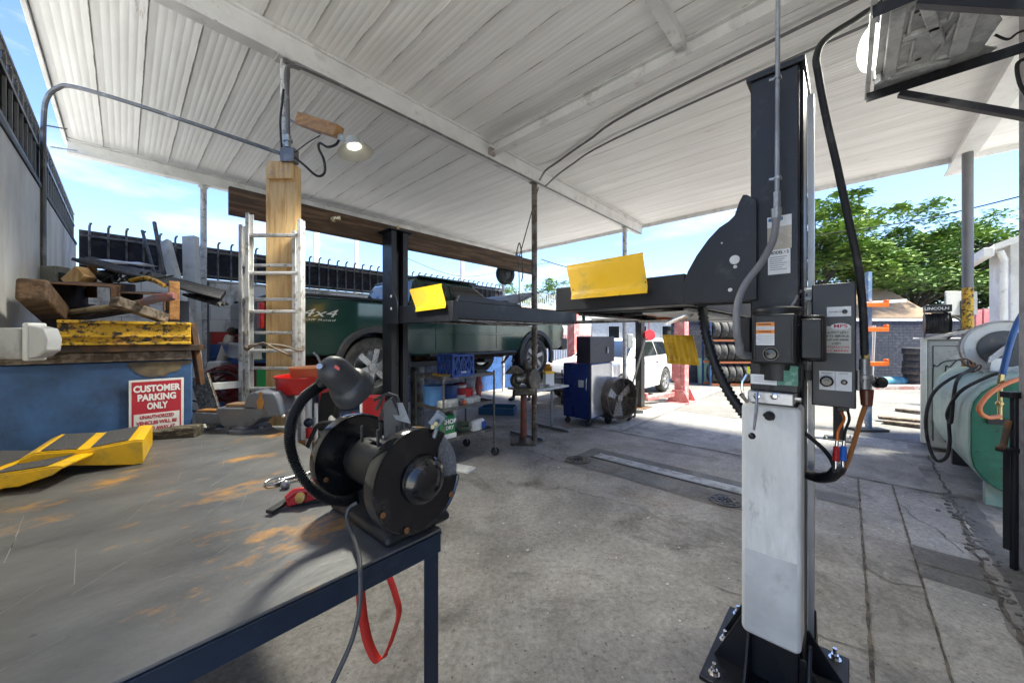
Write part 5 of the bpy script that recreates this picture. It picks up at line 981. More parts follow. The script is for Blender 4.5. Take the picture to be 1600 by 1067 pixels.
for x in (-2.1, -1.2): g = MB(SX); g.box(x, x+.18, -.02, .01, .88, .91); g.build('door_handle', chrome, su, .005)
g = MB(SX); g.box(.78, .89, .05, .45, .68, .82); g.build('headlight', chrome, su, .02)
g = MB(SX); g.box(-3.69, -3.55, -.006, .2, .85, 1.0); g.build('tail_lamp', red, su, .01)
# red lift around the suv
t = thing('vehicle_lift', 'faded pink red two post lift behind the yellow perforated ramp', 'lift', WA(9.2, 4.5, 0))
for (b, s_) in ((2.97, 1), (6.05, -1)):
    g = MB(AB); g.box(9.05, 9.35, b-.12, b+.12, .02, 2.85); c_ = g.build('column', redf, t, .012)
    g = MB(AB); g.box(8.85, 9.5, b-.28, b+.28, 0, .02); g.build('base_plate', redf, c_, .004)
    for aa in (8.95, 9.4):
        g = MB(AB); g.prism([(b-.26, .021), (b+.26, .021), (b+.13, .3), (b-.13, .3)], ((aa, 0, 0), (0, 1, 0), (0, 0, 1)), .015); g.build('base_gusset', redf, c_, .003)
    g = MB(AB); g.box(9.02, 9.38, b+s_*.08-.1, b+s_*.08+.1, .5, 1.1); g.build('carriage', redf, c_, .01)
    g = MB(AB); g.bar((9.0, b+s_*.1, .2), (8.3, b+s_*.5, .12), .12, .1); g.cyl((8.3, b+s_*.5, .1), (8.3, b+s_*.5, .25), .05); g.build('swing_arm', redf, c_, .005)
# ------------------------------------------------------------------ service cart and its load
ct = thing('service_cart', 'dark three shelf metal cart on casters below the far lift platform', 'cart', WA(2.9, 3.7, 0))
cm = mat('worn_grey_cart', (.12, .115, .11), .5, .5, c2=(.3, .28, .26), amt=.25, c3=(.15, .08, .05), amt3=.1)
A0, A1, Bn, Bf = aofpx(693, 3.40), aofpx(772, 3.40), 3.40, 3.98
SH = (1.085, .72, .36)
for z in SH: g = MB(AB); g.box(A0+.012, A1-.012, Bn+.012, Bf-.012, z-.02, z-.012); g.box(A0+.012, A1-.012, Bn+.004, Bn+.01, z-.03, z+.012); g.box(A0+.012, A1-.012, Bf-.01, Bf-.004, z-.03, z+.012); g.box(A0+.004, A0+.01, Bn+.012, Bf-.012, z-.03, z+.012); g.box(A1-.01, A1-.004, Bn+.012, Bf-.012, z-.03, z+.012); g.build('shelf', cm, ct)
for a in (A0, A1):
    for b in (Bn, Bf):
        g = MB(AB); g.cyl((a, b, .16), (a, b, 1.12), .013, n=10); lg_ = g.build('leg', cm, ct)
        g = MB(AB); g.lathe([(.001, -.016), (.05, -.016), (.055, -.008), (.055, .008), (.05, .016), (.001, .016)], (a+.02, b, .056), (.6, .8, 0), 22); g.build('caster_wheel', rubber, lg_)
        g = MB(AB); g.lathe([(.026, -.018), (.026, .018), (.001, .018)], (a+.02, b, .056), (.6, .8, 0), 16); g.bar((a, b, .17), (a+.02, b, .06), .045, .008, (1, 0, 0)); g.build('caster_fork', galv, lg_)
def crate(t, M_, L, W_, H_, m_, lattice=True):
    for z in (0, H_-.03): g = MB(M_); g.box(0, L, 0, .008, z, z+.03); g.box(0, L, W_-.008, W_, z, z+.03); g.box(0, .008, .008, W_-.008, z, z+.03); g.box(L-.008, L, .008, W_-.008, z, z+.03); g.build('rim' if z else 'base_rim', m_, t, .002)
    g = MB(M_)
    for x in (0, L-.02):
        for y in (0, W_-.02): g.box(x-.001, x+.021, y-.001, y+.021, 0.001, H_-.001)
    n = 4
    for (o_, u_, ln) in (((0, .004, 0), (1, 0, 0), L), ((0, W_-.004, 0), (1, 0, 0), L), ((.004, 0, 0), (0, 1, 0), W_), ((L-.004, 0, 0), (0, 1, 0), W_)):
        o_ = Vector(o_); u_ = Vector(u_); up = Vector((0, 0, 1)); s_ = ln/n; nn = u_.cross(up)
        for i in range(n):
            g.bar(o_+u_*s_*i+up*.02, o_+u_*s_*(i+1)+up*(H_-.02), .006, .014, nn.cross((u_*s_+up*(H_-.04)).normalized())); g.bar(o_+u_*s_*(i+1)+up*.02, o_+u_*s_*i+up*(H_-.02), .006, .014, nn.cross((u_*-s_+up*(H_-.04)).normalized()))
        for i in range(n-1): g.bar(o_+u_*s_*(i+1)+up*.02, o_+u_*s_*(i+1)+up*(H_-.02), .006, .008, u_)
    g.box(.008, L-.008, .008, W_-.008, .002, .008); g.build('lattice', m_, t)
bcr = mat('royal_blue_plastic', (.012, .06, .30), .4, 0, c2=(.03, .1, .38), amt=.25)
q = toAB(P(707, 588, 4.2)); cr = thing('milk_crate', 'blue lattice plastic milk crate on the top shelf of the cart', 'crate', WA(q.x, q.y, 1.08)); crate(cr, AB @ Matrix.Translation((q.x, q.y, 1.079)), .33, .30, .27, bcr)
ux = AB.to_3x3() @ Vector((1, 0, 0))
g = MB(AB @ Matrix.Translation((q.x, q.y, 1.079))); g.box(.06, .27, -.003, .003, .035, .075); lbp = g.build('brand_panel', bcr, cr); text('FARM', .03, WA(q.x+.165, q.y-.004, 1.134), ux, V, wht, 'lettering', lbp, .0004, .01)
def bucket(nm, lab, p, r, h, m_, lid=None, band=None):
    t = thing(nm, lab, nm.replace('_', ' '), p, rot=0); g = MB(); g.lathe([(.001, .0), (r*.86, 0), (r, h), (r*1.04, h), (r*1.04, h-.02), (r*1.0, h-.02)], p, (0, 0, 1), 30); g.lathe([(r*.97, h), (r*.84, .01), (.001, .01)], p, (0, 0, 1), 30); g.build('body', m_, t)
    if lid: g = MB(); g.lathe([(.001, h+.012), (r*1.05, h+.01), (r*1.06, h-.012)], p, (0, 0, 1), 30); g.build('lid', lid, t)
    if band: g = MB(); g.lathe([(r*.90, h*.3), (r*.985, h*.8)], p+Vector((0, 0, 0)), (0, 0, 1), 30); g.build('label_band', band, t)
    return t
bucket('bucket', 'light blue plastic bucket on the middle shelf of the cart', WA(A0+.14, Bf-.17, .71), .13, .24, mat('light_blue_plastic', (.08, .2, .42), .4))
bucket('bucket', 'dark blue plastic bucket beside the light blue one on the cart', WA(A0+.36, Bf-.20, .71), .12, .23, mat('dark_blue_plastic', (.02, .06, .2), .4))
bucket('tub', 'red and white tub on the middle shelf of the cart', WA(A0+.56, Bf-.18, .71), .085, .22, mat('white_plastic', (.6, .6, .58), .4), redd, redd)
def bag(lab, p, dx, dy, dz, m_, rz=0, top=None, tilt=0, nm='bag', cat='bag'):
    t = thing(nm, lab, cat, p, rot=rz); M_ = Matrix.Translation(p) @ Matrix.Rotation(rz, 4, 'Z') @ Matrix.Rotation(tilt, 4, 'X'); g = MB(M_); n = 8; vs = []; rows = 7
    rnd = random.Random(hash(lab) % 1000 if False else len(lab))
    for i in range(rows):
        f_ = i/(rows-1); k_ = 1-.12*abs(f_-.4)-(.55 if i == rows-1 else 0)
        for j in range(4*n):
            an = 2*math.pi*j/(4*n); c_, s_ = math.cos(an), math.sin(an); e = .45; x = dx/2*(abs(c_)**e)*(1 if c_ > 0 else -1); y = dy/2*(abs(s_)**e)*(1 if s_ > 0 else -1)*k_
            vs.append((x*(1+.04*rnd.uniform(-1, 1)), y*(1+.15*rnd.uniform(-1, 1)), dz*f_*(1+.02*rnd.uniform(-1, 1))))
    N_ = 4*n; fs = [(i*N_+j, i*N_+(j+1) % N_, (i+1)*N_+(j+1) % N_, (i+1)*N_+j) for i in range(rows-1) for j in range(N_)]+[tuple(range(N_))[::-1], tuple((rows-1)*N_+j for j in range(N_))]
    g.add(vs, fs); b = g.build('body', m_, t, sharp=70)
    return t, M_, b
greenp = mat('green_packaging', (.02, .19, .06), .4, c2=(.03, .26, .10), amt=.2)
t, M_, b = bag('green and white absorbent bag on the bottom shelf of the cart', WA(A0+.13, Bn+.12, .352), .22, .10, .27, greenp, ANG)
g = MB(M_); g.box(-.10, .10, -.066, -.058, .005, .06); g.build('white_band', paper, b); text('SHOP', .075, M_ @ Vector((0, -.066, .20)), M_.to_3x3() @ Vector((1, 0, 0)), V, wht, 'lettering', b, .001, .02); text('DRY', .06, M_ @ Vector((0, -.066, .13)), M_.to_3x3() @ Vector((1, 0, 0)), V, wht, 'lettering', b, .001, .01)
t, M_, b = bag('crumpled white and blue packet on the bottom shelf of the cart', WA(A1-.15, Bn+.17, .352), .24, .12, .12, paper, ANG+.2); g = MB(M_); g.box(.02, .11, -.075, -.065, .01, .10); g.build('blue_panel', bcr, b)
bag('crumpled white rag on the left of the middle cart shelf', WA(A0+.16, Bn+.13, .712), .26, .13, .09, mat('dirty_white_cloth', (.5, .5, .48), .8, c2=(.3, .29, .27), amt=.3, bump=.6), ANG, nm='rag', cat='rag')
bag('long white wrapped packet in the middle of the middle cart shelf', WA(A0+.52, Bn+.14, .712), .30, .12, .08, MC['dirty_white_cloth'], ANG+.1, nm='packet', cat='packet')
g = MB(); g.ball(WA(A0+.36, Bn+.07, .745), .032, 10); tag(g.build('orange_ball', mat('orange_red', (.6, .12, .05), .5)), 'orange round cap between the white packets on the cart', 'cap')
g = MB(AB); g.lathe([(.001, 0), (.08, 0), (.085, .2), (.08, .26), (.001, .26)], (A0+.42, Bf-.18, .352), (0, 0, 1), 28); tag(g.build('metal_can', galv), 'plain metal can at the back of the bottom cart shelf', 'can')
g = MB(AB); g.lathe([(.001, 0), (.16, 0), (.2, .05), (.19, .055), (.15, .01)], (A0+.52, Bf-.25, .352), (0, 0, 1), 30); tag(g.build('drip_tray', mat('olive_tray', (.16, .2, .15), .5)), 'shallow greenish drip pan on the bottom cart shelf', 'pan')
g = MB(AB)
for i in range(9): a = A0+.05+random.random()*.12; b = Bn+.05+random.random()*.3; g.obox((a, b, 1.095), (.12, .03, .03), (0, 0, random.random()*3))
tag(g.build('small_tools', mat('red_yellow_tools', (.45, .08, .03), .5, c2=(.5, .35, .05), amt=.5, scale=9)), 'small red and yellow tools heaped on the left of the cart top', 'tools')
g = MB(AB)
for i in range(10): a = A0+.5+random.random()*.25; b = Bn+.1+random.random()*.4; g.obox((a, b, 1.09+random.random()*.03), (.1+random.random()*.1, .04, .04), (random.random()*.4, 0, random.random()*3))
tag(g.build('small_parts', dgrey), 'dark greasy parts lying right of the crate on the cart top', 'parts')
g = MB(AB); g.box(A1-.28, A1-.05, Bf-.22, Bf-.02, .712, .86); tag(g.build('toolbox', red, bevel=.01), 'red toolbox on the right end of the middle cart shelf', 'toolbox')
g = MB(); p0 = WA(A1+.015, Bf-.2, 1.09); vs = []
for i in range(9):
    z = 1.09-i*.045; vs += [(p0.x+.01*math.sin(i), p0.y, z), (p0.x+.085+.012*math.cos(i*1.3), p0.y-.05, z+.01)]
g.add(vs, [(2*i, 2*i+1, 2*i+3, 2*i+2) for i in range(8)]); o = g.build('rag', mat('pink_cloth', (.55, .2, .2), .85, bump=.5)); sm = o.modifiers.new('s', 'SOLIDIFY'); sm.thickness = .012; tag(o, 'faded pink rag hanging off the right end of the cart', 'rag')
# blue tray on floor
q = toAB(P(788, 651, 7.0)); t = thing('plastic_tray', 'flat blue plastic tray on the floor behind the cart', 'tray', WA(q.x, q.y, 0))
M_ = Matrix.Translation(P(788, 651, 7.05)) @ Matrix.Rotation(R(18), 4, 'Z'); M_.translation.z = 0
dbl = mat('blue_tray_plastic', (.01, .065, .16), .35)
M_ = Matrix.Translation((P(747, 0, 7.2).x, 7.25, 0)) @ Matrix.Rotation(R(-9), 4, 'Z')
for (x0, x1, y0, y1) in ((0, .72, 0, .02), (0, .72, .48, .5), (0, .02, .021, .479), (.70, .72, .021, .479)): g = MB(M_); g.box(x0, x1, y0, y1, 0, .14); g.build('side', dbl, t, .006)
g = MB(M_); g.box(.021, .699, .021, .479, .005, .02); g.build('bottom', dbl, t)
# pedestal grinder on red pole
t = thing('pedestal_grinder', 'greasy old bench grinder on a red painted pedestal stand', 'pedestal grinder', P(818, 690, 5.36)*1, rot=0)
px_ = P(818, 0, 5.3).x; oily = mat('oily_cast_iron', (.075, .065, .052), .5, .4, c2=(.18, .15, .11), amt=.3, c3=(.2, .2, .19), amt3=.1, bump=.5)
g = MB(); g.prism([(-.19, 0), (.19, 0), (.17, .025), (.06, .05), (.05, .1), (-.05, .1), (-.06, .05), (-.17, .025)], ((px_, 5.46, 0), (1, 0, 0), (0, 0, 1)), .3); g.build('foot', oily, t, .012)
g = MB(); g.cyl((px_, 5.3, .1), (px_, 5.3, .76), .048, .042, 20); g.build('pole', mat('red_oxide_pole', (.24, .06, .035), .6, c2=(.1, .05, .035), amt=.35, scale=6), t)
def GX(px, py): return P(px, py, 5.3)
g = MB(); a_, b_ = GX(803, 605), GX(835, 616); g.box(a_.x, b_.x, 5.15, 5.45, b_.z, a_.z); g.build('top_plate', oily, t, .02)
g = MB(); g.cyl(GX(807, 592), GX(828, 590), .075, n=24); g.build('motor', mat('greasy_aluminium', (.32, .32, .30), .4, .6, c2=(.12, .11, .1), amt=.35, scale=9), t, .01)
g = MB(); g.lathe([(.001, -.04), (.14, -.04), (.15, -.03), (.15, .03), (.14, .04), (.001, .04)], GX(833, 592), (.75, -.6, 0), 30); g.build('wheel_guard', oily, t, .006)
g = MB(); g.lathe([(.001, -.03), (.10, -.03), (.10, .03), (.001, .03)], GX(806, 594), (.75, -.6, 0), 26); g.build('wheel_guard', oily, t, .006)
g = MB(); g.prism([(GX(789, 0).x, GX(0, 583).z), (GX(799, 0).x, GX(0, 572).z), (GX(808, 0).x, GX(0, 572).z), (GX(820, 0).x, GX(0, 580).z), (GX(815, 0).x, GX(0, 584).z)], ((0, 5.4, 0), (1, 0, 0), (0, 0, 1)), .22); g.build('hood', oily, t, .015)
g = MB(); g.ball(GX(822, 572), .07, 10, sc=(.8, .8, 1.2)); g.tube(curve([GX(820, 590), GX(816, 580), GX(822, 565), GX(828, 560)], 5), .012, 8); g.build('lamp_bowl', oily, t)
# desk
q0 = P(846, 690, 5.35); q1 = P(889, 672, 6.0)
t = thing('work_table', 'small grey table with t shaped metal legs beside the pedestal grinder', 'table', Vector((q0.x, q0.y, 0)), rot=0)
tA, tB = toAB(P(846, 690, 5.40)), toAB(P(889, 672, 6.05))
g = MB(); zt_ = 1.55-83*5.45/565; a_ = P(834, 0, 5.45); ux = AB.to_3x3() @ Vector((1, 0, 0)); vx = AB.to_3x3() @ Vector((0, 1, 0))
o_ = Vector((a_.x, 5.4, zt_)); ln_ = .93; wd_ = .55
g.add([o_, o_+ux*ln_, o_+ux*ln_+vx*wd_, o_+vx*wd_]+[x+Vector((0, 0, -.03)) for x in (o_, o_+ux*ln_, o_+ux*ln_+vx*wd_, o_+vx*wd_)], [(0, 1, 2, 3), (7, 6, 5, 4), (0, 4, 5, 1), (1, 5, 6, 2), (2, 6, 7, 3), (3, 7, 4, 0)]); g.build('tabletop', lgrey, t, .004)
tgm = mat('table_leg_grey', (.24, .25, .27), .4, .4)
for f_ in (.1, .83):
    c_ = o_+ux*ln_*f_+vx*wd_*.45; g = MB(); g.bar((c_.x, c_.y, .05), (c_.x, c_.y, zt_-.031), .08, .045, (1, 0, 0)); l_ = g.build('leg', tgm, t, .006); g = MB(); p_ = c_-vx*.36; r_ = c_+vx*.3; g.bar((p_.x, p_.y, .03), (r_.x, r_.y, .03), .06, .04); g.build('foot_bar', tgm, l_, .008)
c_ = o_+ux*.62+vx*.2; M_ = Matrix.Translation((c_.x, c_.y, zt_)) @ Matrix.Rotation(.4, 4, 'Z'); g = MB(M_); g.box(-.08, .08, -.05, .05, .002, .20); t2 = g.build('paper_box', paper, bevel=.004); tag(t2, 'white packet with a yellow top standing on the grey table', 'packet'); g = MB(M_); g.box(-.085, .085, -.055, .055, .201, .235); tp_ = g.build('yellow_top', yellow, t2)
g = MB()
for i in range(10): c_ = o_+ux*(.08+.45*random.random())+vx*(.1+.35*random.random()); g.obox((c_.x, c_.y, zt_+.02), (.14, .07, .03), (random.random()*.3, 0, random.random()*3), 0)
tag(g.build('papers', mat('pale_scraps', (.5, .46, .38), .8, c2=(.2, .2, .22), amt=.4, scale=8)), 'papers and small pale parts scattered on the grey table', 'papers')
# blue and steel cabinet
q = toAB(P(922, 668, 6.2)); a0, b0 = q.x, q.y; a1, b1 = aofpx(957, b0), bofpx(880, a0)
t = thing('tool_cabinet', 'tall blue rolling cabinet with a mirror steel front', 'tool cabinet', WA((a0+a1)/2, (b0+b1)/2, 0))
deepb = mat('deep_blue_enamel', (.006, .022, .14), .3, coat=.3)
g = MB(AB); g.box(a0, a1, b0, b1, .13, 1.09); cbt = g.build('body', deepb, t, .01)
g = MB(AB); g.box(a0+.03, a1-.02, b0-.006, b0-.001, .16, 1.07); g.build('steel_door', mat('polished_steel', (.66, .66, .68), .18, .7, bump=.0, rv=.05), cbt)
g = MB(AB); g.box(a0-.002, a0+.029, b0-.012, b0-.0, .13, 1.09); g.build('door_edge', blackm, cbt)
g = MB(AB); g.box(a0-.03, a0-.001, b0+.12, b0+.22, .68, .80); g.build('socket_plate', lgrey, cbt, .004)
g = MB(AB); g.tube([(a0-.001, b0+.06, .62), (a0-.03, b0+.06, .64), (a0-.03, b0+.06, .82), (a0-.001, b0+.06, .84)], .008, 8); g.build('handle', chrome, cbt)
for (a, b) in ((a0+.06, b0+.06), (a1-.06, b0+.06), (a0+.06, b1-.06), (a1-.06, b1-.06)): g = MB(AB); g.lathe([(.001, -.02), (.05, -.02), (.055, 0), (.05, .02), (.001, .02)], (a, b, .055), (.5, .9, 0), 18); g.box(a-.02, a+.02, b-.025, b+.025, .06, .129); g.build('caster', blackm, t)
b2 = bofpx(921, a0+.05)
t = thing('wall_box', 'dark steel box with a hanging lock standing on the blue cabinet', 'box', WA(a0+.3, b0+.2, 1.1))
g = MB(AB); g.box(a0+.04, aofpx(960, b0+.02), b0+.02, b0+.30, 1.092, 1.565); bb_ = g.build('body', mat('dark_violet_steel', (.035, .032, .05), .35, .3), t, .006)
g = MB(AB); am = (a0+.04+aofpx(960, b0+.02))/2+.15; g.cyl((am, b0+.015, 1.35), (am, b0, 1.35), .02); g.obox((am, b0+.005, 1.29), (.04, .02, .07)); g.build('padlock', galv, bb_)
# drum fan
c_ = P(966, 622, 6.62); fa = thing('drum_fan', 'round brown metal drum fan on two wheels beside the blue cabinet', 'fan', Vector((c_.x, c_.y, 0)), rot=0); fx = (Vector((.50, -.87, 0))).normalized(); fm = mat('brown_fan_metal', (.13, .105, .085), .5, .5, c2=(.22, .18, .15), amt=.3)
g = MB(); g.lathe([(.38, -.12), (.385, -.10), (.37, .10), (.385, .12), (.375, .12), (.36, .10), (.36, -.1), (.001, -.1)], c_, fx, 44); g.build('drum', fm, fa)
g = MB(); u_ = fx.cross(V).normalized()
for k in range(3):
    an = k*2*math.pi/3+.5; d = u_*math.cos(an)+V*math.sin(an); e = fx.cross(d); g.prism([(.06, -.04), (.33, -.11), (.35, .09), (.08, .05)], (c_+fx*.0, d, e+fx*.25), .006)
g.lathe([(.06, -.03), (.06, .05), (.001, .06)], c_, fx, 20); g.build('blades', mat('pale_fan_blade', (.34, .32, .30), .4, .5), fa)
g = MB()
for r_ in (.08, .14, .20, .26, .32, .37): g.tube([c_+fx*.125+u_*r_*math.cos(i*math.pi/16)+V*r_*math.sin(i*math.pi/16) for i in range(33)], .003, 5)
for k in range(8): an = k*math.pi/4; d = u_*math.cos(an)+V*math.sin(an); g.bar(c_+fx*.13+d*.05, c_+fx*.13+d*.375, .006, .006, fx)
g.build('grille', fm, fa)
for s_ in (-1, 1): g = MB(); q = c_+u_*s_*.25; q.z = .07; g.lathe([(.001, -.02), (.07, -.02), (.07, .02), (.001, .02)], q-u_*0+Vector((.0, 0, 0)), u_+fx*.3, 22); g.build('wheel', rubber, fa)
g = MB(); g.bar((c_.x-.3, c_.y, .10), (c_.x+.3, c_.y, .10), .05, .03); g.bar((c_.x+.30, c_.y, .1), (c_.x+.37, c_.y, 1.0-.25), .03, .03); g.bar((c_.x-.30, c_.y, .1), (c_.x-.37, c_.y, 1.0-.25), .03, .03); g.build('stand', fm, fa)
# broom stick, red reel, black post
g = MB(); g.cyl(P(1009, 527, 7.0), P(989, 598, 6.9), .018); g.cyl(P(989, 598, 6.9), P(992, 645, 6.9), .014); g.obox(P(992, 648, 6.9)+Vector((0, 0, .06)), (.3, .06, .06)); tag(g.build('broom', mat('pale_stick', (.42, .38, .30), .7)), 'pale broom stick leaning on the black column beyond the fan', 'broom')
q = P(1000, 637, 8.0); t = thing('steel_column', 'square black steel column standing beyond the drum fan', 'column', Vector((q.x, q.y, 0)), rot=ANG); M_ = Matrix.Translation((q.x, q.y, 0)) @ AB
g = MB(M_); g.box(-.09, .09, -.07, .07, .015, 2.7); g.build('shaft', blackm, t, .005); g = MB(M_); g.box(-.2, .2, -.2, .2, 0, .015); g.build('base_plate', rusty, t)
g = MB(); g.obox(P(984, 533, 7.9), (.12, .1, .3)); g.build('switch', lgrey, t, .01)
g = MB(); g.lathe([(.001, -.05), (.12, -.05), (.12, .05), (.001, .05)], P(1014, 524, 7.9), (.2, -1, .2), 26); g.cyl(P(1014, 524, 7.9), P(1014, 500, 7.9), .01); g.build('red_reel', red, t)
q = P(1310, 685, 5.5); t = thing('steel_column', 'short black steel post bolted to the floor behind the control box', 'post', Vector((q.x, q.y, 0)), rot=ANG); M_ = Matrix.Translation((q.x, q.y, 0)) @ AB
g = MB(M_); g.box(-.07, .07, -.06, .06, .015, 1.7); g.build('shaft', blackm, t, .005); g = MB(M_); g.box(-.17, .17, -.17, .17, 0, .015); g.build('base_plate', dgrey, t)
for x, y in ((-.13, .13), (.13, -.13), (-.13, -.13)): g = MB(M_); g.cyl((x, y, .015), (x, y, .06), .012); g.build('anchor_bolt', chrome, t)
# tool trolley with orange machine behind the table
q = P(850, 636, 8.2); t = thing('tool_trolley', 'small black trolley with tools behind the grey table', 'trolley', Vector((q.x+.1, q.y, 0)), rot=0); x0 = q.x-.1
for z in (.35, .62): g = MB(); g.box(x0-.1, x0+.55, 8.0, 8.4, z, z+.03); g.build('shelf', blackm, t)
for x in (x0-.1, x0+.52): 
    for y in (8.0, 8.37): g = MB(); g.box(x, x+.03, y, y+.03, .08, .8); l_ = g.build('leg', blackm, t); g = MB(); g.lathe([(.001, -.015), (.045, -.015), (.045, .015), (.001, .015)], (x+.015, y, .045), (1, .2, 0), 14); g.build('caster', rubber, l_)
g = MB(); g.obox((P(856, 0, 8.1).x, 8.1, .80), (.18, .15, .22)); g.obox((P(856, 0, 8.1).x, 8.1, .93), (.12, .1, .05)); tag(g.build('orange_machine', mat('orange_yellow', (.7, .28, .02), .45), bevel=.02), 'small orange machine on the black trolley', 'machine')
bag('heap of dark tools and rags on the black trolley shelf', Vector((x0+.15, 8.2, .65)), .4, .25, .12, rubber, .3, nm='tool_heap', cat='tools')
# jug, boxes and bottles behind the near grinder
def boxthing(nm, lab, cat, px0, py0, px1, py1, Y, dp, m_, bev=.006, z0=None):
    a_, b_ = P(px0, py0, Y), P(px1, py1, Y); g = MB(); g.box(a_.x, b_.x, Y, Y+dp, b_.z if z0 is None else z0, a_.z); return tag(g.build(nm, m_, bevel=bev), lab, cat)
t = thing('side_bench', 'low dark shelf of workshop bottles behind the grinder', 'shelf', Vector((P(545, 0, 3.5).x, 3.6, 0)), rot=0)
g = MB(); g.box(P(480, 0, 3.4).x, P(592, 0, 3.4).x, 3.4, 3.8, .62, .65); g.build('shelf_board', dgrey, t, .003)
for px in (482, 586): g = MB(); x = P(px, 0, 3.4).x; g.box(x, x+.03, 3.41, 3.79, 0, .62); g.build('leg', dgrey, t)
t = boxthing('oil_box', 'red box behind the grinder next to the far column', 'box', 566, 620, 594, 0, 3.5, .14, redd, z0=.652)
t = boxthing('tall_box', 'thin red tall box left of the bottles behind the grinder', 'box', 498, 612, 506, 0, 3.5, .14, redd, z0=.652)
boxthing('white_strip_board', 'narrow white board beside the red box behind the grinder', 'board', 562, 620, 565, 0, 3.48, .16, white, .002, z0=.652)
for (px, m_, lab, hgt, r) in ((519, MC['dirty_white_cloth'], 'white spray bottle behind the grinder', .2, .035), (532, navy, 'dark blue bottle behind the grinder', .18, .045), (552, red, 'red squeeze bottle behind the grinder', .17, .04)):
    p = P(px, 0, 3.5); p.z = .652; g = MB(); g.lathe([(.001, 0), (r, 0), (r, hgt*.6), (r*.4, hgt*.8), (r*.35, hgt), (.001, hgt)], p, (0, 0, 1), 20); tag(g.build('bottle', m_), lab, 'bottle', 'bottles behind the grinder')
g = MB(); g.prism([(0, 0), (.16, 0), (.20, .3), (.17, .42), (.05, .42), (.02, .3)], (P(505, 0, 3.6)+Vector((0, 0, .652-P(505, 0, 3.6).z)), (1, 0, 0), (0, 0, 1)), .12); tag(g.build('jug', blackm, bevel=.02), 'tall black jug behind the gooseneck lamp', 'jug')
g = MB(); zf = 0; q = P(720, 736, 4.2); M_ = Matrix.Translation((q.x, q.y, 0)) @ Matrix.Rotation(R(-25), 4, 'Z'); g = MB(M_); g.box(-.35, .13, -.05, .13, .001, .025); tag(g.build('board', white, bevel=.003), 'white board lying on the floor right of the grinder', 'board')
g = MB(); g.tube(curve([P(478, 705, 2.4), P(488, 680, 2.4), P(500, 662, 2.4), P(528, 660, 2.4)], 5), .014, 8); tag(g.build('bent_bar', blackm), 'bent black handle bar behind the left grinder wheel', 'handle')
boxthing('yellow_bar', 'orange yellow bar low behind the grinder', 'bar', 462, 690, 500, 697, 2.6, .05, woodo)
t = thing('grease_gun', 'small blue and red clamp hanging from the drain pan stand', 'clamp', P(483, 680, 2.45), rot=0); g = MB(); g.ball(P(482, 660, 2.45), .03, 10); g.build('knob', navy, t); g = MB(); g.cyl(P(483, 668, 2.45), P(483, 684, 2.45), .02); g.build('red_sleeve', red, t)
# ------------------------------------------------------------------ left clutter behind cabinet and ladder
def post(lab, pts, wd, ht, m_, nm='metal_post', cat='post', bev=.003): 
    g = MB(); g.bar(pts[0], pts[1], wd, ht, (0, 1, 0)); return tag(g.build(nm, m_, bevel=bev), lab, cat)
cw = mat('chalky_white_metal', (.62, .63, .62), .5, c2=(.38, .36, .33), amt=.2)
post('wide white metal post leaning left of the tall one against the back fence', [P(258, 378, 4.6), P(296, 520, 4.3)], .12, .06, cw)
post('wide upright white metal post behind the sloping sheet', [P(298, 370, 4.7), P(306, 700, 4.6)], .16, .08, cw)
post('thin dark bar leaning against the back fence', [P(241, 347, 4.5), P(258, 440, 4.3)], .03, .03, picm)
post('thin dark bar leaning beside another one on the back fence', [P(222, 360, 4.6), P(245, 440, 4.4)], .025, .025, picm)
post('dark vertical drain pipe on the white block wall', [P(322, 440, 5.75), P(322, 700, 5.75)], .06, .06, dgrey)
post('white horizontal bar low between the cabinet and the ladder', [P(305, 606, 2.6), P(378, 600, 2.75)], .05, .05, cw)
post('white tilted frame side right of the blue cabinet', [P(303, 520, 2.8), P(322, 670, 2.5)], .03, .05, cw)
post('dented metal tread plate leaning right of the blue cabinet', [P(312, 588, 2.55), P(338, 668, 2.5)], .13, .02, mat('tread_metal', (.3, .29, .27), .45, .6, c2=(.12, .1, .08), amt=.45, scale=25, bump=.8, bs=40), 'tread_plate', 'plate')
post('dark steel angle hanging over the right end of the cabinet', [P(299, 505, 2.3), P(314, 600, 2.4)], .03, .04, rusty)
t = thing('hydraulic_cylinder', 'white tube with rusty end leaning against the striped wall', 'tube', P(335, 600, 4.4), rot=0); g = MB(); g.cyl(P(330, 610, 4.4), P(360, 525, 4.6), .055); g.build('tube', mat('cream_tube', (.52, .46, .38), .5, c2=(.25, .12, .06), amt=.3), t); g = MB(); g.ball(P(362, 517, 4.6), .05, 8); g.build('end_fitting', rusty, t)
g = MB()
for i in range(7):
    c_ = P(352+5*math.sin(i*2), 600+6*math.cos(i*1.7), 4.1); r_ = .16+.03*math.sin(i*3); g.tube([c_+Vector((r_*1.2*math.cos(k*.35), .05*math.sin(k*.7+i), r_*math.sin(k*.35))) for k in range(19)], .012, 6)
tag(g.build('hose_coil', mat('dark_red_hose', (.14, .02, .018), .5)), 'coil of dark red air hose piled by the back wall', 'hose')
boxthing('compressor', 'dark red machine half hidden between the ladders', 'machine', 348, 570, 384, 640, 4.2, .4, redd, .04, z0=.35)
boxthing('paint_tin', 'white paint tin among the hoses by the back wall', 'tin', 322, 565, 343, 600, 4.3, .2, cw, .02)
boxthing('battery', 'black battery with a green label behind the pine post', 'battery', 400, 575, 418, 640, 3.6, .3, greenp, .01, z0=.1)
g = MB(); c_ = P(330, 615, 3.6); g.tube(curve([c_+Vector((.3*math.cos(k*.8), .1*math.sin(k), .22*math.sin(k*.8)*(1-.04*k))) for k in range(14)], 4), .01, 6); tag(g.build('cable_tangle', rubber), 'tangle of thin black cable hanging by the white frame', 'cable')
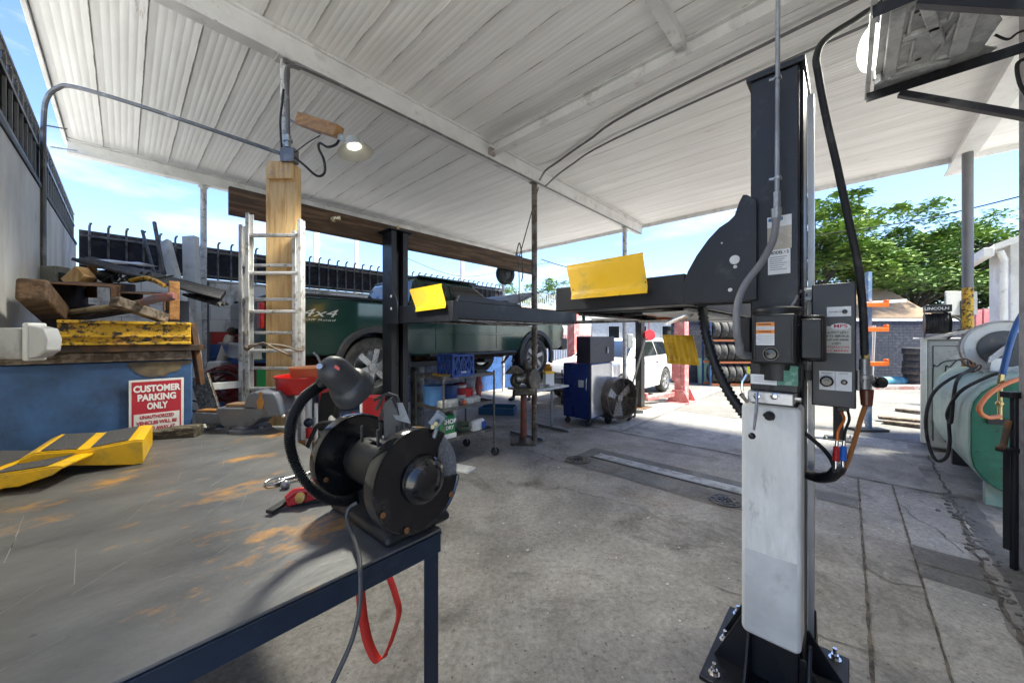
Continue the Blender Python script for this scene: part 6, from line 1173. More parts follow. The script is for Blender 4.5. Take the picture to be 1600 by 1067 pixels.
# ------------------------------------------------------------------ person bending into the engine bay
pm = bpy.data.meshes.new('person'); pq = P(801, 627, 8.85)
pvs = [(0, 0, .93), (0, .02, 1.12), (.03, .0, 1.34), (.05, -.05, 1.50), (.06, -.09, 1.62),   # pelvis..head
       (-.09, 0, .88), (-.10, .04, .48), (-.12, .0, .08), (-.12, -.14, .04),
       (.10, .02, .88), (.16, .10, .48), (.22, .20, .08), (.22, .06, .04),
       (-.17, -.01, 1.38), (-.24, -.06, 1.12), (-.20, -.26, .98), (.22, -.02, 1.38), (.27, -.10, 1.14), (.18, -.30, 1.04)]
pes = [(0, 1), (1, 2), (2, 3), (3, 4), (0, 5), (5, 6), (6, 7), (7, 8), (0, 9), (9, 10), (10, 11), (11, 12), (2, 13), (13, 14), (14, 15), (2, 16), (16, 17), (17, 18)]
prd = [.15, .14, .16, .06, .10, .10, .065, .045, .04, .10, .065, .045, .04, .06, .045, .03, .06, .045, .03]
pm.from_pydata([Vector(v) for v in pvs], pes, []); po_ = bpy.data.objects.new('person', pm); COL.objects.link(po_); po_.location = (pq.x+.12, pq.y, 0); po_.rotation_euler = (0, 0, R(-40))
po_.modifiers.new('skin', 'SKIN'); 
for i, r_ in enumerate(prd): pm.skin_vertices[0].data[i].radius = (r_, r_*.85)
pm.skin_vertices[0].data[0].use_root = True
ss = po_.modifiers.new('sub', 'SUBSURF'); ss.levels = 2; ss.render_levels = 2
pm.materials.append(mat('dark_work_clothes', (.02, .022, .035), .8, c2=(.05, .05, .07), amt=.3, bump=.3))
dg = bpy.context.evaluated_depsgraph_get(); pe = bpy.data.meshes.new_from_object(po_.evaluated_get(dg)); po_.modifiers.clear(); po_.data = pe; pe.shade_smooth(); pe.name = 'person'
BM[po_.name] = Matrix.Translation(po_.location) @ Matrix.Rotation(R(-40), 4, 'Z')
tag(po_, 'person in dark trousers standing behind the green truck, only the legs showing', 'person')
g = MB(BM[po_.name]); g.ball((.06, -.10, 1.655), .102, 12, sc=(.86, 1, 1.15)); g.ball((.06, -.205, 1.65), .018, 6, sc=(.8, 1.3, 1.2)); g.ball((.025, -.195, 1.67), .011, 6); g.ball((.095, -.195, 1.67), .011, 6); g.ball((-.03, -.10, 1.65), .022, 6, sc=(.4, .8, 1.2)); g.ball((.15, -.10, 1.65), .022, 6, sc=(.4, .8, 1.2)); g.build('head', mat('skin_tone', (.30, .16, .10), .5), po_)
g = MB(BM[po_.name]); g.ball((.06, -.085, 1.685), .108, 12, sc=(.87, 1, 1.05)); g.build('hair', blackm, po_)
for (x, y) in ((-.12, -.05), (.22, .14)): g = MB(BM[po_.name]); g.ball((x, y-.03, .045), .055, 8, sc=(.9, 2.3, .75)); g.build('shoe', blackm, po_)
for (x, y, z) in ((-.19, -.29, .96), (.17, -.33, 1.02)):
    g = MB(BM[po_.name]); g.ball((x, y, z), .036, 8, sc=(.7, 1.3, 1))
    for k in range(5): a_ = (x-.028+.014*k, y-.03, z-.005); g.tube([a_, (a_[0], a_[1]-.04, a_[2]-.01), (a_[0]+.004, a_[1]-.06+.01*abs(k-2), a_[2]-.035)], [.009, .008, .006], 7)
    g.build('hand', MC['skin_tone'], po_)
# ------------------------------------------------------------------ right side
# near building wall at the right edge of the frame and the ceiling shelf
w_ = thing('building_wall', 'rough grey stucco wall end at the right edge of the photo', 'wall', WA(2, -1.1, 0)); stucco = mat('grey_stucco', (.33, .30, .29), .9, c2=(.22, .2, .19), amt=.3, bump=.9, bs=70)
g = MB(AB); g.box(-.4, 4.12, -1.25, -.835, 0, 3.99); g.build('wall_body', stucco, w_, .01)
sh = thing('ceiling_shelf', 'black steel angle shelf brackets high on the right wall', 'shelf', WA(2.5, -.87, 2.6))
angm = mat('black_angle_iron', (.022, .022, .026), .45, .5, c2=(.06, .06, .06), amt=.3, c3=(.3, .3, .3), amt3=.05, sc3=30)
for a in (2.13, 2.87):
    g = MB(AB); g.box(a-.003, a+.003, -.868, -.07, 2.88, 2.93); g.box(a+.0031, a+.05, -.868, -.07, 2.924, 2.93); ar = g.build('bracket_arm', angm, sh, .001)
    g = MB(AB); g.bar((a+.02, -.20, 2.88), (a+.02, -.866, 2.40), .04, .03); g.build('brace', angm, ar, .002)
g = MB(AB); g.box(2.05, 2.95, -.085, -.065, 2.931, 2.950); g.build('front_rail', white, sh)
t = thing('pressed_sheet', 'pressed grey metal panel lying on the ceiling shelf', 'panel', WA(2.5, -.3, 2.94)); zm = mat('pressed_zinc', (.62, .62, .60), .36, .2, c2=(.42, .42, .41), amt=.35, scale=6, bump=.08)
g = MB(AB); g.prism([(2.11, -.10), (2.90, -.10), (2.94, -.28), (2.95, -.47), (2.86, -.52), (2.80, -.47), (2.62, -.49), (2.5, -.44), (2.11, -.40)], ((0, 0, 2.938), (1, 0, 0), (0, 1, 0)), .006); pnl = g.build('sheet', zm, t, .001)
for (x0, y0, x1, y1, wv_) in ((2.2, -.2, 2.75, -.2, .05), (2.2, -.33, 2.6, -.50, .04), (2.75, -.2, 2.8, -.6, .05), (2.3, -.62, 2.75, -.64, .06), (2.45, -.25, 2.45, -.48, .03), (2.18, -.15, 2.18, -.66, .03)):
    y0, y1 = -.1+(y0+.1)*.52, -.1+(y1+.1)*.52
    g = MB(AB); g.bar((x0, y0, 2.926), (x1, y1, 2.926), wv_, .026); g.build('pressed_rib', zm, pnl, .005)
for pl_ in ([(2.26, -.26), (2.44, -.26), (2.44, -.46), (2.26, -.50)], [(2.50, -.22), (2.70, -.22), (2.70, -.30), (2.50, -.30)], [(2.50, -.5), (2.74, -.44), (2.76, -.58), (2.5, -.6)]):
    pl_ = [(x_, -.1+(y_+.1)*.6) for x_, y_ in pl_]; g = MB(AB)
    for i in range(4): a_, b_ = pl_[i], pl_[(i+1) % 4]; g.bar((a_[0], a_[1], 2.93), (b_[0], b_[1], 2.93), .012, .018)
    g.build('pressed_edge', zm, pnl, .004)
for (x, y) in ((2.3, -.21), (2.33, -.23), (2.5, -.28), (2.66, -.36), (2.7, -.25)): g = MB(AB); g.lathe([(.012, 0), (.001, -.001)], (x, y, 2.9335), (0, 0, 1), 10); g.build('hole', dgrey, pnl)
t = thing('strip_light', 'lit white plastic lamp mounted at the outer end of the ceiling shelf', 'lamp', WA(2.5, 0, 2.95))
q0 = P(1348, 75, 1.85); g = MB(); g.ball(P(1361, 76, 1.92), .12, 14, sc=(.28, .6, 1.0)); g.build('diffuser', mat('lit_diffuser', (1, 1, 1), .5, var=0, bump=0, emit=(1, 1, 1), es=.35), t)
pl = bpy.data.lights.new('strip_lamp_light', 'SPOT'); pl.energy = 26; pl.shadow_soft_size = .16; pl.spot_size = R(170); pl.spot_blend = 1; pl.color = (1, .98, .95); po = bpy.data.objects.new('strip_lamp_light', pl); COL.objects.link(po); po.location = P(1345, 80, 1.78)
g = MB(); g.cyl(P(1371, 28, 1.92), P(1368, 125, 1.92), .012); g.bar(P(1380, 25, 1.9), P(1374, 130, 1.9), .02, .03, (0, 1, 0)); g.build('bracket', galv, t)
g = MB(); g.tube(curve([P(1555, 55, 1.6), P(1575, 62, 1.6), P(1590, 52, 1.6), P(1610, 45, 1.6)], 5), .005, 6); tag(g.build('cable', rubber), 'short thin cable at the top right corner above the shelf', 'cable'); g = MB(); g.tube(curve([P(1610, 90, 1.7), P(1590, 100, 1.7), P(1593, 130, 1.7), P(1605, 150, 1.7)], 5), .008, 6); tag(g.build('cable', rubber), 'thicker black cable looping beside the right edge below the shelf', 'cable')
# white panelled appliance
a0 = 7.5; ap = thing('appliance', 'grey white back of a washing machine with a pressed groove pattern', 'appliance', WA(7.8, -1.1, 0)); apm = mat('appliance_grey', (.46, .47, .47), .4, c2=(.25, .26, .26), amt=.2)
b1_, b0_ = bofpx(1449, 7.5), -1.75; zt_ = zpy(531, 7.5, b1_)
g = MB(AB); g.box(7.5, 8.1, b0_, b1_, .05, zt_); apb = g.build('body', apm, ap, .03, seg=3)
g = MB(AB); g.box(7.49, 7.56, b1_+.002, b1_+.06, .1, zt_+.01); g.build('side_trim', white, ap, .01)
g = MB(AB); g.box(7.45, 8.15, b0_, b1_+.08, zt_+.005, zt_+.03); g.build('top_lid', white, ap, .01)
g = MB(AB)
for dz, db in ((.06, .05), (.14, .16)):
    pp = [(7.495, b1_-db, .15), (7.495, b1_-db, zt_-.42), (7.495, b1_-db-.04, zt_-.36), (7.495, b1_-db-.18, zt_-.30+dz*.5), (7.495, b0_+.1, zt_-.28+dz*.5)]
    g.tube(curve(pp, 4), .007, 6)
g.tube([(7.495, b1_-.05, .15), (7.495, b1_-.05, zt_-.08), (7.495, b1_-.5, zt_-.08)], .006, 6); g.build('pressed_groove', dgrey, apb)
lbx = MB(AB); lbx.box(7.492, 7.496, b1_-.62, b1_-.42, zt_-.62, zt_-.2); lbx.build('paper_label', paper, apb)
# welding cable reel
ra, rb = 7.3, bofpx(1469, 7.3); zc = zpy(503, ra, rb); rl = thing('cable_reel', 'black welding cable reel standing on top of the appliance', 'cable reel', WA(7.6, rb, zt_))
g = MB(AB); g.box(ra, ra+.3, bofpx(1488, ra), bofpx(1447, ra), zpy(487, ra, rb), zpy(476, ra, rb)); hdp = g.build('top_plate', blackm, rl, .005)
ltext('LINCOLN', .05, ra-.002, rb+.03, zpy(482, ra, rb), wht, hdp, .02)
g = MB(AB)
for i in range(8): b = bofpx(1450+i*4.5, ra); g.lathe([(.11, -.012), (.135, -.012), (.14, 0), (.135, .012), (.11, .012)], (ra+.15, b, zc-.02), (0, 1, 0), 26)
g.build('wound_cable', rubber, rl); g = MB(AB)
for px in (1447, 1488): b = bofpx(px, ra); g.lathe([(.001, -.003), (.15, -.003), (.15, .003), (.001, .003)], (ra+.15, b, zc-.02), (0, 1, 0), 26); g.box(ra+.1, ra+.2, b-.004, b+.004, zt_+.03, zc)
g.build('side_plate', blackm, rl)
g = MB(); g.tube([P(1475, 487, 4.8), P(1500, 500, 4.7), P(1530, 516, 4.5), P(1555, 518, 4.3)], .012, 8); g.tube([P(1480, 530, 4.8), P(1500, 515, 4.7), P(1520, 510, 4.6)], .012, 8); tag(g.build('support_bars', dgrey), 'dark metal bars running from the cable reel to the big hose reel', 'bar')
post('white pipe lying across the top of the appliance and tank', [P(1440, 530, 5.0), P(1590, 504, 4.0)], .035, .035, white, 'pipe', 'pipe')
# plate sign behind the post
t = thing('blank_sign', 'blank pale plate fixed behind the yellow post', 'plate', P(1500, 492, 5.0), rot=0); g = MB(); a_, b_ = P(1478, 455, 5.0), P(1528, 492, 5.0); g.box(a_.x, b_.x, 5.0, 5.02, b_.z, a_.z); g.build('plate', mat('pale_plate', (.42, .42, .40), .5), t, .015)
g = MB(); g.box(P(1500, 0, 5).x, P(1506, 0, 5).x, 4.95, 5.0, P(0, 520, 5).z, P(0, 470, 5).z); g.build('bracket', dgrey, t)
# green tank
tn = thing('air_tank', 'large rusty green horizontal tank behind the black gate post', 'tank', WA(6.3, -1.3, 0)); tg = mat('scratched_green_tank', (.008, .10, .06), .45, .1, c2=(.015, .12, .08), amt=.3, c3=(.01, .03, .02), amt3=.14, sc3=10, bump=.2); tgl = mat('sun_faded_green', (.22, .36, .30), .5, 0, c2=(.36, .42, .38), amt=.4, soft=.3, c3=(.05, .12, .09), amt3=.08, sc3=12)
ty0, ty1, tz0, tz1 = -1.75, -.80, .14, 1.20
def oct_(g, a0, a1, y0, y1, z0, z1, r, mi=0): rbox_lathe(g, y0, y1, z0, z1, a0, a1, r, mi)
g = MB(AB); rbox_lathe(g, ty0, ty1, tz0, tz1, 5.30, 7.25, .34); g.build('shell', tgl, tn, .02, sharp=50, seg=3)
g = MB(AB); rbox_lathe(g, ty0+.01, ty1-.01, tz0+.01, tz1-.01, 5.275, 5.299, .33); en = g.build('end_cap', tg, tn, .01, seg=3)
g = MB(AB); g.box(5.24, 5.274, ty0+.2, ty1-.1, .78, .83); g.build('end_rail', black, en)
for a in (5.45, 6.9): g = MB(AB); g.box(a, a+.08, ty0+.2, ty1-.12, 0, .2); g.build('saddle', tgl if a < 6 else black, tn, .005)
# hose reel on tank
c_ = P(1568, 545, 3.75); hr = thing('hose_reel', 'big pale steel hose reel mounted on top of the green tank', 'hose reel', Vector((c_.x, c_.y, 1.2)), rot=0); hx = Vector((-.62, -.78, .05)).normalized(); pale = mat('pale_reel_metal', (.42, .42, .41), .4, .3, c2=(.25, .24, .22), amt=.25)
g = MB(); g.lathe([(.001, .05), (.12, .05), (.18, .045), (.185, .03), (.27, .035), (.285, .05), (.295, .03), (.29, .0), (.001, .0)], c_, hx, 48); g.lathe([(.18, -.01), (.18, -.08), (.29, -.085), (.29, -.08)], c_, hx, 40); g.build('drum', pale, hr)
g = MB(); g.lathe([(.001, .056), (.18, .052), (.185, .048)], c_, hx, 40); g.build('dark_face', dgrey, hr)
g = MB(); e_ = P(1525, 577, 3.5); d_ = c_+hx*.08; g.prism([(0, -.055), (0, .055), (.35, .03), (.35, -.03)], (d_, (e_-d_).normalized(), Vector((.3, 0, 1))), .012); g.build('arm', pale, hr, .004)
for k in range(6): g = MB(); an = k*math.pi/3; g.cyl(d_+Vector((.035*math.cos(an), -.02, .035*math.sin(an))), d_+Vector((.035*math.cos(an), -.035, .035*math.sin(an))), .007, n=6); g.build('bolt', dgrey, hr)
g = MB(); a_, b_ = P(1556, 560, 3.6), P(1582, 592, 3.6); g.prism([(a_.x, a_.z), (b_.x-.02, a_.z), (b_.x, 1.21), (a_.x-.02, 1.21)], ((0, 3.66, 0), (1, 0, 0), (0, 0, 1)), .03); g.build('stand', pale, hr, .004)
# hoses
pipe_thing('hose', 'bright blue hose hanging down from the right edge onto the tank', 'hose', [P(1606, 478, 3.0), P(1592, 500, 3.0), P(1580, 530, 3.0), P(1572, 560, 3.05), P(1565, 590, 3.1)], .020, mat('blue_hose', (.02, .09, .28), .4), 6, 12)
pipe_thing('hose', 'orange hose looping down in front of the dark green tank end', 'hose', [P(1606, 589, 3.0), P(1580, 596, 3.0), P(1550, 612, 3.0), P(1532, 632, 3.0), P(1532, 645, 3.0), P(1545, 652, 3.0), P(1562, 650, 3.0)], .017, mat('orange_hose', (.5, .14, .04), .4), 6, 12)
g = MB(); g.cyl(P(1565, 585, 3.05), P(1563, 600, 3.05), .02, n=6); g.cyl(P(1563, 600, 3.05), P(1562, 655, 3.02), .014); g.cyl(P(1562, 618, 3.03), P(1575, 618, 3.0), .012); g.ball(P(1562, 630, 3.02), .024, 8); tag(g.build('brass_valve', MC['brass']), 'old brass valve joining the blue and orange hoses', 'valve')
pipe_thing('hose', 'black hose looping from the tank top down to the ground', 'hose', [P(1560, 583, 3.6), P(1520, 600, 3.7), P(1485, 640, 3.8), P(1484, 690, 3.8), P(1478, 715, 3.8), P(1462, 718, 3.85), P(1450, 690, 3.9), P(1447, 650, 3.9), P(1458, 615, 3.95), P(1485, 592, 4.0), P(1520, 578, 4.0)], .015, rubber, 8, 10)
pipe_thing('hose', 'second black hose draped diagonally over the faded green tank', 'hose', [P(1525, 573, 3.7), P(1498, 590, 3.6), P(1490, 620, 3.6), P(1486, 660, 3.65), P(1480, 645, 3.7), P(1500, 612, 3.5), P(1545, 588, 3.4), P(1570, 582, 3.3)], .014, rubber, 8, 10)
g = MB(); 
for i in range(4): c_ = P(1512+4*i, 567+3*i, 3.7); g.tube([c_+Vector((.05*math.cos(k*.5), .03*math.sin(k*.5+i), .04*math.sin(k*.5))) for k in range(14)], .008, 6)
tag(g.build('wire_bundle', rusty), 'knot of rusty wire and hose ends in front of the yellow post', 'wire')
# black gate post at right
gp_ = thing('gate_post', 'black steel gate post with a slanted handle at the right edge', 'gate post', P(1588, 890, 2.42), rot=0)
g = MB(); a_ = P(1583, 0, 2.42); g.box(a_.x-.014, a_.x+.014, 2.40, 2.43, 0, P(0, 617, 2.42).z); g.build('post', black, gp_, .004)
g = MB(); a2 = P(1574, 0, 2.44); g.box(a2.x-.007, a2.x+.007, 2.42, 2.46, .12, P(0, 702, 2.44).z); g.build('bar', black, gp_, .003)
g = MB(); a_ = P(1574, 617, 2.42); g.box(a_.x, P(1602, 0, 2.42).x, 2.40, 2.46, a_.z-.02, a_.z+.02); g.build('top_arm', black, gp_, .003)
g = MB(); g.cyl(P(1567, 698, 2.40), P(1575, 662, 2.42), .016); g.ball(P(1565, 699, 2.39), .022, 8, sc=(1.4, 1, .7)); g.ball(P(1576, 660, 2.42), .018, 8); g.build('handle', rusty, gp_)
g = MB(); g.box(P(1564, 0, 2.42).x, P(1584, 0, 2.42).x, 2.39, 2.45, P(0, 706, 2.42).z, P(0, 699, 2.42).z); g.build('hinge', black, gp_)
pipe_thing('pipe', 'short cream plastic pipe lying in the floor gutter', 'pipe', [P(1507, 815, 3.05), P(1527, 845, 2.78)], .013, mat('cream_pvc', (.6, .55, .45), .5))
# small rubble along the gutter
g = MB(AB)
for i in range(170):
    a = random.uniform(1.9, 5.6); b = -.68-.03*random.random()+random.gauss(0, .035); r = random.uniform(.006, .022); g.ball((a, b, r*.3), r, 3, sc=(random.uniform(.7, 1.5), random.uniform(.7, 1.4), .6))
o = g.build('rubble', concrete('broken_concrete', (.2, .19, .18), (.1, .1, .09), (.33, .32, .3), scale=3), origin=(0, 0, 0)); o['kind'] = 'stuff'; tag(o, 'crumbled concrete rubble along the gutter on the right', 'rubble')
patch(1.6, 5.6, -.86, -.72, patchm, .0035)
# white building with eaves at far right
wb = thing('white_building', 'white painted building corner with gutter and rain pipe at the right', 'building', WA(10, -4, 0)); wbm = mat('white_masonry', (.60, .60, .59), .7, c2=(.45, .44, .42), amt=.2, bump=.3, bs=20)
ba = 8.2; bbw = bofpx(1578, ba); g = MB(AB); g.box(ba, 9.2, bbw-4, bbw, 0, 2.9); g.build('wall', wbm, wb, .01)
g = MB(AB); e0 = bofpx(1522, 9.2); A9 = 9.3; r1 = 2.74+(e0-bbw+4)*.42; g.add([(ba-.1, e0, 2.74), (ba-.1, bbw-4, r1), (A9, bbw-4, r1), (A9, e0, 2.74), (ba-.1, e0, 2.82), (ba-.1, bbw-4, r1+.1), (A9, bbw-4, r1+.1), (A9, e0, 2.82)], [(0, 1, 2, 3), (7, 6, 5, 4), (0, 4, 5, 1), (1, 5, 6, 2), (2, 6, 7, 3), (3, 7, 4, 0)]); g.build('roof', beamw, wb)
g = MB(AB); g.box(ba-.12, A9, e0+.001, e0+.10, 2.66, 2.78); g.build('gutter', white, wb, .01)
g = MB(AB); g.cyl((ba-.06, bbw+.06, .02), (ba-.06, bbw+.06, 2.62), .035); g.tube([(ba-.06, bbw+.06, 2.6), (ba-.1, bbw+.1, 2.72)], .035, 12); g.build('rain_pipe', white, wb)
g = MB(); g.tube(curve([P(1272, 368, 9), P(1400, 350, 8), P(1500, 330, 7), P(1610, 303, 6)], 6), .012, 6); tag(g.build('overhead_wire', blackm), 'overhead wire crossing in front of the trees', 'wire')
# dark brick wall, brown roofed house, trees
navyb = mat('dark_painted_brick', (.035, .038, .055), .8, c2=(.06, .062, .08), amt=.3, c3=(.14, .14, .15), amt3=.05, bump=.4, bs=10)
w_ = thing('brick_wall', 'low dark blue painted brick wall with white top edge', 'wall', Vector((10, 12.4, 0)), rot=0)
bxs = MB(); 
for r_ in range(21):
    z0 = r_*.1; off = .12*(r_ % 2); x = 5.5
    while x < 19:
        bxs.box(x+off+.004, x+off+.246, 12.36, 12.45, z0+.004, z0+.096, 0); x += .25
bxs.box(5.5, 19.3, 12.37, 12.5, 0, 2.1, 1); bxs.build('brick_courses', [navyb, mat('dark_mortar', (.02, .02, .03), .9)], w_)
g = MB(); g.box(5.5, 19.4, 12.33, 12.55, 2.1, 2.19); g.build('coping', white, w_, .01)
def house(nm, lab, x0, x1, y0, y1, h, rh, wall_m, roof_m, gable='x', over=.3):
    t = thing(nm, lab, 'house', Vector(((x0+x1)/2, y0, 0)), rot=0); g = MB(); g.box(x0, x1, y0, y1, 0, h); g.build('wall', wall_m, t); ym = (y0+y1)/2; o_ = over
    g = MB(); g.add([(x0-o_, y0-o_, h-.05), (x1+o_, y0-o_, h-.05), (x1+o_, ym, h+rh), (x0-o_, ym, h+rh), (x1+o_, y1+o_, h-.05), (x0-o_, y1+o_, h-.05)], [(0, 1, 2, 3), (3, 2, 4, 5), (0, 3, 5), (1, 4, 2)]); o = g.build('roof', roof_m, t); sm = o.modifiers.new('s', 'SOLIDIFY'); sm.thickness = .12
    n = int((x1-x0)/2.2)
    for i in range(n):
        xx = x0+(i+.5)*(x1-x0)/n; g = MB(); g.box(xx-.5, xx+.5, y0-.05, y0-.01, h*.4, h*.8); f_ = g.build('window', white, t, .01); g = MB(); g.box(xx-.43, xx+.43, y0-.06, y0-.051, h*.43, h*.77); g.build('pane', glass, f_)
    return t
shing = mat('brown_shingles', (.34, .24, .155), .9, c2=(.26, .17, .11), amt=.4, st=(1, 1, 6), scale=4, bump=.5)
house('house', 'house with brown shingle roof behind the left part of the dark wall', 9.5, 17.6, 15.5, 19, 2.45, 1.4, navyb, shing)
house('house', 'lower house with brown roof behind the right part of the dark wall', 20.2, 33, 19, 24, 2.5, .75, wbm, shing)
house('house', 'long pale low building far behind the white suv', -6, 14, 30, 36, 3.2, 1.2, wbm, mat('pale_roof', (.4, .39, .37), .8))
house('house', 'white house beyond the fence at the far end of the yard', -1, 3.2, 22, 26, 2.8, .8, wbm, shing)
# tyre racks
def tyre_proto():
    t = thing('tyre', 'proto', 'tyre', Vector((0, 0, 0)), 'tyres on the far orange racks', 0)
    g = MB(); r = .31; wd = .2
    g.lathe([(r*.62, -wd*.4), (r*.68, -wd*.5), (r*.9, -wd*.52), (r*.98, -wd*.42), (r, -wd*.3), (r, -wd*.04), (r*.985, -wd*.03), (r*.985, wd*.03), (r, wd*.04), (r, wd*.3), (r*.98, wd*.42), (r*.9, wd*.52), (r*.68, wd*.5), (r*.62, wd*.4)], (0, 0, r), (0, 1, 0), 30)
    g.build('tread', tyrem, t, sharp=40); return t
rk = thing('tyre_rack', 'orange steel rack of used tyres far behind the corrugated hose', 'rack', Vector((7.5, 11.7, 0)), rot=0); om = mat('orange_rack_paint', (.6, .18, .06), .5, c2=(.4, .12, .05), amt=.2)
for z in (.02, .72, 1.42):
    for y in (11.5, 11.9): g = MB(); g.box(6.3, 9.3, y-.02, y+.02, z, z+.06); g.build('shelf_beam', om, rk)
for x in (6.3, 7.8, 9.3):
    for y in (11.46, 11.92): g = MB(); g.box(x-.03, x+.03, y-.0, y+.03, 0, 2.1); g.build('upright', bluep, rk)
pt = tyre_proto(); first = True; rows = (('bottom', .08), ('middle', .78), ('top', 1.48)); cols = 12
ords = ['leftmost', 'second', 'third', 'fourth', 'fifth', 'sixth', 'seventh', 'eighth', 'ninth', 'tenth', 'eleventh', 'rightmost']
for nm_, z in rows:
    for i in range(cols):
        M_ = Matrix.Translation((6.5+i*.235, 11.7, z)) @ Matrix.Rotation(R(90+random.uniform(-9, 9)), 4, 'Z')
        lab = '%s used tyre standing on the %s shelf of the orange rack' % (ords[i], nm_)
        if first: pt.matrix_world = M_; pt['label'] = lab; first = False
        else: tree_copy(pt, M_, lab)
tq = P(1432, 602, 11.2)
lo = ['bottom', 'second from bottom', 'third from bottom', 'third from top', 'second from top', 'top']
for i in range(6): tree_copy(pt, Matrix.Translation((tq.x+.03*math.sin(i*2), tq.y+.31, .1+i*.205)) @ Matrix.Rotation(R(90), 4, 'X'), '%s tyre of the stack by the dark brick wall' % lo[i], 'tyre stack by the dark wall')
bucket('barrel', 'pale green plastic barrel left of the orange tyre rack', Vector((P(1108, 0, 12).x, 12.2, 0)), .28, .85, mat('pale_green_plastic', (.2, .38, .32), .5))
g = MB(); g.box(P(1092, 0, 12.5).x, P(1112, 0, 12.5).x+.2, 12.6, 13.3, .3, 1.9); tag(g.build('storage_tank', mat('milky_plastic', (.55, .58, .58), .5), bevel=.06), 'milky white plastic tank behind the green barrel', 'tank')
g = MB(); a_ = P(1372, 590, 11.3); g.cyl((a_.x-.2, 11.3, .16), (a_.x+1.05, 11.35, .16), .16, n=24); tag(g.build('tarp_roll', mat('teal_tarp', (.05, .22, .30), .5, c2=(.2, .35, .4), amt=.3)), 'rolled teal tarpaulin lying in front of the dark brick wall', 'roll')
for i, (p0, p1, lab) in enumerate(((P(1372, 658, 6.7), P(1450, 664, 6.3), 'nearest long grey plank on the yard ground'), (P(1400, 634, 7.6), P(1450, 648, 7.2), 'short grey log end lying left of the appliance'), (P(1380, 662, 6.5), P(1450, 674, 6.1), 'thin dark plank under the long grey one'))):
    p0.z = .04+.03*(i == 0); p1.z = .05+.03*(i == 0); g = MB(); g.bar(p0, p1, .14, .05); tag(g.build('plank', woodg, bevel=.008), lab, 'plank')
g = MB(); g.box(8, 20, 10.7, 10.95, 0, .12); struct(g.build('kerb', mat('faded_red_kerb', (.36, .17, .14), .8, c2=(.45, .4, .36), amt=.4), bevel=.01))
# pipe stand
t = thing('pipe_stand', 'blue strut stand with orange arms and white pipes in the yard', 'rack', P(1355, 640, 6.0), rot=0); x = P(1357, 0, 6).x
g = MB(); g.box(x-.03, x+.03, 5.97, 6.03, 0, P(0, 425, 6).z); g.build('upright', mat('blue_strut', (.12, .22, .38), .5, c2=(.4, .42, .45), amt=.3), t)
g = MB(); g.box(x-.25, x+.25, 5.9, 6.1, 0, .04); g.build('foot', dgrey, t)
for py in (477, 515, 568): z = P(0, py, 6).z; g = MB(); g.box(x-.14, x+.24, 5.9, 5.96, z-.035, z+.035); g.box(x+.2, x+.24, 5.9, 5.96, z+.0351, z+.08); g.build('arm', orange, t, .004)
for dx in (.04, .08, .12): g = MB(); g.cyl((x+dx, 6.1, .1), (x+dx+.04, 6.06, 1.75), .018); g.build('pipe', white, t)
post('white plastic tube lying on the upper arm of the pipe stand', [P(1350, 474, 6), P(1415, 470, 6)], .05, .05, white, 'tube', 'tube')
for lab, pts in (('short pink red steel post right of the yellow post', (P(1524, 485, 8), P(1524, 640, 8))), ('pink red steel post beside the short one right of the yellow post', (P(1536, 483, 8), P(1536, 640, 8))), ('dark red steel cabinet edge beside the white building', (P(1573, 473, 9), P(1573, 640, 9)))): post(lab, pts, .13 if 'cabinet' not in lab else .2, .13, redf)
# utility poles and wires beyond the back wall
def upole(px, lab, Y=14, h=2.9, r=.1):
    p = P(px, 0, Y); t = thing('utility_pole', lab, 'pole', Vector((p.x, p.y, 0)), 'pale poles beyond the back fence', 0); g = MB(); g.cyl((p.x, p.y, 0), (p.x, p.y, P(0, 345 if px < 600 else 385, Y).z), r, r*.85, 16); g.build('shaft', mat('pale_concrete_pole', (.5, .48, .45), .8), t); z = P(0, 350 if px < 600 else 388, Y).z; g = MB(); g.cyl((p.x, p.y, z), (p.x, p.y, z+.1), r*1.2); g.build('cap', galv, t); return p
upole(494, 'thickest pale pole beyond the fence, right of the pine post', 13, r=.13); upole(557, 'pale pole beyond the fence just left of the far lift column', 15); upole(722, 'pale pole beyond the fence above the truck cab', 15)
g = MB(); g.tube(curve([P(560, 360, 15), P(640, 405, 15), P(722, 432, 15), P(800, 420, 16), P(860, 410, 18)], 6), .012, 5); tag(g.build('overhead_wire', blackm), 'overhead wire sagging beyond the back fence', 'wire'); g = MB(); g.tube(curve([P(845, 405, 9), P(880, 416, 9), P(950, 432, 9)], 6), .01, 5); tag(g.build('overhead_wire', blackm), 'short wire from the canopy post to behind the large yellow plate', 'wire')
g = MB(); g.tube([P(70, 196, 3.0), P(105, 202, 3.1)], .006, 6); tag(g.build('overhead_wire', galv), 'upper thin cable between the wall conduit and the canopy edge', 'wire'); g = MB(); g.tube([P(80, 230, 3.6), P(120, 236, 4.4)], .008, 6); tag(g.build('overhead_wire', galv), 'lower thin cable between the wall conduit and the canopy edge', 'wire')
leafm = [mat('leaf_pale', (.17, .27, .05), .55, c2=(.23, .33, .07), amt=.4, scale=1.2, bump=0), mat('leaf_mid', (.10, .19, .04), .55, bump=0), mat('leaf_deep', (.05, .11, .025), .6, bump=0)]  # pale, mid and deep leaf greens, mixed at random through each crown
for m_ in leafm:
    b = m_.node_tree.nodes['Principled BSDF']
    try: b.inputs['Subsurface Weight'].default_value = 0; b.inputs['Transmission Weight'].default_value = 0
    except Exception: pass
barkm = mat('tree_bark', (.10, .08, .06), .9, c2=(.05, .04, .03), amt=.4, bump=.6)
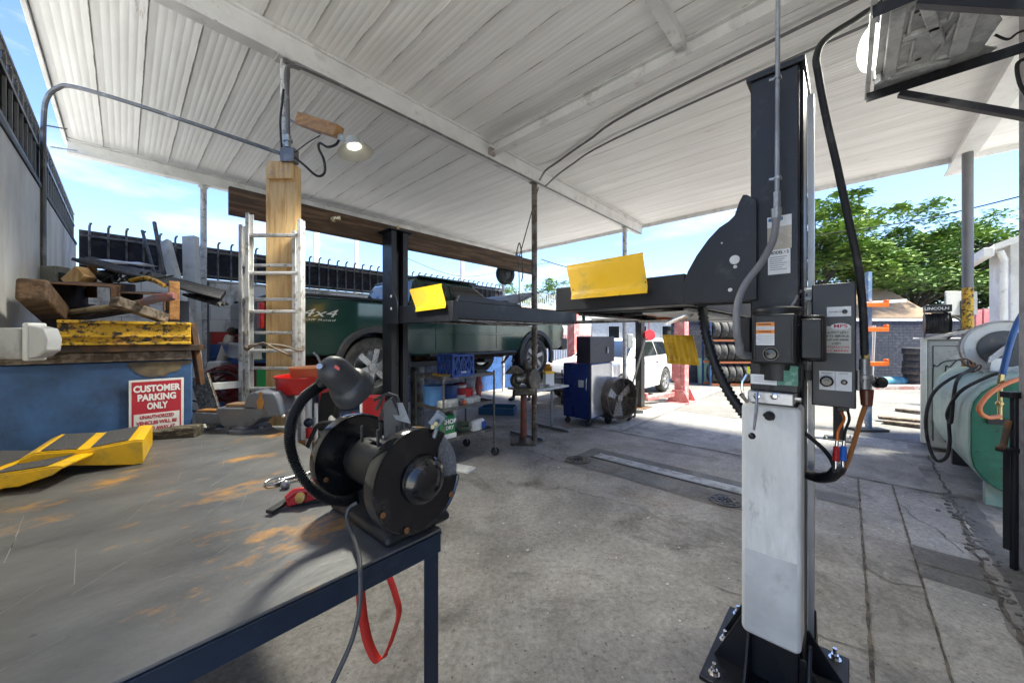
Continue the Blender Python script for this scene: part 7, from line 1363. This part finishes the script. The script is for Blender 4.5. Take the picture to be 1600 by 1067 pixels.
def tree(lab, base, h, spread, seed, nclump=75, leaves=190, flat=.32, lm=0):
    rnd = random.Random(seed); t = thing('tree', lab, 'tree', Vector(base), 'leafy trees behind the yard', 0); base = Vector(base); g = MB(); tips = []
    fork = base+Vector((0, 0, h*.36)); g.tube([base, base+Vector((.1, 0, h*.2)), fork], [.24, .19, .17], 10)
    for i in range(9):
        an = i*2*math.pi/9+rnd.uniform(-.3, .3); rr = spread*rnd.uniform(.35, .75); z = h*rnd.uniform(.62, .85); e = base+Vector((rr*math.cos(an), rr*math.sin(an), z)); mid = fork.lerp(e, .5)+Vector((0, 0, -.2)); g.tube([fork, mid, e], [.11, .07, .04], 7)
        for k in range(4):
            e2 = e+Vector((rnd.uniform(-1, 1)*spread*.35, rnd.uniform(-1, 1)*spread*.35, rnd.uniform(-.05, .2)*h)); g.tube([mid.lerp(e, .6), e, e2], [.05, .035, .012], 5); tips.append(e2)
    g.build('trunk', barkm, t)
    vs, fs, mi = [], [], []
    cl = []
    for i in range(nclump):
        if i < len(tips): c_ = tips[i]
        else:
            an = rnd.uniform(0, 2*math.pi); rr = spread*math.sqrt(rnd.random()); z = h*(.40+.57*math.sqrt(max(0, 1-(rr/spread)**2))*rnd.uniform(.25, 1)); c_ = base+Vector((rr*math.cos(an), rr*math.sin(an), z))
        cl.append((c_, rnd.uniform(.45, 1.0)*spread*.22))
    for c_, s_ in cl:
        pick = rnd.random()
        for k in range(leaves):
            d = Vector((rnd.gauss(0, 1), rnd.gauss(0, 1), rnd.gauss(0, flat))); 
            if d.length > 2.1: continue
            p = c_+d*s_*.6; p.z += -.10*s_*(d.x*d.x+d.y*d.y); L_ = rnd.uniform(.10, .19); an = rnd.uniform(0, 6.28); u_ = Vector((math.cos(an), math.sin(an), rnd.uniform(-.5, .3))).normalized(); v_ = Vector((-math.sin(an), math.cos(an), rnd.uniform(-.5, .5))).normalized()*.42
            o = len(vs); vs += [p-u_*L_, p+v_*L_, p+u_*L_, p-v_*L_]; fs.append((o, o+1, o+2, o+3)); q_ = pick*.6+rnd.random()*.5; mi.append(0 if q_ < .42+lm else (1 if q_ < .85+lm else 2))
    g = MB(); g.v = vs; g.f = fs; g.mi = mi; inv = BM[t.name].inverted()
    me = bpy.data.meshes.new('crown'); me.from_pydata([inv @ v for v in vs], [], fs)
    for m_ in leafm: me.materials.append(m_)
    me.polygons.foreach_set('material_index', mi); me.update(); o = bpy.data.objects.new('crown', me); COL.objects.link(o); o.parent = t
def tp(px, Y): p = P(px, 0, Y); return (p.x, p.y, 0)
tree('bright green tree nearest the lift column behind the brown roof', tp(1262, 19), 9.2, 3.8, 3, 140, 210, lm=.12)
tree('spreading green tree behind the middle of the dark brick wall', tp(1425, 21), 8.6, 4.8, 5, 150, 230)
tree('spreading tree behind the blank plate and yellow post', tp(1520, 23), 9.0, 4.8, 8, 150, 220)
tree('darker green tree behind the white building corner', tp(1600, 21), 7.4, 4.0, 11, 120, 200, lm=-.15)
tree('distant small tree seen just above the fence by the bonnet', tp(835, 34), 7.2, 3.6, 14, 40, 120)
tree('distant tree hidden mostly behind the yellow plate', tp(1120, 36), 6.6, 4.0, 17, 40, 120)
